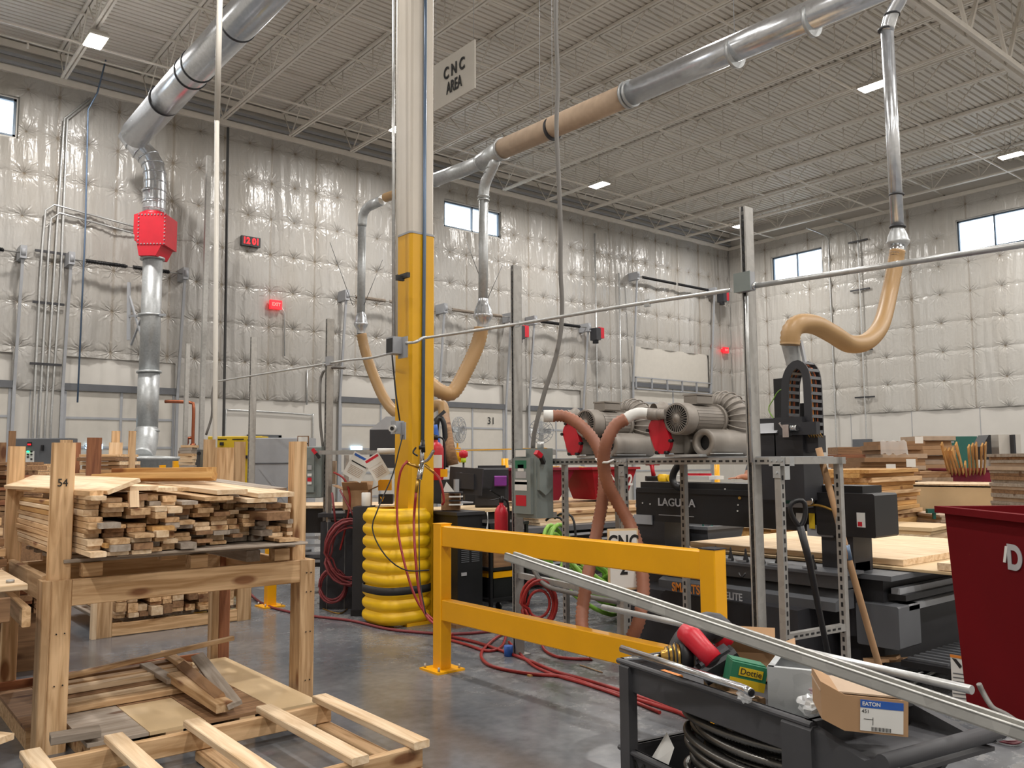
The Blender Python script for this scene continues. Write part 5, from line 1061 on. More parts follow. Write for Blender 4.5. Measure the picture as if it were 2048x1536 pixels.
MB().cyl(cm+nm_*.017-uxm*.05+UZ*.07, cm+nm_*.021-uxm*.05+UZ*.07, .022, 20).build('badge', 'midgrey', m)
MB().box(cm+nm_*.08-UZ*.1-uxm*.08, (.05, .03, .24)).box(cm+nm_*.05-UZ*.22-uxm*.06, (.22, .2, .015)).build('stand', 'palegrey', m)
r = thing('printer', 'dark printer on the bench behind the monitor', 'printer', PD(985, 1000, 9.0)); c = PD(984, 965, 9.3); c.z = 1.245; MB().box(c, (.36, .32, .42), (rt, fw, UZ), ch=.02).box(c+UZ*.22, (.3, .26, .03), (rt, fw, UZ)).build('body', 'dark', r); MB().box(c-fw*.165-UZ*.06, (.28, .01, .1), (rt, fw, UZ)).build('paper_slot', 'black', r)
tag(MB().box(PD(1001, 962, 9.1), (.13, .05, .11), (rt, fw, UZ), ch=.01).build('storage_bin', 'purple'), 'purple plastic bin in front of the dark printer', 'bin')
tag(MB().box(PD(888, 946, 8.7), (.07, .05, .08), (rt, fw, UZ)).build('small_box', 'yellow'), 'small yellow box beside the monitor', 'box')
q = MB(); q.box(PD(902, 1003, 8.3), (.18, .14, .16), (rt, fw, UZ)); tag(q.build('organiser', 'woodbrown'), 'brown desk organiser stuffed with papers beside the monitor', 'organiser')
for k in range(4): tag(MB().box(PD(912, 985+8*k, 8.2), (.13, .1, .012), (rt, fw, UZ)).build('paper_pad', 'paper' if k % 2 else 'dark'), 'pad or card tucked in the brown desk organiser', 'pad', 'pads in the desk organiser')
q = MB(); p = PD(897, 984, 8.25); q.add([p-rt*.06, p+rt*.06, p+rt*.03+fw*.05, p+UZ*.1-rt*.02], [(0, 1, 3), (1, 2, 3), (2, 0, 3), (0, 2, 1)]); tag(q.build('folded_paper', 'paper'), 'folded white paper standing on the desk organiser', 'paper')
r = thing('work_light', 'small red and yellow lamp on a clamp behind the monitor', 'lamp', PD(927, 925, 9.5)); MB().lathe([(.01, 0), (.05, .03), (.05, .08), (.02, .1)], PD(927, 918, 9.5), UZ, 12).build('head', 'red', r); MB().cyl(PD(927, 925, 9.5), PD(927, 916, 9.5), .03, 10).build('collar', 'hivis', r)
MB().cyl(PD(928, 1000, 9.5), PD(927, 925, 9.5), .012, 8).build('pole', 'dark', r)
# blue dust hose and far router head seen past the column
fr = thing('far_cnc_router', 'second black CNC router half hidden behind the yellow column', 'CNC machine', (7.3, 8.8, 0))
wbox(6.1, 8.6, 7.7, 9.9, .1, .62, 'table_base', 'dark', fr); wbox(6.0, 8.7, 7.6, 10.0, .68, .74, 'table_top', 'midgrey', fr)
q = MB()
for k in range(5): q.bx(6.02, 8.68, 7.58, 7.62, .3+.08*k, .325+.08*k)
q.build('slat', 'palegrey', fr)
q = MB(); q.bx(6.05, 6.35, 7.9, 9.9, 1.0, 1.3); q.bx(6.05, 6.3, 7.9, 8.15, .6, 1.0); q.bx(6.05, 6.3, 9.6, 9.85, .6, 1.0); q.build('gantry', 'black', fr)
c = PD(776, 898, 11.2); MB().box(c, (.42, .4, .5), (rt, fw, UZ)).build('head_cover', 'dark', fr)
q = MB(); q.prism([(-.21, 0), (.0, .17), (.21, .17), (.21, 0)], c-fw*.2+UZ*.25, rt, UZ, fw*.4); q.build('sloped_lid', 'palegrey', fr)
P = [PD(a, b, 11) for a, b in ((872, 935), (872, 870), (874, 845), (880, 834), (887, 845), (890, 870), (892, 935))]
MB().tube(spl(P, .05), .035, 8).build('cable_chain', 'black', fr)
MB().tube(spl([PD(868, 850, 10.9), PD(874, 890, 10.9), PD(879, 945, 10.9)], .05), .045, 10).build('blue_hose', 'blue', fr)
MB().tube([PD(889, 834, 14.6), PD(893, 850, 11.2), PD(898, 890, 11.0), PD(905, 930, 11)], [.09, .06, .07, .08], 14).build('cloth_hose', 'woodbrown', fr)
MB().beam(PD(868, 842, 11), PD(890, 822, 11), .05, .04).build('spigot', 'dark', fr)
# pine boards and the red tubs on the far router
def stack(name, label, cat, group, c, size, z0, n, t, mats, jit=.02, ang=0., rot=.01, gap=.0, up=None):
    """n flat pieces laid on each other, each its own object; long side along local x"""
    z = z0; out = []
    for k in range(n):
        a = ang+ru(-rot, rot); u = Vector((math.cos(a), math.sin(a), 0)); v = Vector((-u.y, u.x, 0)); tt = t*ru(.8, 1.2) if not isinstance(t, (list, tuple)) else random.choice(t)
        cc = Vector((c[0]+ru(-jit, jit), c[1]+ru(-jit, jit), z+tt/2)); L = size[0]*ru(.97, 1.0)
        o = plank(name, cc-u*L/2, cc+u*L/2, size[1]*ru(.97, 1), tt*.96, random.choice(mats), None, UZ, min(.003, tt*.2)); tag(o, label, cat, group); z += tt+gap; out.append(o)
    return z
z = stack('pine_board', 'pale pine panel stacked on the far router under the red tubs', 'board', 'panels under the red tubs', (7.7, 8.6), (1.8, 1.6), .74, 6, .045, ['woodpale', 'wood'], .03)
def tub(name, lab, base, ux, uy, L, Wd, H, mat, taper=.12, rim=.03, txt=None, front=-1, wheels=False, th=.012):
    """tapered plastic tub: open top, rolled rim"""
    r = thing(name, lab, 'bin', base); b = Vector(base); q = MB()
    def ring(z, l, w): return [b+ux*(sx*l/2)+uy*(sy*w/2)+UZ*z for sx, sy in ((-1,-1),(1,-1),(1,1),(-1,1))]
    rg = [ring(0, L-2*taper, Wd-2*taper*.6), ring(H*.5, L-taper, Wd-taper*.6), ring(H, L, Wd), ring(H, L+2*rim, Wd+2*rim), ring(H-.03, L+2*rim, Wd+2*rim), ring(H-.03, L+.001, Wd+.001)]
    inn = [ring(H, L-2*th, Wd-2*th), ring(.02, L-2*taper-2*th, Wd-2*taper*.6-2*th)]
    vs = sum(rg, [])+sum(inn, []); fs = [(3, 2, 1, 0)]
    for k in range(2): fs += [(k*4+i, k*4+(i+1) % 4, (k+1)*4+(i+1) % 4, (k+1)*4+i) for i in range(4)]
    for k in (3, 4): fs += [((k+1)*4+i, (k+1)*4+(i+1) % 4, k*4+(i+1) % 4, k*4+i) for i in range(4)]
    fs += [(24+i, 24+(i+1) % 4, 12+(i+1) % 4, 12+i) for i in range(4)]; fs += [(28+i, 28+(i+1) % 4, 24+(i+1) % 4, 24+i) for i in range(4)]; fs += [(28, 29, 30, 31)]
    q.add(vs, fs); q.build('tub_shell', mat, r); return r
tA = tub('red_tub', 'dark red tapered tub of wood scraps just right of the disconnect switch', (7.15, 8.35, 1.02), UX, UY, .95, .7, .42, 'maroon', .2)
tB = tub('red_tub', 'red tapered tub with a white number 2 left of the black beam', (8.15, 8.1, 1.02), UX, UY, .85, .6, .42, 'redplast', .14)
text('DUN', (7.98, 7.78, 1.28), .16, UX, UZ, 'paper', tB, bold=.003); text('2', (8.42, 7.79, 1.26), .2, UX, UZ, 'paper', tB, bold=.006)
for k in range(16):
    bx_, by_ = (7.15, 8.35) if k < 8 else (8.15, 8.1); a = ru(0, 3.1); p = Vector((bx_+ru(-.3, .3), by_+ru(-.2, .2), 1.40+ru(0, .05))); d_ = Vector((math.cos(a), math.sin(a), ru(-.2, .25)))*ru(.1, .2)
    tag(plank('wood_scrap', p-d_, p+d_, ru(.03, .07), .018, 'woodgold'), 'short golden wood offcut heaped in a red tub on the far router', 'wood scrap', 'offcuts in the red tubs')
# lime hoses in coils behind the rail
def coil(lab, c, ax, R, r, n, mat, spread=.06, wob=.15, name='coiled_hose', cat='hose', squash=1.25):
    c = Vector(c); ax = Vector(ax).normalized(); u = UZ.cross(ax).normalized() if abs(ax.z) < .9 else UX; v = ax.cross(u); P = []
    for k in range(n*20+1):
        t = k/20*2*math.pi; i = k//20; rr = R*(1+wob*math.sin(i*2.3)+.05*math.sin(t*2+i)); P.append(c+u*(rr*math.cos(t))+v*(rr*squash*math.sin(t))+ax*(spread*math.sin(i*1.7)+.01*i))
    return tag(MB().tube(P, r, 8).build(name, mat), lab, cat)
coil('tangled lime green hose heaped on the floor behind the long guard rail', (5.9, 6.0, .32), (.3, -.5, .8), .3, .022, 6, 'lime', .12, .3, squash=1.0)
coil('lime green hose looped upright behind the guard rail', (5.75, 6.35, .62), (.4, -1, .1), .2, .02, 4, 'lime', .05, .2, squash=1.2)
tag(MB().tube(spl([(5.5, 6.2, .95), (5.5, 6.1, .99), (5.52, 5.95, .9), (5.5, 5.9, .3)], .05), .012, 8).build('bent_tube', 'rubber'), 'thin black bent tube beside the disconnect switch', 'tube')
tag(MB().tube(spl([(5.75, 6.35, .95), (5.75, 6.25, 1.0), (5.78, 6.1, .92), (5.76, 6.05, .3)], .05), .012, 8).build('bent_tube', 'rubber'), 'thin black bent tube nearest the crossing brown hoses', 'tube')
# green coiled cord & grey tub seen under the gantry of the near router
r = tub('grey_tub', 'grey plastic tub under the gantry of the near router', (6.9, 5.35, .55), UX, UY, .6, .45, .34, 'midgrey', .1)
MB().box((6.9, 5.35, .3), (.6, .5, .5)).build('stand_box', 'dark', r)
tag(MB().tube(spl([(6.75, 5.3, 1.0), (6.76, 5.28, .78), (6.82, 5.26, .84), (6.9, 5.25, 1.0)], .01), .01, 8).build('green_cable', 'teal'), 'short green cord loop hanging under the gantry', 'cord')
r = thing('drawer_unit', 'dark drawer unit with pale handles under the gantry of the near router', 'drawers', (6.4, 5.5, 0)); wbox(6.1, 6.55, 5.3, 5.8, 0, .98, 'body', 'dark', r)
for k in range(5): wbox(6.12, 6.53, 5.285, 5.3, .5+.09*k, .515+.09*k, 'handle', 'palegrey', r)
# ================================================================ LEFT OF THE COLUMN
x = thing('disconnect_switch', 'grey disconnect switch with red lever tip on the strut left of the column', 'switch box', PD(628, 945, 9.3))
c = PD(627, 944, 9.35); MB().box(c, (.2, .16, .56), (rt, fw, UZ), ch=.01).build('box', 'boxgrey', x); MB().box(c-fw*.09-rt*.03, (.12, .03, .44), (rt, fw, UZ)).build('cover', 'boxgrey', x)
a = PD(634, 909, 9.15); MB().beam(a+rt*.03-UZ*.04, a-rt*.03+UZ*.04, .03, .03).build('lever', 'black', x); MB().beam(a-rt*.01+UZ*.01, a-rt*.05+UZ*.06, .035, .035).build('lever_tip', 'red', x)
for yy, m_, h in ((935, 'silver', .05), (950, 'paper', .03), (960, 'red', .05), (966, 'paper', .03)): MB().box(PD(619, yy, 9.23), (.045, .004, h), (rt, fw, UZ)).build('label', m_, x)
r = thing('blower_rack', 'second slotted-strut rack, left of the yellow column', 'rack', PD(700, 1190, 9.0))
for px in (690, 655): a = PD(px, 1188, 9.0); a.z = 0; wbox(a.x-.02, a.x+.02, a.y-.02, a.y+.02, 0, 1.6, 'leg', 'steelgrey', r)
MB().beam(PD(640, 905, 9.2), PD(792, 905, 9.0), .045, .045).build('beam', 'steelgrey', r); MB().beam(PD(640, 1075, 9.2), PD(700, 1080, 9.0), .045, .045).build('beam', 'steelgrey', r)
MB().cyl(PD(755, 902, 9.0), PD(790, 902, 9.0), .03, 12).build('pipe_end', 'paper', r)
for c0, ang, w, h, lab, bars in (((PD(715, 934, 8.7)), .5, .21, .26, 'white notice with blue bars tilted on the rack left of the column', ('blue', 'ink')), ((PD(754, 934, 8.6)), -.55, .17, .25, 'white notice with red header tilted beside the blue-barred one', ('red', 'paper'))):
    s_ = thing('notice_board', lab, 'notice', c0); u = rt*math.cos(ang)-UZ*math.sin(ang); v = rt*math.sin(ang)+UZ*math.cos(ang)
    MB().box(c0, (w, .004, h), (u, fw, v)).build('sheet', 'paper', s_)
    MB().box(c0-fw*.004+v*h*.4+u*0, (w*.85, .002, .025), (u, fw, v)).build('header_bar', bars[0], s_); MB().box(c0-fw*.004+v*h*.12, (w*.8, .002, .012), (u, fw, v)).build('bar', bars[1], s_)
    q = MB()
    for k in range(6): q.box(c0-fw*.004-v*(.01+.016*k), (w*.7, .002, .005), (u, fw, v))
    q.build('text_lines', 'cardpale', s_)['kind'] = 'stuff'
r = thing('steel_cabinet', 'tall narrow charcoal cabinet just left of the ribbed column guard', 'cabinet', PD(724, 1205, 8.6)); a = PD(727, 1205, 8.75); za = PD(735, 1012, 8.75).z
MB().box((a.x, a.y, za/2), (.17, .36, za), (rt, fw, UZ)).build('body', 'dark', r); MB().box((a.x, a.y, .03), (.19, .38, .06), (rt, fw, UZ)).build('plinth', 'black', r)
r = thing('paper_cup', 'white plastic container on the tall charcoal cabinet', 'container', PD(734, 1012, 8.2)); MB().lathe([(.042, 0), (.046, .01), (.046, .13), (.04, .135), (0, .135)], PD(732, 1012, 8.65), UZ, 20).build('body', 'paper', r)
# bench with open carton
r = thing('bench', 'dark workbench behind the tall charcoal cabinet', 'bench', PD(730, 1100, 9.0)); c = PD(725, 1022, 9.2); MB().box((c.x, c.y, c.z-.03), (.85, .5, .04), (rt, fw, UZ)).box((c.x, c.y, c.z/2-.05), (.8, .45, c.z-.1), (rt, fw, UZ)).build('body', 'dark', r)
def carton(lab, c, w, d, h, u, mat='card', flaps=True, fl=.12, name='carton'):
    r = thing(name, lab, 'carton', c); c = Vector(c); v = Vector((-u.y, u.x, 0)); q = MB(); t = .005
    for s_ in (-1, 1): q.box(c+u*(s_*w/2)+UZ*h/2, (t, d, h), (u, v, UZ)); q.box(c+v*(s_*d/2)+UZ*h/2, (w, t, h), (u, v, UZ))
    q.box(c+UZ*.004, (w, d, .006), (u, v, UZ)); q.build('body', mat, r)
    if flaps:
        for s_ in (-1, 1):
            a = c+u*(s_*w/2)+UZ*h; o_ = (u*s_*.8+UZ*.35).normalized(); MB().box(a+o_*fl/2, (fl, d, t), (o_, v, o_.cross(v))).build('flap', mat, r)
            a = c+v*(s_*d/2)+UZ*h; o_ = (v*s_*.6+UZ*.6).normalized(); MB().box(a+o_*fl/2, (w, t, fl), (u, o_.cross(u), o_)).build('flap', mat, r)
    return r
carton('open cardboard carton with raised flaps on the bench left of the column', PD(715, 1018, 8.95), .26, .24, .2, rt)
tag(MB().box(PD(770, 970, 8.9), (.13, .1, .11), (rt, fw, UZ)).build('yellow_box', 'yellow'), 'yellow box squeezed behind the column above a black one', 'box')
r = thing('black_box', 'black box with a yellow V mark just left of the column above its guard', 'box', PD(772, 1000, 8.85)); c = PD(772, 998, 8.85); MB().box(c, (.14, .12, .1), (rt, fw, UZ)).build('body', 'black', r); text('V', c-fw*.062-rt*.03, .06, rt, UZ, 'yellow', r, bold=.003)
tag(MB().box(PD(665, 945, 9.6), (.08, .08, .26), (rt, fw, UZ)).build('label_box', 'cardpale'), 'orange-labelled narrow carton on the rack by the strut post', 'carton')
coil('dull red air hose coiled in big hanging loops beside the charcoal cabinet', PD(700, 1105, 8.7), (fw.x, fw.y, 0), .24, .011, 7, 'maroonhose', .05, .12)
coil('small coil of dull red air hose hanging low on the strut post', PD(665, 1172, 8.8), (fw.x, fw.y, 0), .13, .011, 4, 'maroonhose', .03, .1)
tag(MB().tube(spl([PD(668, 945, 8.9), PD(690, 960, 8.8), (PD(700, 1000, 8.8)), PD(690, 1060, 8.8), PD(680, 1100, 8.8)], .05), .011, 8).build('air_hose', 'redhose'), 'red air hose arching over the rack into the hanging coils', 'hose')
tag(MB().tube([PD(664, 985, 8.8), PD(672, 1055, 8.8)], .012, 8).tube([PD(680, 980, 8.8), PD(722, 1060, 8.7)], .01, 8).build('air_hose', 'maroonhose'), 'two short straight dull red hose ends beside the strut post', 'hose')
# floor clutter behind: dark rails of a machine, cable bundles
r = thing('outfeed_table', 'dark outfeed table with pale rails behind the timber rack', 'table', PD(690, 1100, 10.4)); a = PD(690, 1010, 10.4)
MB().box((a.x, a.y, a.z), (1.3, .9, .03), (rt, fw, UZ)).build('table_top', 'woodpale', r); MB().box((a.x, a.y, a.z-.16), (1.25, .85, .28), (rt, fw, UZ)).build('body', 'black', r)
q = MB()
for k in range(4): q.box((a.x-fw.x*.46, a.y-fw.y*.46, a.z-.35-.09*k), (1.3, .03, .03), (rt, fw, UZ))
q.build('rail', 'palegrey', r)
MB().box((a.x, a.y, .35), (1.1, .6, .1), (rt, fw, UZ)).box(Vector((a.x, a.y, .15))-rt*.5, (.08, .5, .6), (rt, fw, UZ)).box(Vector((a.x, a.y, .15))+rt*.5, (.08, .5, .6), (rt, fw, UZ)).build('stand', 'dark', r)
# ================================================================ FAR LEFT BACKGROUND
r = thing('steel_cabinet', 'pale grey steel cabinet seen between the timber posts', 'cabinet', PD(570, 1100, 12.6)); c = PD(571, 930, 12.6)
MB().box((c.x, c.y, .95), (.78, .5, 1.9-.02), (rt, fw, UZ), ch=.01).build('body', 'palegrey', r); q = MB(); cc = Vector((c.x, c.y, 0))-fw*.256
q.beam(cc-rt*.3+UZ*.7, cc+rt*.3+UZ*1.45, .04, .006, fw); q.beam(cc+rt*.3+UZ*.7, cc-rt*.3+UZ*1.45, .04, .006, fw); q.build('cross_crease', 'palegrey', r); MB().box(cc+UZ*1.52, (.78, .01, .015), (rt, fw, UZ)).build('seam', 'midgrey', r)
s_ = thing('sign_board', 'white CNC board in a wood frame peeping above the timber post', 'sign', PD(606, 900, 9.8)); c = PD(606, 903, 9.8); MB().box(c, (.13, .02, .36), (rt, fw, UZ)).build('frame', 'woodbrown', s_); MB().box(c-fw*.012, (.11, .004, .34), (rt, fw, UZ)).build('board', 'paper', s_); text('CNC', c-fw*.016+UZ*.06, .09, rt, UZ, 'ink', s_, bold=.002, sx=.65)
MB().box(c-UZ*.5, (.03, .03, .7)).build('stem', 'steelgrey', s_)
r = thing('electrical_cabinet', 'big yellow electrical panel with black handles behind the upright boards', 'electrical panel', PD(475, 1000, 13.6)); c = PD(476, 925, 13.6)
zt_ = PD(476, 873, 13.6).z; MB().box((c.x, c.y, zt_/2), (.86, .35, zt_), (rt, fw, UZ), ch=.01).build('body', 'yelpanel', r); cc = Vector((c.x, c.y, 0))-fw*.18
for a, z, w in ((-.2, zt_-.05, .14), (.05, zt_-.05, .18), (.25, zt_-.06, .1)): MB().box(cc+rt*a+UZ*z, (w, .006, .018), (rt, fw, UZ)).build('lettering_strip', 'ink', r)
for a, z in ((-.2, zt_-.12), (.12, zt_-.3), (.2, zt_-.33)): MB().box(cc+rt*a+UZ*z-fw*.02, (.05, .05, .05), (rt, fw, UZ)).build('switch', 'black', r)
q = MB(); q.tube(spl([cc-rt*.36+UZ*(zt_-.4)-fw*.05, cc-rt*.32+UZ*(zt_-.3)-fw*.08, cc-rt*.31+UZ*(zt_-.5)-fw*.08], .03), .03, 8); q.build('lever', 'black', r)
r = thing('switch_enclosure', 'narrow blue-grey enclosure left of the yellow panel', 'switch box', PD(398, 960, 12.8)); c = PD(397, 928, 12.8); MB().box((c.x, c.y, .9), (.14, .25, 1.66), (rt, fw, UZ)).build('body', 'midgrey', r); MB().cyl(PD(398, 907, 12.65), PD(398, 907, 12.6), .03, 10).build('knob', 'black', r)
# control panel
r = thing('control_cabinet', 'grey control panel with a lit green button behind the timber posts', 'control panel', PD(85, 960, 13.5)); c = PD(92, 920, 13.4); zt_ = PD(92, 877, 13.4).z
MB().box((c.x, c.y, zt_/2), (.82, .3, zt_), (rt, fw, UZ), ch=.01).build('body', 'midgrey', r); f0 = Vector((c.x, c.y, 0))-fw*.156
def on(px, py): p = PD(px, py, 13.24); return p
MB().box(on(60, 914), (.13, .01, .18), (rt, fw, UZ)).build('button_plate', 'paper', r)
for px, py, m_ in ((57, 903, 'led_green'), (64, 903, 'ink'), (57, 909, 'ink'), (64, 909, 'ink'), (57, 914, 'ink'), (64, 918, 'ink')): MB().cyl(on(px, py)-fw*.005, on(px, py)-fw*.03, .013, 10).build('button', m_, r)
MB().box(on(59, 888), (.07, .01, .055), (rt, fw, UZ)).build('display', 'black', r); MB().box(on(59, 889)-fw*.006, (.05, .004, .02), (rt, fw, UZ)).build('digits', 'led_red', r); MB().box(on(86, 896)-fw*.02, (.03, .04, .09), (rt, fw, UZ)).build('handle', 'black', r)
# galvanised hopper below the big duct
r = thing('dust_bin', 'large round galvanised dust bin under the foot of the big duct', 'bin', PD(300, 980, 16.6)); c = PD(300, 930, 16.8)
MB().lathe([(.55, 0), (.55, 1.6), (.57, 1.6), (.57, 1.66), (.5, 1.66), (.3, 1.68), (0, 1.68)], (c.x, c.y, 0), UZ, 40).build('drum', 'galvd', r); q = MB()
for z in (.5, 1.1): q.lathe([(.555, z), (.57, z+.01), (.57, z+.03), (.555, z+.04)], (c.x, c.y, 0), UZ, 40)
q.build('hoop', 'galvd', r)
MB().box(PD(192, 893, YA/ (math.cos(YAW)) *.78+4.6), (.01, .01, .01)) if False else None
p = PY(188, 893, YA-.12); d2 = thing('door_light', 'bright pane of daylight low in the first dock door', 'door window', p); MB().box(p, (.34, .02, .11)).build('pane', 'dockglass', d2)
p = PY(713, 896, YA-.12); d2 = thing('door_light', 'bright pane of daylight in the dock door left of the column', 'door window', p); MB().box(p, (.34, .02, .09)).build('pane', 'dockglass', d2)
for px in (1304, 1334): p = PY(px, 902, YA-.12); d2 = thing('door_light', 'bright pane low in the tall dock door, %s' % ('between the two blowers' if px < 1310 else 'below the red blower cover'), 'door window', p); MB().box(p, (.5, .02, .12)).build('pane', 'dockglass', d2)
# copper sprinkler riser with valves
r = thing('sprinkler_riser', 'dark red fire riser with copper valves beside the first dock door', 'riser', PD(385, 960, 17.4))
q = MB(); q.tube(spl([PD(330, 803, 17.4), PD(345, 803, 17.4), PD(380, 805, 17.4), PD(387, 812, 17.4), PD(386, 870, 17.4), PD(384, 960, 17.4)], .1), .035, 8); q.build('pipe', 'copper', r)
q = MB(); q.tube(spl([PD(386, 875, 17.4), PD(372, 878, 17.4), PD(368, 890, 17.4), PD(376, 905, 17.4), PD(374, 960, 17.4)], .1), .03, 8); q.build('branch', 'copper', r)
q = MB()
for a, b in ((372, 884), (386, 892), (380, 905), (372, 912), (388, 915)): q.cyl(PD(a-4, b, 17.3), PD(a+4, b, 17.3), .06, 8)
q.build('valve', 'copper', r)
stack('scrap_board', 'short board end in the tall scrap pile left of the yellow panel', 'board', 'scrap pile by the yellow panel', (PD(376, 930, 12.4).x, PD(376, 930, 12.4).y), (.2, .17), 0, 44, .04, ['wood', 'woodpale', 'woodgrey'], .015, -YAW, .2)
# ================================================================ RIGHT BACKGROUND: stacks and tubs
def st(px, d, pytop, w, dp, t, mats, name, lab, cat, grp, zb=0., jit=.03, ang=-.65, rot=.03, n=None):
    p = PD(px, pytop, d); z0 = max(zb, p.z-(.55 if d > 7.5 else .6)); n = n or max(1, int((p.z-z0)/t))
    if z0 > .1: u = Vector((math.cos(ang), math.sin(ang), 0)); tag(MB().box((p.x, p.y, z0/2), (w*.98, dp*.98, z0), (u, Vector((-u.y, u.x, 0)), UZ)).build('lower_stack', mats[0]), 'lower part of the ' + grp, 'stack', None, 'stuff')
    zb = z0; return stack(name, lab, cat, grp, (p.x, p.y), (w, dp), zb, n, (p.z-zb)/n, mats, jit, ang, rot)
st(1700, 14.4, 898, .62, .6, .1, ['woodbrown', 'woodred', 'carddark'], 'scrap_board', 'brown board in the mixed pile right of the machine head', 'board', 'mixed brown pile beyond the pole', jit=.08, rot=.12)
st(1785, 13.2, 886, .7, .6, .06, ['card', 'cardpale', 'carddark'], 'flat_carton', 'flattened carton in the wrapped pile below the small grey wall box', 'cardboard', 'wrapped pile of cartons', jit=.03)
st(1850, 14.3, 872, .62, .6, .07, ['card', 'carddark', 'cardpale'], 'flat_carton', 'flattened carton in the tallest pile beside the green box', 'cardboard', 'tallest pile of cartons', jit=.05, rot=.08)
st(1758, 12.1, 918, .8, .5, .055, ['card', 'woodbrown', 'carddark'], 'flat_carton', 'carton or pallet board in the low dark pile in front of the wrapped one', 'cardboard', 'low dark pile', jit=.07, rot=.1)
st(1850, 12.4, 940, .5, .5, .05, ['card', 'carddark', 'cardpale'], 'flat_carton', 'crumpled carton in the pile just left of the maroon tub', 'cardboard', 'pile left of the maroon tub', jit=.09, rot=.15)
for px, py, d_ in ((1838, 880, 12.5), (1822, 926, 10.9), (1782, 936, 10.8)): tag(MB().box(PD(px, py, d_), (.12, .004, .1), (rt, fw, UZ)).build('paper_tag', 'paper'), 'white paper tag stuck on %s' % ('the tallest carton pile' if py == 880 else ('the lower carton piles, %s one' % ('the upper' if py == 926 else 'the lower'))), 'paper tag')
# torn film on the wrapped pile
q = MB(); c = PD(1788, 898, 12.6); A = [c+rt*(-.2+.05*k)+UZ*(.12+.02*math.sin(k*2.1))-fw*.02*math.sin(k*3) for k in range(9)]; B = [a-UZ*.2+rt*.02*math.sin(k) for k, a in enumerate(A)]; tag(q.quadstrip(A, B).build('stretch_film', 'bag'), 'crumpled clear film on the wrapped carton pile', 'film')
st(1720, 9.9, 940, 1.5, .8, .045, ['woodgold', 'wood', 'woodpale'], 'plywood_sheet', 'plywood sheet in the uneven stack right behind the pole', 'board', 'uneven sheet stack behind the pole', jit=.06, ang=.1, rot=.05)
z = 0 if True else st(1765, 7.9, 985, .6, .5, .03, ['cardpale', 'woodgold', 'cardpale'], 'flat_carton', 'printed flat carton in the stack touching the router end housing', 'cardboard', 'printed cartons beside the router', jit=.02, ang=.1, rot=.02)
# big plywood stack & tall board stack, pale low stack
a, b = PD(1792, 965, 11.1), PD(1985, 974, 10.3); q = MB()
r = thing('plywood_pack', 'long banded pack of plywood behind the stacks, smooth pale side towards us', 'plywood pack', (a.x, a.y, 0)); u = Vector((b.x-a.x, b.y-a.y, 0)); L_ = u.length; u.normalize(); v = Vector((-u.y, u.x, 0)); v = v if v.dot(fw) > 0 else -v
cc = Vector(((a.x+b.x)/2, (a.y+b.y)/2, 0))+v*.6; MB().box(cc+UZ*(a.z/2+.02), (L_, 1.2, a.z-.14), (u, v, UZ)).build('sheets', 'ply', r); MB().box(cc+UZ*(a.z-.02), (L_+.02, 1.22, .02), (u, v, UZ)).build('top_sheet', 'woodpale', r)
for k in (-.4, 0, .4): MB().box(cc+u*L_*k+UZ*.05, (.1, 1.2, .1), (u, v, UZ)).build('bearer', 'wood', r)
st(2125, 8.9, 905, 1.0, 1.0, .035, ['woodgrey', 'cardpale', 'woodbrown'], 'chipboard_sheet', 'grey-brown sheet in the tall stack cut by the right picture edge', 'board', 'tall sheet stack at the picture edge', jit=.015, ang=-.62, rot=.01)
st(1915, 10.0, 1022, .9, .8, .03, ['woodgrey', 'cardpale'], 'chipboard_sheet', 'grey-beige sheet in the low stack behind the rim of the big red bin', 'board', 'low stack behind the red bin', jit=.015, ang=-.62, rot=.01)
tag(MB().box(PD(1864, 1022, 9.6), (.12, .05, .05), (rt, fw, UZ)).box(PD(1868, 1030, 9.6), (.03, .03, .09), (rt, fw, UZ)).build('green_strap', 'teal'), 'scrap of green strapping on the corner of the low stack', 'strap')
st(1825, 8.9, 1046, .75, .6, .04, ['woodpale', 'ply'], 'plywood_sheet', 'pale sheet in the knee-high stack in front of the plywood pack', 'board', 'knee-high pale stack', jit=.03, ang=.1)
tC = tub('maroon_tub', 'maroon tub with long boards standing in it', PD(1930, 972, 13.0)-UZ*.35, rt, fw, .77, .5, .62, 'maroon', .08)
p0 = PD(1930, 972, 13.0)-UZ*.35; MB().box((p0.x, p0.y, p0.z/2), (.55, .4, p0.z), (rt, fw, UZ)).build('dolly', 'dark', tC)
for k in range(11):
    px = 1897+k*7.2; top = random.choice([887, 892, 889, 898]); lean = -14 if k < 5 else random.choice([-3, 2]); 
    tag(plank('standing_board', PD(px-lean*.2, 955, 12.95+.02*(k % 3)), PD(px+lean, top if k != 5 else 925, 11.35+.02*(k % 3)), .055, .018, 'woodgold', None, fw), 'golden board standing upright in the maroon tub', 'board', 'boards standing in the maroon tub')
r = thing('green_cabinet', 'dark green steel box standing behind the maroon tub', 'cabinet', PD(1915, 960, 14)); c = PD(1916, 893, 15.6); MB().box((c.x, c.y, c.z/2+.08), (.5, .4, c.z+.2), (rt, fw, UZ)).build('body', 'teal', r); MB().box(PD(1905, 884, 13.9), (.05, .005, .02), (rt, fw, UZ)).build('badge', 'silver', r)
r = thing('white_machine', 'white machine cover with black sloping edge near the right picture edge', 'machine', PD(2005, 960, 13)); c = PD(2005, 893, 13.2); MB().box((c.x, c.y, c.z/2+.08), (.34, .4, c.z+.2), (rt, fw, UZ)).build('body', 'white', r)
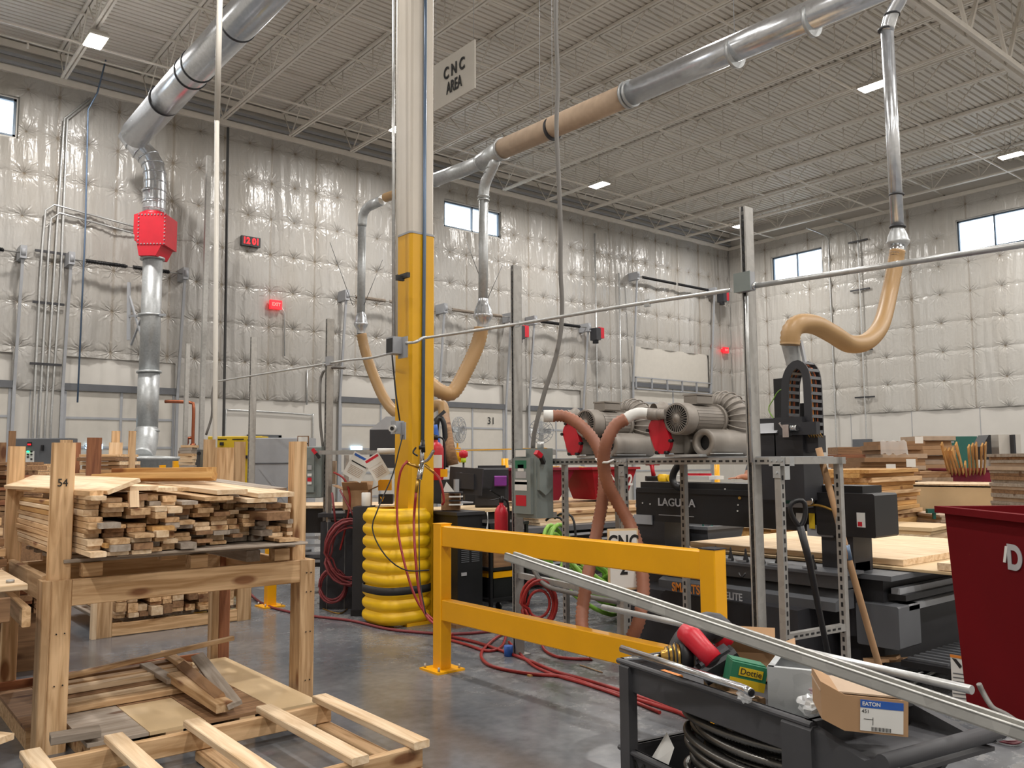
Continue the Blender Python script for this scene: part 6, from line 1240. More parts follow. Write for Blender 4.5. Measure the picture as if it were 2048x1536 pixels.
q = MB(); q.prism([(-.32, -.2), (-.17, -.2), (-.17, .18), (-.2, .18), (-.31, .0)], PD(2005, 893, 13.0), rt, UZ, fw*.3); q.build('black_guard', 'black', r); MB().box(PD(2026, 893, 12.95), (.03, .1, .36), (rt, fw, UZ)).build('trim_bar', 'dark', r)
tag(MB().box((XB-.15, PX(1725, 889, XB-.15).y, PX(1725, 889, XB-.15).z), (.2, .6, .36)).build('wall_box', 'midgrey'), 'small grey box low on the plain right-hand wall', 'wall box')
r = thing('yellow_bollard', 'yellow bollard glimpsed through the blower rack', 'bollard', PZ(1433, 960, 0) if False else PD(1433, 960, 14)); c = PD(1434, 945, 14); MB().cyl((c.x, c.y, 0), (c.x, c.y, 1.5), .045, 14).build('post', 'yellow', r)
r = thing('yellow_bollard', 'yellow door bollard beside the dock door numbered 31', 'bollard', PD(1010, 940, 20)); c = PD(1010, 930, 20.6); MB().cyl((c.x, c.y, 0), (c.x, c.y, 1.6), .09, 14).build('post', 'yellow', r)
st(1470, 9.9, 1020, 1.2, .6, .04, ['woodgold', 'wood', 'woodpale'], 'pine_board', 'pine board in the stack seen under the gantry beam', 'board', 'stack under the gantry beam', jit=.05, ang=-.1, rot=.04)
st(1572, 9.5, 1040, 1.2, .5, .045, ['woodgold', 'wood', 'woodpale'], 'pine_board', 'pine board in the broad stack between the two right-hand rack legs', 'board', 'broad stack beyond the router', jit=.05, ang=-.05, rot=.04)
# ================================================================ FOREGROUND RED BIN
A_ = Vector((4.07, 1.84, 0)); e1 = Vector((-.62, -.785, 0)).normalized(); e2 = Vector((.785, -.62, 0)).normalized()
Lb, Wb = 1.25, .85; c = A_+e1*Lb/2+e2*Wb/2
rb = tub('red_bin', 'big dark red plastic bin on the right with a warning label low on its side', (c.x, c.y, .42), e1, e2, Lb-.06, Wb-.06, .88, 'redbin', .05, .03)
f1 = A_+e1*.0; nrm = -e2
def onbin(px, py, off=.004):
    """point on the tapered side facing us, through a pixel"""
    d = _ray(px, py); p0 = c-e2*(Wb/2-.03)+UZ*1.0+UZ*.3-UZ*0; n = (-e2*1.0-UZ*.054).normalized(); p0 = Vector((c.x, c.y, 0))-e2*(Wb-.06)/2+UZ*1.3
    t = (p0-CAM).dot(n)/d.dot(n); return CAM+d*t+n*off
P = [onbin(*p) for p in ((1902, 1308), (1974, 1320), (1986, 1345), (1986, 1425), (1908, 1412))]
MB().add(P, [tuple(range(5))]).build('warning_label', 'paper', rb)
P = [onbin(a, b, .006) for a, b in ((1902, 1308), (1974, 1320), (1975, 1326), (1903, 1314))]; MB().add(P, [(0, 1, 2, 3)]).build('label_band', 'orange', rb)
P = [onbin(a, b, .006) for a, b in ((1948, 1371), (1986, 1379), (1986, 1384), (1948, 1376))]; MB().add(P, [(0, 1, 2, 3)]).build('label_band', 'orange', rb)
q = MB()
for k in range(9): q.add([onbin(a, b, .006) for a, b in ((1908, 1345+8*k), (1975, 1354+8*k), (1975, 1356+8*k), (1908, 1347+8*k))], [(0, 1, 2, 3)])
q.build('label_text', 'midgrey', rb)['kind'] = 'stuff'
q = MB(); q.add([onbin(a, b, .006) for a, b in ((1906, 1316), (1915, 1318), (1926, 1332), (1922, 1337), (1915, 1328))], [(0, 1, 2, 3, 4)]); q.build('label_pictogram', 'ink', rb)
MB().add([onbin(a, b) for a, b in ((1928, 1112), (1941, 1108), (1942, 1131))], [(0, 1, 2)]).build('yellow_sticker', 'yelpanel', rb)
uxb, uzb = -e1*-1, (UZ-e2*0).normalized(); pD = onbin(2032, 1118, .006); text('D', pD, .135, e1, UZ, 'silver', rb, bold=.006); pD = onbin(2014, 1110, .006); text('/', pD, .08, e1, UZ, 'paper', rb, bold=.006)
for sx in (-.25, .35):
    for sy in (-.25, .25): w_ = c+e1*sx+e2*sy; MB().cyl(w_+e2*-.02+UZ*.08, w_+e2*.02+UZ*.08, .08, 18).build('wheel', 'rubber', rb); MB().box(w_+UZ*.27, (.05, .05, .24)).build('caster_fork', 'steelgrey', rb)
MB().box(c+UZ*.4, (Lb-.3, Wb-.2, .03), (e1, e2, UZ)).build('dolly_frame', 'dark', rb)
# ================================================================ TIMBER RACK (front)
def tpost(x0, x1, y0, y1, z0, z1, par, name='post', mat='wood'):
    """upright timber: grain runs up"""
    c = Vector(((x0+x1)/2, (y0+y1)/2, 0)); return plank(name, c+UZ*z0, c+UZ*z1, abs(x1-x0), abs(y1-y0), mat, par, UY, .005)
ra_ = thing('timber_rack', 'home-made timber rack with tall corner posts carrying the big board pile', 'rack', (1.7, 5.7, 0))
tpost(1.0, 1.1, 5.1, 5.14, 0, .9, ra_, 'leg'); tpost(.955, .999, 5.1, 5.24, 0, .9, ra_, 'leg'); tpost(1.02, 1.1, 5.142, 5.24, 0, .78, ra_, 'leg')
tpost(.985, 1.1, 5.145, 5.19, .79, 1.64, ra_, 'post')
tpost(2.42, 2.52, 5.09, 5.24, 0, .9, ra_, 'leg'); tpost(2.39, 2.48, 5.15, 5.24, .9, 1.66, ra_, 'post')
tpost(.95, 1.045, 6.28, 6.34, .78, 1.64, ra_, 'post'); tpost(.95, 1.04, 6.22, 6.27, 0, .9, ra_, 'leg')
tpost(2.3, 2.43, 6.28, 6.33, .5, 1.64, ra_, 'post'); tpost(2.28, 2.33, 6.24, 6.33, 0, .9, ra_, 'leg'); tpost(2.335, 2.42, 6.26, 6.32, 0, .9, ra_, 'leg', 'woodred')
plank('beam', (1.1, 5.12, .83), (2.42, 5.12, .83), .14, .04, 'wood', ra_, UY)
plank('beam', (1.05, 6.25, .83), (2.3, 6.25, .83), .14, .04, 'wood', ra_, UY)
plank('beam', (.99, 5.2, .85), (.99, 6.26, .85), .04, .14, 'wood', ra_); plank('beam', (2.4, 5.2, .83), (2.4, 6.26, .83), .04, .14, 'wood', ra_)
q = MB()
for x, y, z in ((1.03, 5.095, .35), (1.07, 5.095, .35), (1.03, 5.095, .62), (1.07, 5.095, .62), (2.46, 5.085, .82), (2.49, 5.085, .82), (2.46, 5.085, .7), (2.49, 5.085, .7), (2.46, 5.085, .45), (2.49, 5.085, .45), (2.46, 5.085, .15), (2.49, 5.085, .15)): q.cyl((x, y+.003, z), (x, y-.002, z), .004, 6)
q.build('nail_head', 'black', ra_)['kind'] = 'stuff'
text('54', (1.04, 5.143, 1.42), .06, UX, UZ, 'ink', ra_, 'marker_writing', sx=.9)
# pallet on the rack
pl = thing('pallet', 'worn pallet under the board pile on the timber rack', 'pallet', (1.7, 5.7, .905))
for y in (5.12, 5.35, 5.6, 5.85, 6.1): plank('deck_board', (1.06, y+.06, .995), (2.4, y+.06, .995), .1, .02, 'woodgrey', pl)
for x in (1.2, 1.78, 2.3):
    for y in (5.15, 5.7, 6.2): plank('block', (x-.05, y, .945), (x+.05, y, .945), .09, .075, 'wood', pl)
plank('pallet_runner', (2.15, 5.2, .94), (2.15, 6.25, .94), .09, .07, 'woodgrey', pl)
tag(plank('plywood_sheet', (1.3, 5.18, 1.022), (2.4, 5.14, 1.022), .4, .016, 'woodgrey'), 'thin grey sheet sticking out under the board pile on the timber rack', 'board')
# the board pile: sawn ends towards us
def pile(x0, x1, z0, ztop, yf, yb, ws, ts, lab, grp, mats, jit=.1, skip=.06):
    x = x0; n = 0
    while x < x1-.03:
        w = random.choice(ws); w = min(w, x1-x); sl = w*.045; z = z0(x) if callable(z0) else z0; zt = ztop(x)
        while z < zt:
            t = random.choice(ts)
            if z+t > zt: break
            if rnd() > skip:
                f = yf(x, z)+ru(-jit, jit); dx = ru(-sl, sl)
                o = plank('sawn_board', (x+w/2+dx, f, z+t/2), (x+w/2+ru(-sl, sl), yb+ru(-.1, .05), z+t/2), w*ru(.8, .9), t*.93, random.choice(mats), None, UZ, .003)
                tag(o, lab, 'board', grp); n += 1
            z += t
        x += w
    return n
sx_ = lambda a, b, x: max(0, min(1, (x-a)/(b-a)))
pile(1.115, 2.36, 1.035, lambda x: 1.36-.07*sx_(1.9, 2.3, x), lambda x, z: 4.93+.22*sx_(1.45, 1.8, x)+(z-1.2)*.15, 6.2, (.09, .1, .11, .09, .12, .075), (.024, .03, .022, .038, .026), 'sawn board end in the big pile on the timber rack, below its loose top layer', 'boards in the big pile on the timber rack', ['wood', 'woodpale', 'wood', 'woodpale', 'woodgrey', 'woodbrown'])
pile(1.0, 1.09, 1.035, lambda x: 1.33, lambda x, z: 5.22, 6.25, (.09,), (.026, .032), 'sawn board laid along the outer edge of the big pile behind the marked post', 'boards along the outer edge of the big pile', ['wood', 'woodpale', 'woodgold'], .0, 0)
def loose(a, b, w, t, mat, lab, roll=0., name='sawn_board'):
    d = (b-a).normalized(); up = UZ*math.cos(roll)+d.cross(UZ)*math.sin(roll); return tag(plank(name, a, b, w, t, mat, None, up, .003), lab, 'board')
PPz = lambda px, py, z: PZ(px, py, z)
loose(Vector((1.3, 4.93, 1.40)), Vector((1.02, 6.3, 1.41)), .19, .024, 'woodpale', 'broad pale board tilted on top of the pile, its end right of the marked post', -.35)
loose(Vector((1.42, 4.98, 1.385)), Vector((1.2, 6.35, 1.40)), .16, .025, 'woodpale', 'second broad pale board on the pile beside the tilted one')
loose(Vector((1.16, 4.92, 1.365)), Vector((1.02, 6.2, 1.37)), .07, .03, 'wood', 'narrow board under the tilted broad one, at the outer top edge')
loose(Vector((1.38, 5.4, 1.425)), Vector((1.26, 6.3, 1.43)), .045, .04, 'wood', 'short square batten lying on the second broad board')
loose(Vector((1.36, 4.955, 1.28)), Vector((1.36, 4.975, 1.37)), .05, .04, 'woodpale', 'short upright stub propping the tilted broad board')
loose(Vector((1.55, 5.0, 1.375)), Vector((1.4, 6.35, 1.4)), .12, .022, 'woodpale', 'pale board on the pile between the broad one and the golden battens')
loose(Vector((1.66, 5.1, 1.37)), Vector((1.56, 6.3, 1.39)), .1, .022, 'wood', 'pale board with a grey end left of the golden battens')
loose(Vector((1.98, 5.45, 1.435)), Vector((1.42, 6.1, 1.43)), .07, .035, 'woodgold', 'golden batten lying slantwise across the pile, nearest of the three', .3)
loose(Vector((2.02, 5.55, 1.445)), Vector((1.5, 6.2, 1.44)), .06, .035, 'woodgold', 'golden batten with a split end in the middle of the three', .2)
loose(Vector((2.06, 5.72, 1.475)), Vector((1.6, 6.25, 1.47)), .13, .045, 'woodgold', 'thick golden block-like board on top of the slanting battens')
loose(Vector((1.93, 5.0, 1.35)), Vector((1.75, 6.2, 1.40)), .2, .028, 'woodpale', 'big pale slab with a dark notch in front of the golden battens')
loose(Vector((2.2, 4.98, 1.325)), Vector((1.95, 6.3, 1.42)), .26, .028, 'woodpale', 'widest pale slab sloping down towards the tall right-hand post')
loose(Vector((1.84, 4.97, 1.315)), Vector((1.68, 6.1, 1.36)), .18, .024, 'wood', 'board under the notched slab, its end clipped at a slant')
loose(Vector((2.1, 4.96, 1.295)), Vector((1.98, 6.1, 1.35)), .2, .024, 'woodpale', 'pale board directly under the widest slab')
loose(Vector((2.32, 5.25, 1.345)), Vector((2.02, 6.35, 1.43)), .16, .026, 'woodgrey', 'greyish board leaning along the far edge of the pile against the tall post')
loose(Vector((2.36, 5.2, 1.315)), Vector((2.2, 6.3, 1.38)), .1, .024, 'wood', 'narrow board beside the greyish one, touching the tall post')
loose(Vector((2.18, 4.9, 1.2)), Vector((2.02, 5.9, 1.21)), .16, .05, 'woodbrown', 'thick brown beam jutting out of the middle of the pile')
loose(Vector((2.28, 4.96, 1.045)), Vector((2.34, 5.9, 1.05)), .13, .018, 'wood', 'thin splintered board at the very bottom of the pile by the tall post')
loose(Vector((1.25, 4.86, 1.09)), Vector((1.25, 5.9, 1.09)), .11, .024, 'woodgold', 'golden board end sticking out furthest, low on the pile')
loose(Vector((1.5, 4.88, 1.165)), Vector((1.5, 5.9, 1.165)), .12, .024, 'woodgold', 'golden board end sticking out right of the weathered ones')
loose(Vector((1.22, 4.87, 1.195)), Vector((1.22, 5.9, 1.195)), .11, .03, 'woodgrey', 'weathered grey board end jutting from the middle of the pile')
# ---------------------------------------------------------------- low platform under the rack
lp = thing('low_platform', 'low plywood-topped platform on the floor under the timber rack', 'platform', (1.7, 5.7, 0))
for x in (1.18, 1.55, 1.95, 2.3): MB().bx(x-.045, x+.045, 4.75, 6.2, 0, .1).build('runner', 'wood', lp)
MB().bx(.94, 1.03, 5.27, 6.2, 0, .1).build('runner', 'wood', lp)
for k, (x0, x1, y0, y1, m_) in enumerate(((.93, 1.12, 5.26, 6.2, 'woodbrown'), (1.12, 1.42, 4.75, 5.5, 'woodgrey'), (1.42, 1.72, 4.75, 5.35, 'ply'), (1.72, 2.1, 4.75, 5.5, 'woodbrown'), (2.1, 2.37, 4.7, 6.2, 'ply'), (1.12, 1.42, 5.5, 6.2, 'woodbrown'), (1.42, 1.72, 5.35, 6.2, 'woodbrown'), (1.72, 2.1, 5.5, 6.2, 'woodgrey'))):
    MB().bx(x0+.002, x1-.002, y0+.002, y1-.002, .101, .119).build('deck_sheet', m_, lp)
plank('edge_board', (.93, 6.215, .09), (2.2, 6.215, .09), .02, .16, 'woodred', lp)
ys = [5.42, 5.53, 5.64, 5.75, 5.86, 5.97, 6.08]
for k, y in enumerate(ys): loose(Vector((1.13+.02*k, y, .14)), Vector((1.95+.05*(k % 2), y+.02, .14+.004*k)), .09, .034, ['wood', 'woodpale', 'woodbrown', 'wood', 'woodgrey', 'woodpale', 'wood'][k], ['long board lying nearest us in the row on the low platform', 'second long board in the row on the low platform', 'third long board of the row, browner than its neighbours', 'fourth long board of the row on the low platform', 'grey fifth board in the row on the low platform', 'pale sixth board in the row on the low platform', 'long board at the far edge of the row on the low platform'][k])
for k, y in enumerate((5.7, 5.83, 5.98)): loose(Vector((1.14, y, .178)), Vector((2.0, y+.03, .18)), .085, .034, ['woodpale', 'wood', 'woodbrown'][k], ['upper pale board laid on the row on the low platform', 'upper middle board laid on the row on the low platform', 'upper brown board laid on the row, farthest back'][k])
loose(PZ(112, 1358, .26), PZ(466, 1276, .3), .035, .03, 'wood', 'long thin batten slanting above the far edge of the low platform')
loose(PZ(350, 1352, .2), PZ(450, 1415, .17), .1, .05, 'wood', 'short thick beam lying crosswise on the low platform', 0)
loose(PZ(362, 1330, .24), PZ(440, 1395, .2), .06, .03, 'woodbrown', 'split dark-edged board beside the short thick beam', .5)
loose(PZ(395, 1312, .27), PZ(470, 1410, .18), .08, .025, 'woodgrey', 'grey rough board leaning over the thick beam on the platform', .3)
loose(PZ(290, 1330, .2), PZ(345, 1362, .19), .07, .03, 'woodgrey', 'small crosswise offcut near the thin batten')
loose(PZ(330, 1305, .22), PZ(375, 1335, .22), .06, .03, 'wood', 'small pale offcut by the rear leg of the rack')
loose(PZ(100, 1478, .16), PZ(200, 1462, .16), .1, .04, 'woodgrey', 'short grey block lying on the front of the low platform')
# ---------------------------------------------------------------- open pallet frame in the foreground
fp = thing('open_pallet', 'open pallet frame of pale slats lying on the floor nearest us', 'pallet', (1.55, 4.05, 0))
for y in (4.5, 3.56): plank('stringer', (.8, y, .11), (2.33, y, .11), .04, .1, 'wood', fp)
plank('stringer', (.8, 4.03, .11), (.86, 4.03, .11), .04, .1, 'wood', fp)
for x, dy in ((.84, .1), (1.2, .05), (1.58, .03), (1.97, .02), (2.3, .0)): plank('slat', (x, 4.57+dy*.3, .178), (x+(.0 if x > 1.1 else .0), 3.5, .178), .088, .036, 'woodpale', fp)
for x in (1.62, 2.29): plank('bottom_slat', (x, 4.5, .03), (x, 3.52, .03), .09, .05, 'wood', fp)
# ---------------------------------------------------------------- timber rack at the left picture edge
rl = thing('timber_rack', 'second timber rack cut by the left picture edge', 'rack', (.3, 5.5, 0))
tpost(.55, .66, 4.9, 4.95, 0, .88, rl, 'leg', 'woodred'); plank('beam', (-.3, 4.93, .8), (.78, 4.93, .8), .12, .04, 'woodbrown', rl, UY); plank('beam', (-.3, 4.9, .71), (.6, 4.9, .71), .1, .04, 'wood', rl, UY)
plank('side_beam', (.86, 4.95, .75), (.9, 6.2, .75), .04, .1, 'wood', rl); plank('top_panel', (.2, 5.5, .9), (.86, 5.5, .9), 1.1, .03, 'woodpale', rl); MB().cyl((.8, 5.07, .915), (.8, 5.07, .93), .02, 12).build('bolt_head', 'steelgrey', rl)
tpost(.78, .84, 6.5, 6.56, .3, 1.62, rl, 'post', 'woodbrown')
for k in range(6): loose(Vector((.3, 6.0+.0*k, .95+.06*k)), Vector((.86-.01*k, 6.05, .95+.06*k)), .6, .045, ['woodbrown', 'wood', 'woodbrown', 'woodpale', 'wood', 'woodbrown'][k], 'thick brown board at the left picture edge, %s layer' % ['bottom', 'second', 'third', 'fourth', 'fifth', 'top'][k])
for k in range(5): loose(Vector((-.1, 4.98, .35+.07*k)), Vector((.62, 4.98, .35+.07*k)), .1, .05, ['woodbrown', 'woodred', 'wood', 'woodred', 'woodbrown'][k], 'reddish offcut low in the left edge rack, %s of its pile' % ['bottom', 'second', 'middle', 'fourth', 'top'][k])
loose(PZ(-60, 1470, .25), PZ(12, 1478, .25), .09, .03, 'woodpale', 'pale board end poking in at the lower left picture edge')
# boards beneath the left side beam, seen between posts
pile(.95, 1.5, .42, lambda x: .72, lambda x, z: 7.2, 8.0, (.1, .12), (.03, .04), 'dim brown board in the low pile behind the rack legs at the left', 'low brown pile behind the left legs', ['woodbrown', 'woodred'], .05)
MB_ = MB().bx(.95, 1.5, 7.25, 7.95, 0, .42); tag(MB_.build('crate', 'woodbrown'), 'brown crate holding up the dim low pile behind the left legs', 'crate')
# ---------------------------------------------------------------- far floor rack with small blocks
rc = thing('timber_rack', 'low timber rack on the floor behind, filled with small blocks', 'rack', (2.6, 8.5, 0))
tpost(1.96, 2.09, 8.15, 8.19, 0, .62, rc, 'post'); tpost(1.92, 1.96, 8.13, 8.21, 0, .62, rc, 'post', 'woodpale'); tpost(3.22, 3.36, 8.15, 8.19, 0, .5, rc, 'post')
plank('rail', (2.09, 8.17, .057), (3.22, 8.17, .057), .11, .04, 'wood', rc, UY); plank('side_rail', (1.93, 8.21, .4), (1.8, 9.6, .4), .04, .1, 'woodpale', rc)
plank('deck', (2.65, 8.24, .13), (2.65, 9.6, .13), 1.25, .03, 'woodgrey', rc)
for x in (2.15, 2.6, 3.1): tpost(x-.05, x+.05, 8.16, 8.5, .0, .11, rc, 'block')
tpost(1.86, 1.98, 8.27, 8.31, .3, 1.76, rc, 'post', 'woodred'); tpost(2.95, 3.06, 8.4, 8.44, .2, 1.76, rc, 'post'); tpost(3.26, 3.37, 8.4, 8.44, .2, 1.74, rc, 'post', 'wood')
pile(2.11, 3.2, .15, lambda x: ru(.42, .62), lambda x, z: 8.15, 9.3, (.1, .12, .09), (.04, .06, .085, .03), 'small timber block end in the low floor rack behind', 'blocks in the low floor rack', ['wood', 'woodbrown', 'woodpale', 'wood'], .05)
# further racks: uprights and stacks seen over the pile
rd = thing('timber_rack', 'far timber rack with short uprights left of the big duct', 'rack', (2.2, 10.6, 0))
for px, top, d_, w, m_ in ((133, 880, 9.9, .13, 'wood'), (25, 862, 9.6, .07, 'woodbrown'), (4, 885, 9.0, .08, 'woodbrown'), (232, 862, 11.2, .1, 'wood'), (232, 885, 11.0, .16, 'woodpale'), (265, 862, 11.0, .085, 'wood'), (150, 885, 11.0, .14, 'woodred')):
    a = PD(px, top, d_); plank('post', (a.x, a.y, .2), a, w, .04, m_, rd, UY)
a = PD(133, 893, 9.87); text('5', a-fw*.03+rt*.02, .09, rt, UZ, 'ink', rd, 'marker_writing'); a = PD(172, 893, 8.4); text('S6', Vector((1.92, 8.515, a.z-.02)), .07, UX, UZ, 'ink', rd, 'marker_writing')
def block_pile(px0, px1, py0, d_, lab, grp, zmin=1.05, t=.05, mats=('wood', 'woodpale', 'woodbrown')):
    a, b = PD(px0, py0, d_), PD(px1, py0, d_); w = (b-a).length; c = (a+b)/2; z = zmin
    tag(MB().box((c.x+fw.x*.4, c.y+fw.y*.4, zmin/2), (w*.96, .75, zmin-.01), (rt, fw, UZ)).build('lower_stack', 'woodbrown'), 'lower part of the ' + grp, 'stack', None, 'stuff')
    while z < a.z-t*.5:
        tt = t*ru(.7, 1.3); o = plank('sawn_board', Vector((c.x, c.y, z+tt/2))-rt*w/2*ru(.85, 1.05), Vector((c.x, c.y, z+tt/2))+rt*w/2*ru(.85, 1.05), .6, tt*.9, random.choice(mats), None, UZ, .004); o.location += Vector((fw.x, fw.y, 0))*ru(.25, .45); tag(o, lab, 'board', grp); z += tt
block_pile(150, 232, 910, 10.6, 'board in the stack right of the dark marked post', 'stack right of the dark marked post')
block_pile(215, 262, 945, 9.8, 'board in the low stack below the big duct', 'low stack below the big duct')
block_pile(50, 62, 930, 9.4, 'board peeping between the two nearest tall posts', 'stack between the nearest tall posts')
block_pile(-40, 18, 925, 8.6, 'brown board behind the left picture edge post', 'stack at the left picture edge', mats=('woodbrown', 'woodred'))
# ================================================================ TOOL CART
Bc = Vector((1.985, 1.09, 0)); ua = Vector((.17, .96, 0)).normalized(); ub = Vector((.985, -.174, 0)).normalized()
def cc_(a, b, z): return Bc+ua*a+ub*b+UZ*z
Lc, Wc = .97, .42
ct = thing('tool_cart', 'dark grey plastic two-tray tool cart loaded with tools nearest us', 'cart', cc_(.5, .2, 0))
def tray(z, h, a0, a1, name, lipd=.035):
    q = MB(); t = .012; A3 = (ua, ub, UZ)
    for b in (0, Wc): q.box(cc_((a0+a1)/2, b+(t/2 if b == 0 else -t/2), z-h/2), (a1-a0, t, h), A3, ch=.003)
    for a in (a0, a1): q.box(cc_(a+(t/2 if a == a0 else -t/2), Wc/2, z-h/2), (t, Wc, h), A3)
    for b in (0, Wc): q.box(cc_((a0+a1)/2, b, z-.008), (a1-a0+.03, .03, .016), A3, ch=.005)
    for a in (a0, a1): q.box(cc_(a, Wc/2, z-.008), (.03, Wc, .016), A3)
    q.box(cc_((a0+a1)/2, Wc/2, z-lipd-.005 if name == 'upper_tray' else z-h+.01), (a1-a0, Wc, .01), A3); return q.build(name, 'cart', ct)
tray(.85, .1, .17, Lc, 'upper_tray', .06); tray(.565, .13, .17, Lc, 'lower_tray')
for a, b, w in ((Lc-.03, .0, .05), (Lc-.03, Wc, .05), (.2, .0, .1), (.2, Wc, .1)):
    MB().box(cc_(a, b, .48), (w, .035, .72), (ua, ub, UZ), ch=.01).build('leg', 'cart', ct); MB().cyl(cc_(a, b-.02, .06), cc_(a, b+.02, .06), .06, 16).build('caster', 'rubber', ct)
for b in (-.005, Wc-.02): q = MB(); q.prism([(.19, .72), (.19, .845), (.0, .8), (-.06, .83), (-.08, .8), (-.0, .765), (.06, .72), (.1, .66), (.14, .72)], cc_(0, b, 0), ua, UZ, ub*.025); q.build('handle_bracket', 'cart', ct)
MB().tube([cc_(-.06, -.02, .815), cc_(-.06, Wc+.03, .815)], .02, 12).build('handle', 'cart', ct)
MB().box(cc_(.06, Wc/2, .775), (.24, Wc, .01), (ua, ub, UZ)).build('handle_tray', 'cart', ct)
text('MATT', cc_(.8, -.002, .5), .09, -ua, UZ, 'ink', ct, 'marker_writing', .001, sx=1.0)
# armoured cable coil on the lower tray
P = []; c0 = cc_(.5, .21, 0)
for k in range(19*28):
    t = k/28*2*math.pi; i = k/28; R = .215+.055*math.sin(i*2.4); P.append(c0+ua*(R*1.25*math.cos(t))+ub*(R*.66*math.sin(t))+UZ*(.46+.0135*i+.008*math.sin(t*1.3)))
pts = spl(P, .006); q = MB(); q.tube(pts, [.0108*(1+(.3 if (i//1) % 2 else 0)) for i in range(len(pts))], 8); tag(q.build('armoured_cable_coil', 'armour'), 'coil of ribbed steel armoured cable filling the lower tray of the cart', 'cable coil')
tag(MB().add([cc_(.9, .03, .5), cc_(.8, .03, .5), cc_(.78, .06, .6), cc_(.84, .08, .63), cc_(.88, .1, .5)], [(0, 1, 2, 3), (0, 3, 4), (1, 4, 3, 2)]).build('paper_scrap', 'paper'), 'crumpled white paper in the lower tray beside the cable coil', 'paper')
# lying strut channel, thick
def channel(name, a, b, lab, w=.0413, h=.0206):
    a, b = Vector(a), Vector(b); d = (b-a).normalized(); y = UZ.cross(d).normalized(); z = d.cross(y); L = (b-a).length; c = (a+b)/2; q = MB(); t = .003
    q.box(c-z*(h/2-t/2), (L, w, t), (d, y, z))
    for s in (-1, 1): q.box(c+y*s*(w/2-t/2), (L, t, h), (d, y, z)); q.box(c+y*s*(w/2-.005)+z*(h/2-t/2), (L, .01, t), (d, y, z)); q.box(c+y*s*(w/2-.0095)+z*(h/2-.005), (L, .0015, .008), (d, y, z))
    return tag(q.build(name, 'alu'), lab, 'strut')
s1, s2 = PD(1020, 1112, 2.3), PD(2048, 1463, 1.4); s3 = s1+(s2-s1)*1.25
channel('strut_channel', s1, s3, 'long new strut channel lying slantwise over the cart, slot side up')
tag(MB().tube([PD(1206, 1214, 3.6), PD(1400, 1256, 3.1), PD(1944, 1380, 2.2)], .0115, 14).build('conduit_pipe', 'emt'), 'thin straight conduit lying over the cart beneath the long strut channel', 'pipe')
e = PD(1944, 1380, 2.2); d_ = (e-PD(1900, 1370, 2.24)).normalized(); 
q = MB(); q.tube([PD(1243, 1297, 2.78), PD(1430, 1358, 2.5), PD(1480, 1374, 2.42), PD(1492, 1379, 2.39), PD(1503, 1386, 2.36)], .0115, 14); o = tag(q.build('conduit_pipe', 'chrome'), 'short shiny bent conduit resting on the near rim of the cart', 'pipe')
a, b = PD(1500, 1384.3, 2.365), PD(1503.6, 1386.4, 2.358); MB().cyl(a, b, .0095, 12).build('bore', 'black', o)
# big drill with hole saw
r = thing('right_angle_drill', 'big red and grey drill with a hole saw lying in the cart', 'drill', PD(1425, 1330, 2.75)); D0 = 2.72
q = MB(); q.tube([PD(1368, 1262, D0), PD(1385, 1275, D0-.03), PD(1408, 1300, D0-.06), PD(1428, 1322, D0-.08)], [.03, .034, .031, .033], 14); q.build('red_grip', 'red', r)
q = MB(); q.tube(spl([PD(1360, 1320, D0+.02), PD(1370, 1290, D0+.02), PD(1395, 1262, D0+.04), PD(1425, 1252, D0+.06), PD(1445, 1268, D0+.06)], .02), [.05]*1+[.046]*(len(spl([PD(1360, 1320, D0+.02), PD(1370, 1290, D0+.02), PD(1395, 1262, D0+.04), PD(1425, 1252, D0+.06), PD(1445, 1268, D0+.06)], .02))-1), 14); q.build('gear_housing', 'dark', r)
MB().box(PD(1438, 1330, D0-.06), (.125, .08, .055), (((rt*.86+UZ*.5).normalized()), fw, (UZ*.86-rt*.5).normalized()), ch=.012).build('battery', 'black', r)
MB().box(PD(1428, 1315, D0-.06), (.1, .06, .03), (((rt*.86+UZ*.5).normalized()), fw, (UZ*.86-rt*.5).normalized()), ch=.008).build('battery_mount', 'dark', r)
q = MB(); q.tube([PD(1435, 1258, D0+.05), PD(1450, 1290, D0+.05)], .03, 10); q.build('red_panel', 'red', r)
c = PD(1350, 1312, D0+.0); axd = (rt*-1-UZ*.02).normalized(); q = MB(); q.lathe([(.042, -.01), (.042, 0), (.04, .004), (.034, .006), (.034, .018), (.028, .02), (.028, .03), (.02, .032), (.02, .042), (.01, .046)], c, axd, 24); q.build('step_hole_saw', 'brass', r)
q = MB(); q.cyl(c-axd*.002, c+axd*.003, .044, 20); q.cyl(c+axd*.009, c+axd*.013, .036, 20); q.cyl(c+axd*.022, c+axd*.026, .03, 20); q.build('saw_ring', 'dark', r)
MB().cyl(c+axd*-.05, c+axd*-.012, .046, 24).build('saw_cup', 'black', r)
q = MB(); q.tube([c+axd*.04, c+axd*.16-UZ*.004], [.008, .004], 8); q.build('pilot_bit', 'chrome', r)
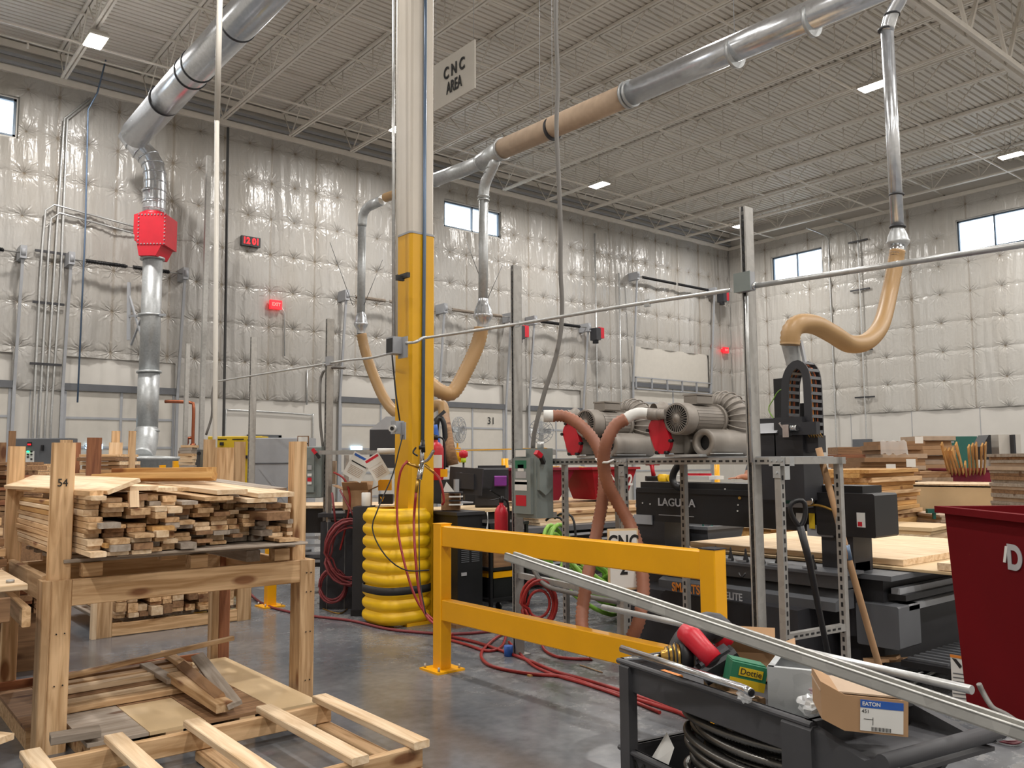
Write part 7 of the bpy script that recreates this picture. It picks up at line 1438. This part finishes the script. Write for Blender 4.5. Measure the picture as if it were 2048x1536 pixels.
# green and yellow box
r = thing('fastener_box', 'green and yellow fastener box tipped among the tools in the cart', 'box', PD(1500, 1370, 2.55)); c = PD(1490, 1348, 2.56); u = (rt*.97-UZ*.22).normalized(); v = (UZ*.97+rt*.22).normalized()
MB().box(c, (.105, .07, .07), (u, fw, v)).build('carton', 'green', r); MB().box(c-fw*.0362-v*.022, (.105, .002, .026), (u, fw, v)).build('yellow_band', 'yelpanel', r); MB().box(c+v*.036+fw*.01, (.1, .06, .004), (u, fw, v)).build('open_flap', 'green', r); MB().box(c-fw*.037+v*.012+u*.005, (.07, .002, .024), (u, fw, v)).build('name_panel', 'yelpanel', r)
text('Dottie', c-fw*.039+v*.012+u*.005, .024, u, v, 'ink', r, depth=.0005)
# sheet metal box, open
r = thing('metal_box', 'open galvanised sheet-metal box standing in the cart', 'box', PD(1590, 1400, 2.5)); c = PD(1600, 1372, 2.5); u = (rt*.9+fw*-.44).normalized(); v = Vector((-u.y, u.x, 0)); w, d_, h = .15, .17, .13; q = MB(); b0 = c-UZ*h/2
for s_ in (-1, 1): q.box(b0+u*(s_*w/2)+UZ*h/2, (.003, d_, h), (u, v, UZ)); q.box(b0+v*(s_*d_/2)+UZ*h/2, (w, .003, h), (u, v, UZ)); q.box(b0+u*(s_*(w/2-.008))+UZ*h, (.018, d_, .002), (u, v, UZ)); q.box(b0+v*(s_*(d_/2-.008))+UZ*h, (w, .018, .002), (u, v, UZ))
q.box(b0, (w, d_, .003), (u, v, UZ)); q.build('body', 'galvd', r)
# bags
def bag(px, py, d, s, mat, lab, sd):
    rs = random.Random(sd); c = PD(px, py, d); vs = []; n, m_ = 10, 12
    for i in range(n+1):
        th = math.pi*i/n
        for j in range(m_): ph = 2*math.pi*j/m_; R = s*(.75+rs.uniform(0, .5)); vs.append(c+Vector((R*math.sin(th)*math.cos(ph), R*math.sin(th)*math.sin(ph), R*.75*math.cos(th))))
    q = MB(); q.add(vs, [(i*m_+j, i*m_+(j+1) % m_, (i+1)*m_+(j+1) % m_, (i+1)*m_+j) for i in range(n) for j in range(m_)]); return tag(q.build('plastic_bag', mat), lab, 'bag')
bag(1625, 1412, 2.35, .038, 'bag', 'clear crumpled bag of white parts beside the cardboard box in the cart', 3); bag(1628, 1380, 2.42, .028, 'pinkbag', 'pink antistatic bag tucked against the sheet-metal box', 5); bag(1490, 1392, 2.42, .022, 'bag', 'small clear bag near the end of the bent conduit', 8)
q = MB(); q.box(PD(1632, 1415, 2.33), (.035, .03, .025), (rt, fw, UZ)); tag(q.build('white_fitting', 'paper'), 'white plastic fitting inside the clear crumpled bag', 'fitting')
# cardboard box with label
r = thing('carton', 'small tan cardboard box with a blue and white label on the cart end', 'carton', PD(1730, 1440, 2.2)); c = PD(1738, 1408, 2.2); u = (rt*.97-fw*.2-UZ*.05).normalized(); v = (fw*.95+rt*.2).normalized(); w_ = u.cross(v).normalized()
q = MB(); q.box(c+UZ*-.005, (.145, .17, .085), (u, v, w_)); q.build('body', 'card', r)
fc = c-v*.086-UZ*.006; q = MB(); q.prism([(-.0725, -.0425), (-.0725, .0425), (-.13, .07), (-.125, -.02)], c-v*.085-UZ*.005, u, w_, v*.16); q.build('crushed_side', 'card', r)
MB().box(c+w_*.042+u*-.03-v*.0, (.2, .16, .004), (u, v, w_)).build('top_flap', 'cardpale', r)
MB().box(fc+u*.012, (.098, .002, .072), (u, v, w_)).build('label', 'paper', r); MB().box(fc+u*.012+w_*.028-v*.001, (.098, .002, .018), (u, v, w_)).build('label_band', 'blue', r)
text('EATON', fc+u*-.012+w_*.028-v*.0025, .0125, u, w_, 'paper', r, depth=.0004, bold=.0003); text('451', fc+u*-.025+w_*.01-v*.0015, .012, u, w_, 'ink', r, depth=.0003)
q = MB()
for k in range(16): q.box(fc+u*(-.01+.0028*k)-w_*.03-v*.0015, (.0008 if k % 3 else .0016, .001, .009), (u, v, w_))
q.build('barcode', 'ink', r)['kind'] = 'stuff'
q = MB(); q.box(fc+u*-.018-w_*.008-v*.0015, (.022, .001, .001), (u, v, w_)); q.box(fc+u*-.008-w_*.012-v*.0015, (.001, .001, .018), (u, v, w_)); q.build('label_drawing', 'ink', r)
carton('brown open carton with one tall flap on the far side of the cart', cc_(.72, .36, .8), .14, .12, .09, (rt*.95-fw*.3).normalized(), 'card', True, .07)
# loose stuff in the tray
for a, b, z, s, m_, lab in ((.62, .14, .82, .07, 'wood', 'small wood offcut under the drill in the cart'), (.5, .1, .81, .06, 'card', 'torn brown card under the green and yellow box'), (.85, .1, .8, .05, 'orange', 'orange tool handle under the bent conduit'), (.45, .33, .82, .06, 'black', 'black tool case edge behind the green and yellow box')):
    tag(MB().box(cc_(a, b, z), (s*1.8, s, .03), (ua, ub, UZ), ch=.004).build('loose_item', m_), lab, 'loose item')
tag(MB().tube(spl([cc_(.55, .3, .84), cc_(.5, .25, .9), cc_(.42, .28, .87), cc_(.36, .3, .83)], .02), .008, 6).build('black_strap', 'rubber'), 'black rubber strap arching behind the green and yellow box', 'strap')
for k, (a, b) in enumerate(((.3, .08), (.28, .14), (.34, .1), (.25, .2))): tag(MB().lathe([(.012, 0), (.016, .004), (.016, .016), (.01, .018)], cc_(a, b, .8), UZ, 8).build('conduit_fitting', 'galvd'), 'small metal fitting loose in the upper tray', 'fitting', 'loose fittings in the upper tray')
tag(MB().tube(spl([PD(1958, 1368, 2.6), PD(1966, 1385, 2.6), (PD(1985, 1415, 2.55)), PD(2010, 1428, 2.5), PD(2036, 1445, 2.45)], .02), .008, 8).build('bent_rod', 'cable'), 'brown bent rod in front of the warning label of the red bin', 'rod')
# ================================================================ HOSES AND WIRES ON THE FLOOR
def fl(pts, r, mat, lab, z=None, n=8, name='air_hose', cat='hose'):
    P = [PZ(a[0], a[1], (a[2] if len(a) > 2 else r)) for a in pts]; return tag(MB().tube(spl(P, .04), r, n).build(name, mat), lab, cat)
fl([(480, 1160), (520, 1204), (600, 1228), (700, 1241), (770, 1257), (830, 1264), (900, 1268), (970, 1264), (1005, 1258), (1016, 1245)], .013, 'maroonhose', 'dull red hose running along the floor past the foot of the column guard')
fl([(640, 1165), (668, 1192), (705, 1206), (745, 1217), (790, 1232)], .012, 'maroonhose', 'dull red hose from the low coil to the column guard')
fl([(640, 1215), (672, 1226), (690, 1222), (705, 1198), (712, 1150, .1)], .007, 'brass', 'thin yellowish cord curving on the floor left of the column guard', name='yellow_cable', cat='cable')
fl([(895, 1272), (950, 1284), (1005, 1302), (1060, 1322), (1115, 1344), (1180, 1362), (1250, 1384), (1330, 1412), (1400, 1442), (1560, 1480), (1700, 1512), (1790, 1530)], .013, 'redhose', 'red hose running straight along the floor under the guard rail to the cart')
fl([(900, 1280), (935, 1290), (975, 1302), (1004, 1292), (1014, 1262)], .012, 'redhose', 'short red hose curving up to the foot of the strut with the switch')
fl([(1012, 1264), (985, 1281), (963, 1306), (972, 1326), (1005, 1338), (1065, 1348), (1130, 1354), (1200, 1376), (1285, 1402), (1380, 1432)], .013, 'redhose', 'red hose making a wide loop on the floor before joining the straight one')
fl([(1018, 1284), (1035, 1302), (1065, 1330), (1110, 1350), (1170, 1368), (1240, 1392), (1320, 1425)], .011, 'redhose', 'thin red hose leaving the strut foot between the other two')
fl([(1082, 1272, .05), (1088, 1298), (1110, 1312), (1140, 1317), (1185, 1318)], .012, 'redhose', 'red hose end curving below the hanging red coil towards the white cuff')
coil('bright red air hose hanging in loops right of the strut with the switch', PD(1078, 1208, 6.55), (fw.x, fw.y, 0), .11, .011, 5, 'redhose', .05, .3, squash=1.4)
tag(MB().cyl(PZ(1017, 1312, .0), PZ(1017, 1312, 0)+UZ*.08, .035, 12).build('blue_plug', 'blue'), 'small blue plug at the foot of the strut', 'plug')
for k in range(4):
    P = [PZ(a+ru(-8, 8), b+ru(-4, 4), .01+.012*abs(math.sin(i))) for i, (a, b) in enumerate(((1835, 1484), (1880, 1492), (1920, 1498), (1950, 1488), (1965, 1478), (1930, 1468), (1900, 1462), (1905, 1455), (1940, 1462), (1985, 1478), (2020, 1484), (2046, 1478)))][(0 if k < 2 else 4):]
    tag(MB().tube(spl(P, .02), .005, 6).build('tangled_wire', 'wire'), 'dark red wire in the tangle on the floor below the long strut channel', 'wire', 'tangled wires on the floor')
tag(MB().add([PZ(1852, 1452, .004), PZ(1872, 1455, .004), PZ(1868, 1462, .004), PZ(1856, 1460, .004)], [(0, 1, 2, 3)]).build('yellow_scrap', 'yelpanel'), 'scrap of yellow tape on the floor by the cart handle', 'scrap')
tag(MB().beam(PZ(1700, 1500, .05), PZ(1735, 1470, .05), .12, .05).build('cardboard_scrap', 'cardpale'), 'pale card scrap on the floor behind the cart handle', 'card')
r = thing('orange_spool', 'small orange and black spool on the floor behind the cart', 'spool', PZ(1700, 1525, 0)); p = PZ(1700, 1522, .06); MB().cyl(p, p+rt*.08, .05, 16).build('spool', 'redhose', r); MB().cyl(p+rt*.08, p+rt*.1, .06, 16).build('flange', 'black', r)
tag(MB().tube(spl([PZ(1205, 1345, .006), PZ(1160, 1330, .006)], .05), .005, 4).build('thin_stick', 'wood'), 'thin wood splinter on the floor by the red hoses', 'splinter')
tag(MB().box(PZ(1062, 1350, .006), (.05, .03, .012)).build('wood_chip', 'woodgold'), 'single wood chip lying against the looping red hose', 'chip')
for k, (a, b) in enumerate(((1752, 1322), (1772, 1318), (1790, 1322))): tag(MB().beam(PD(a-25, b, 5.9+.05*k), PD(a+25, b-4, 5.85), .1, .02).build('cardboard_scrap', 'card'), 'brown scrap piled at the foot of the broom pole', 'card', 'scraps at the foot of the pole')
tag(MB().tube([PZ(1800, 1380, .02), PZ(1905, 1325, .02)], .012, 8).build('floor_conduit', 'emt'), 'pale conduit lying on the floor right of the broom pole, nearer one', 'pipe')
tag(MB().tube([PZ(1830, 1352, .02), PZ(1905, 1310, .02)], .012, 8).build('floor_conduit', 'emt'), 'pale conduit lying on the floor right of the broom pole, farther one', 'pipe')
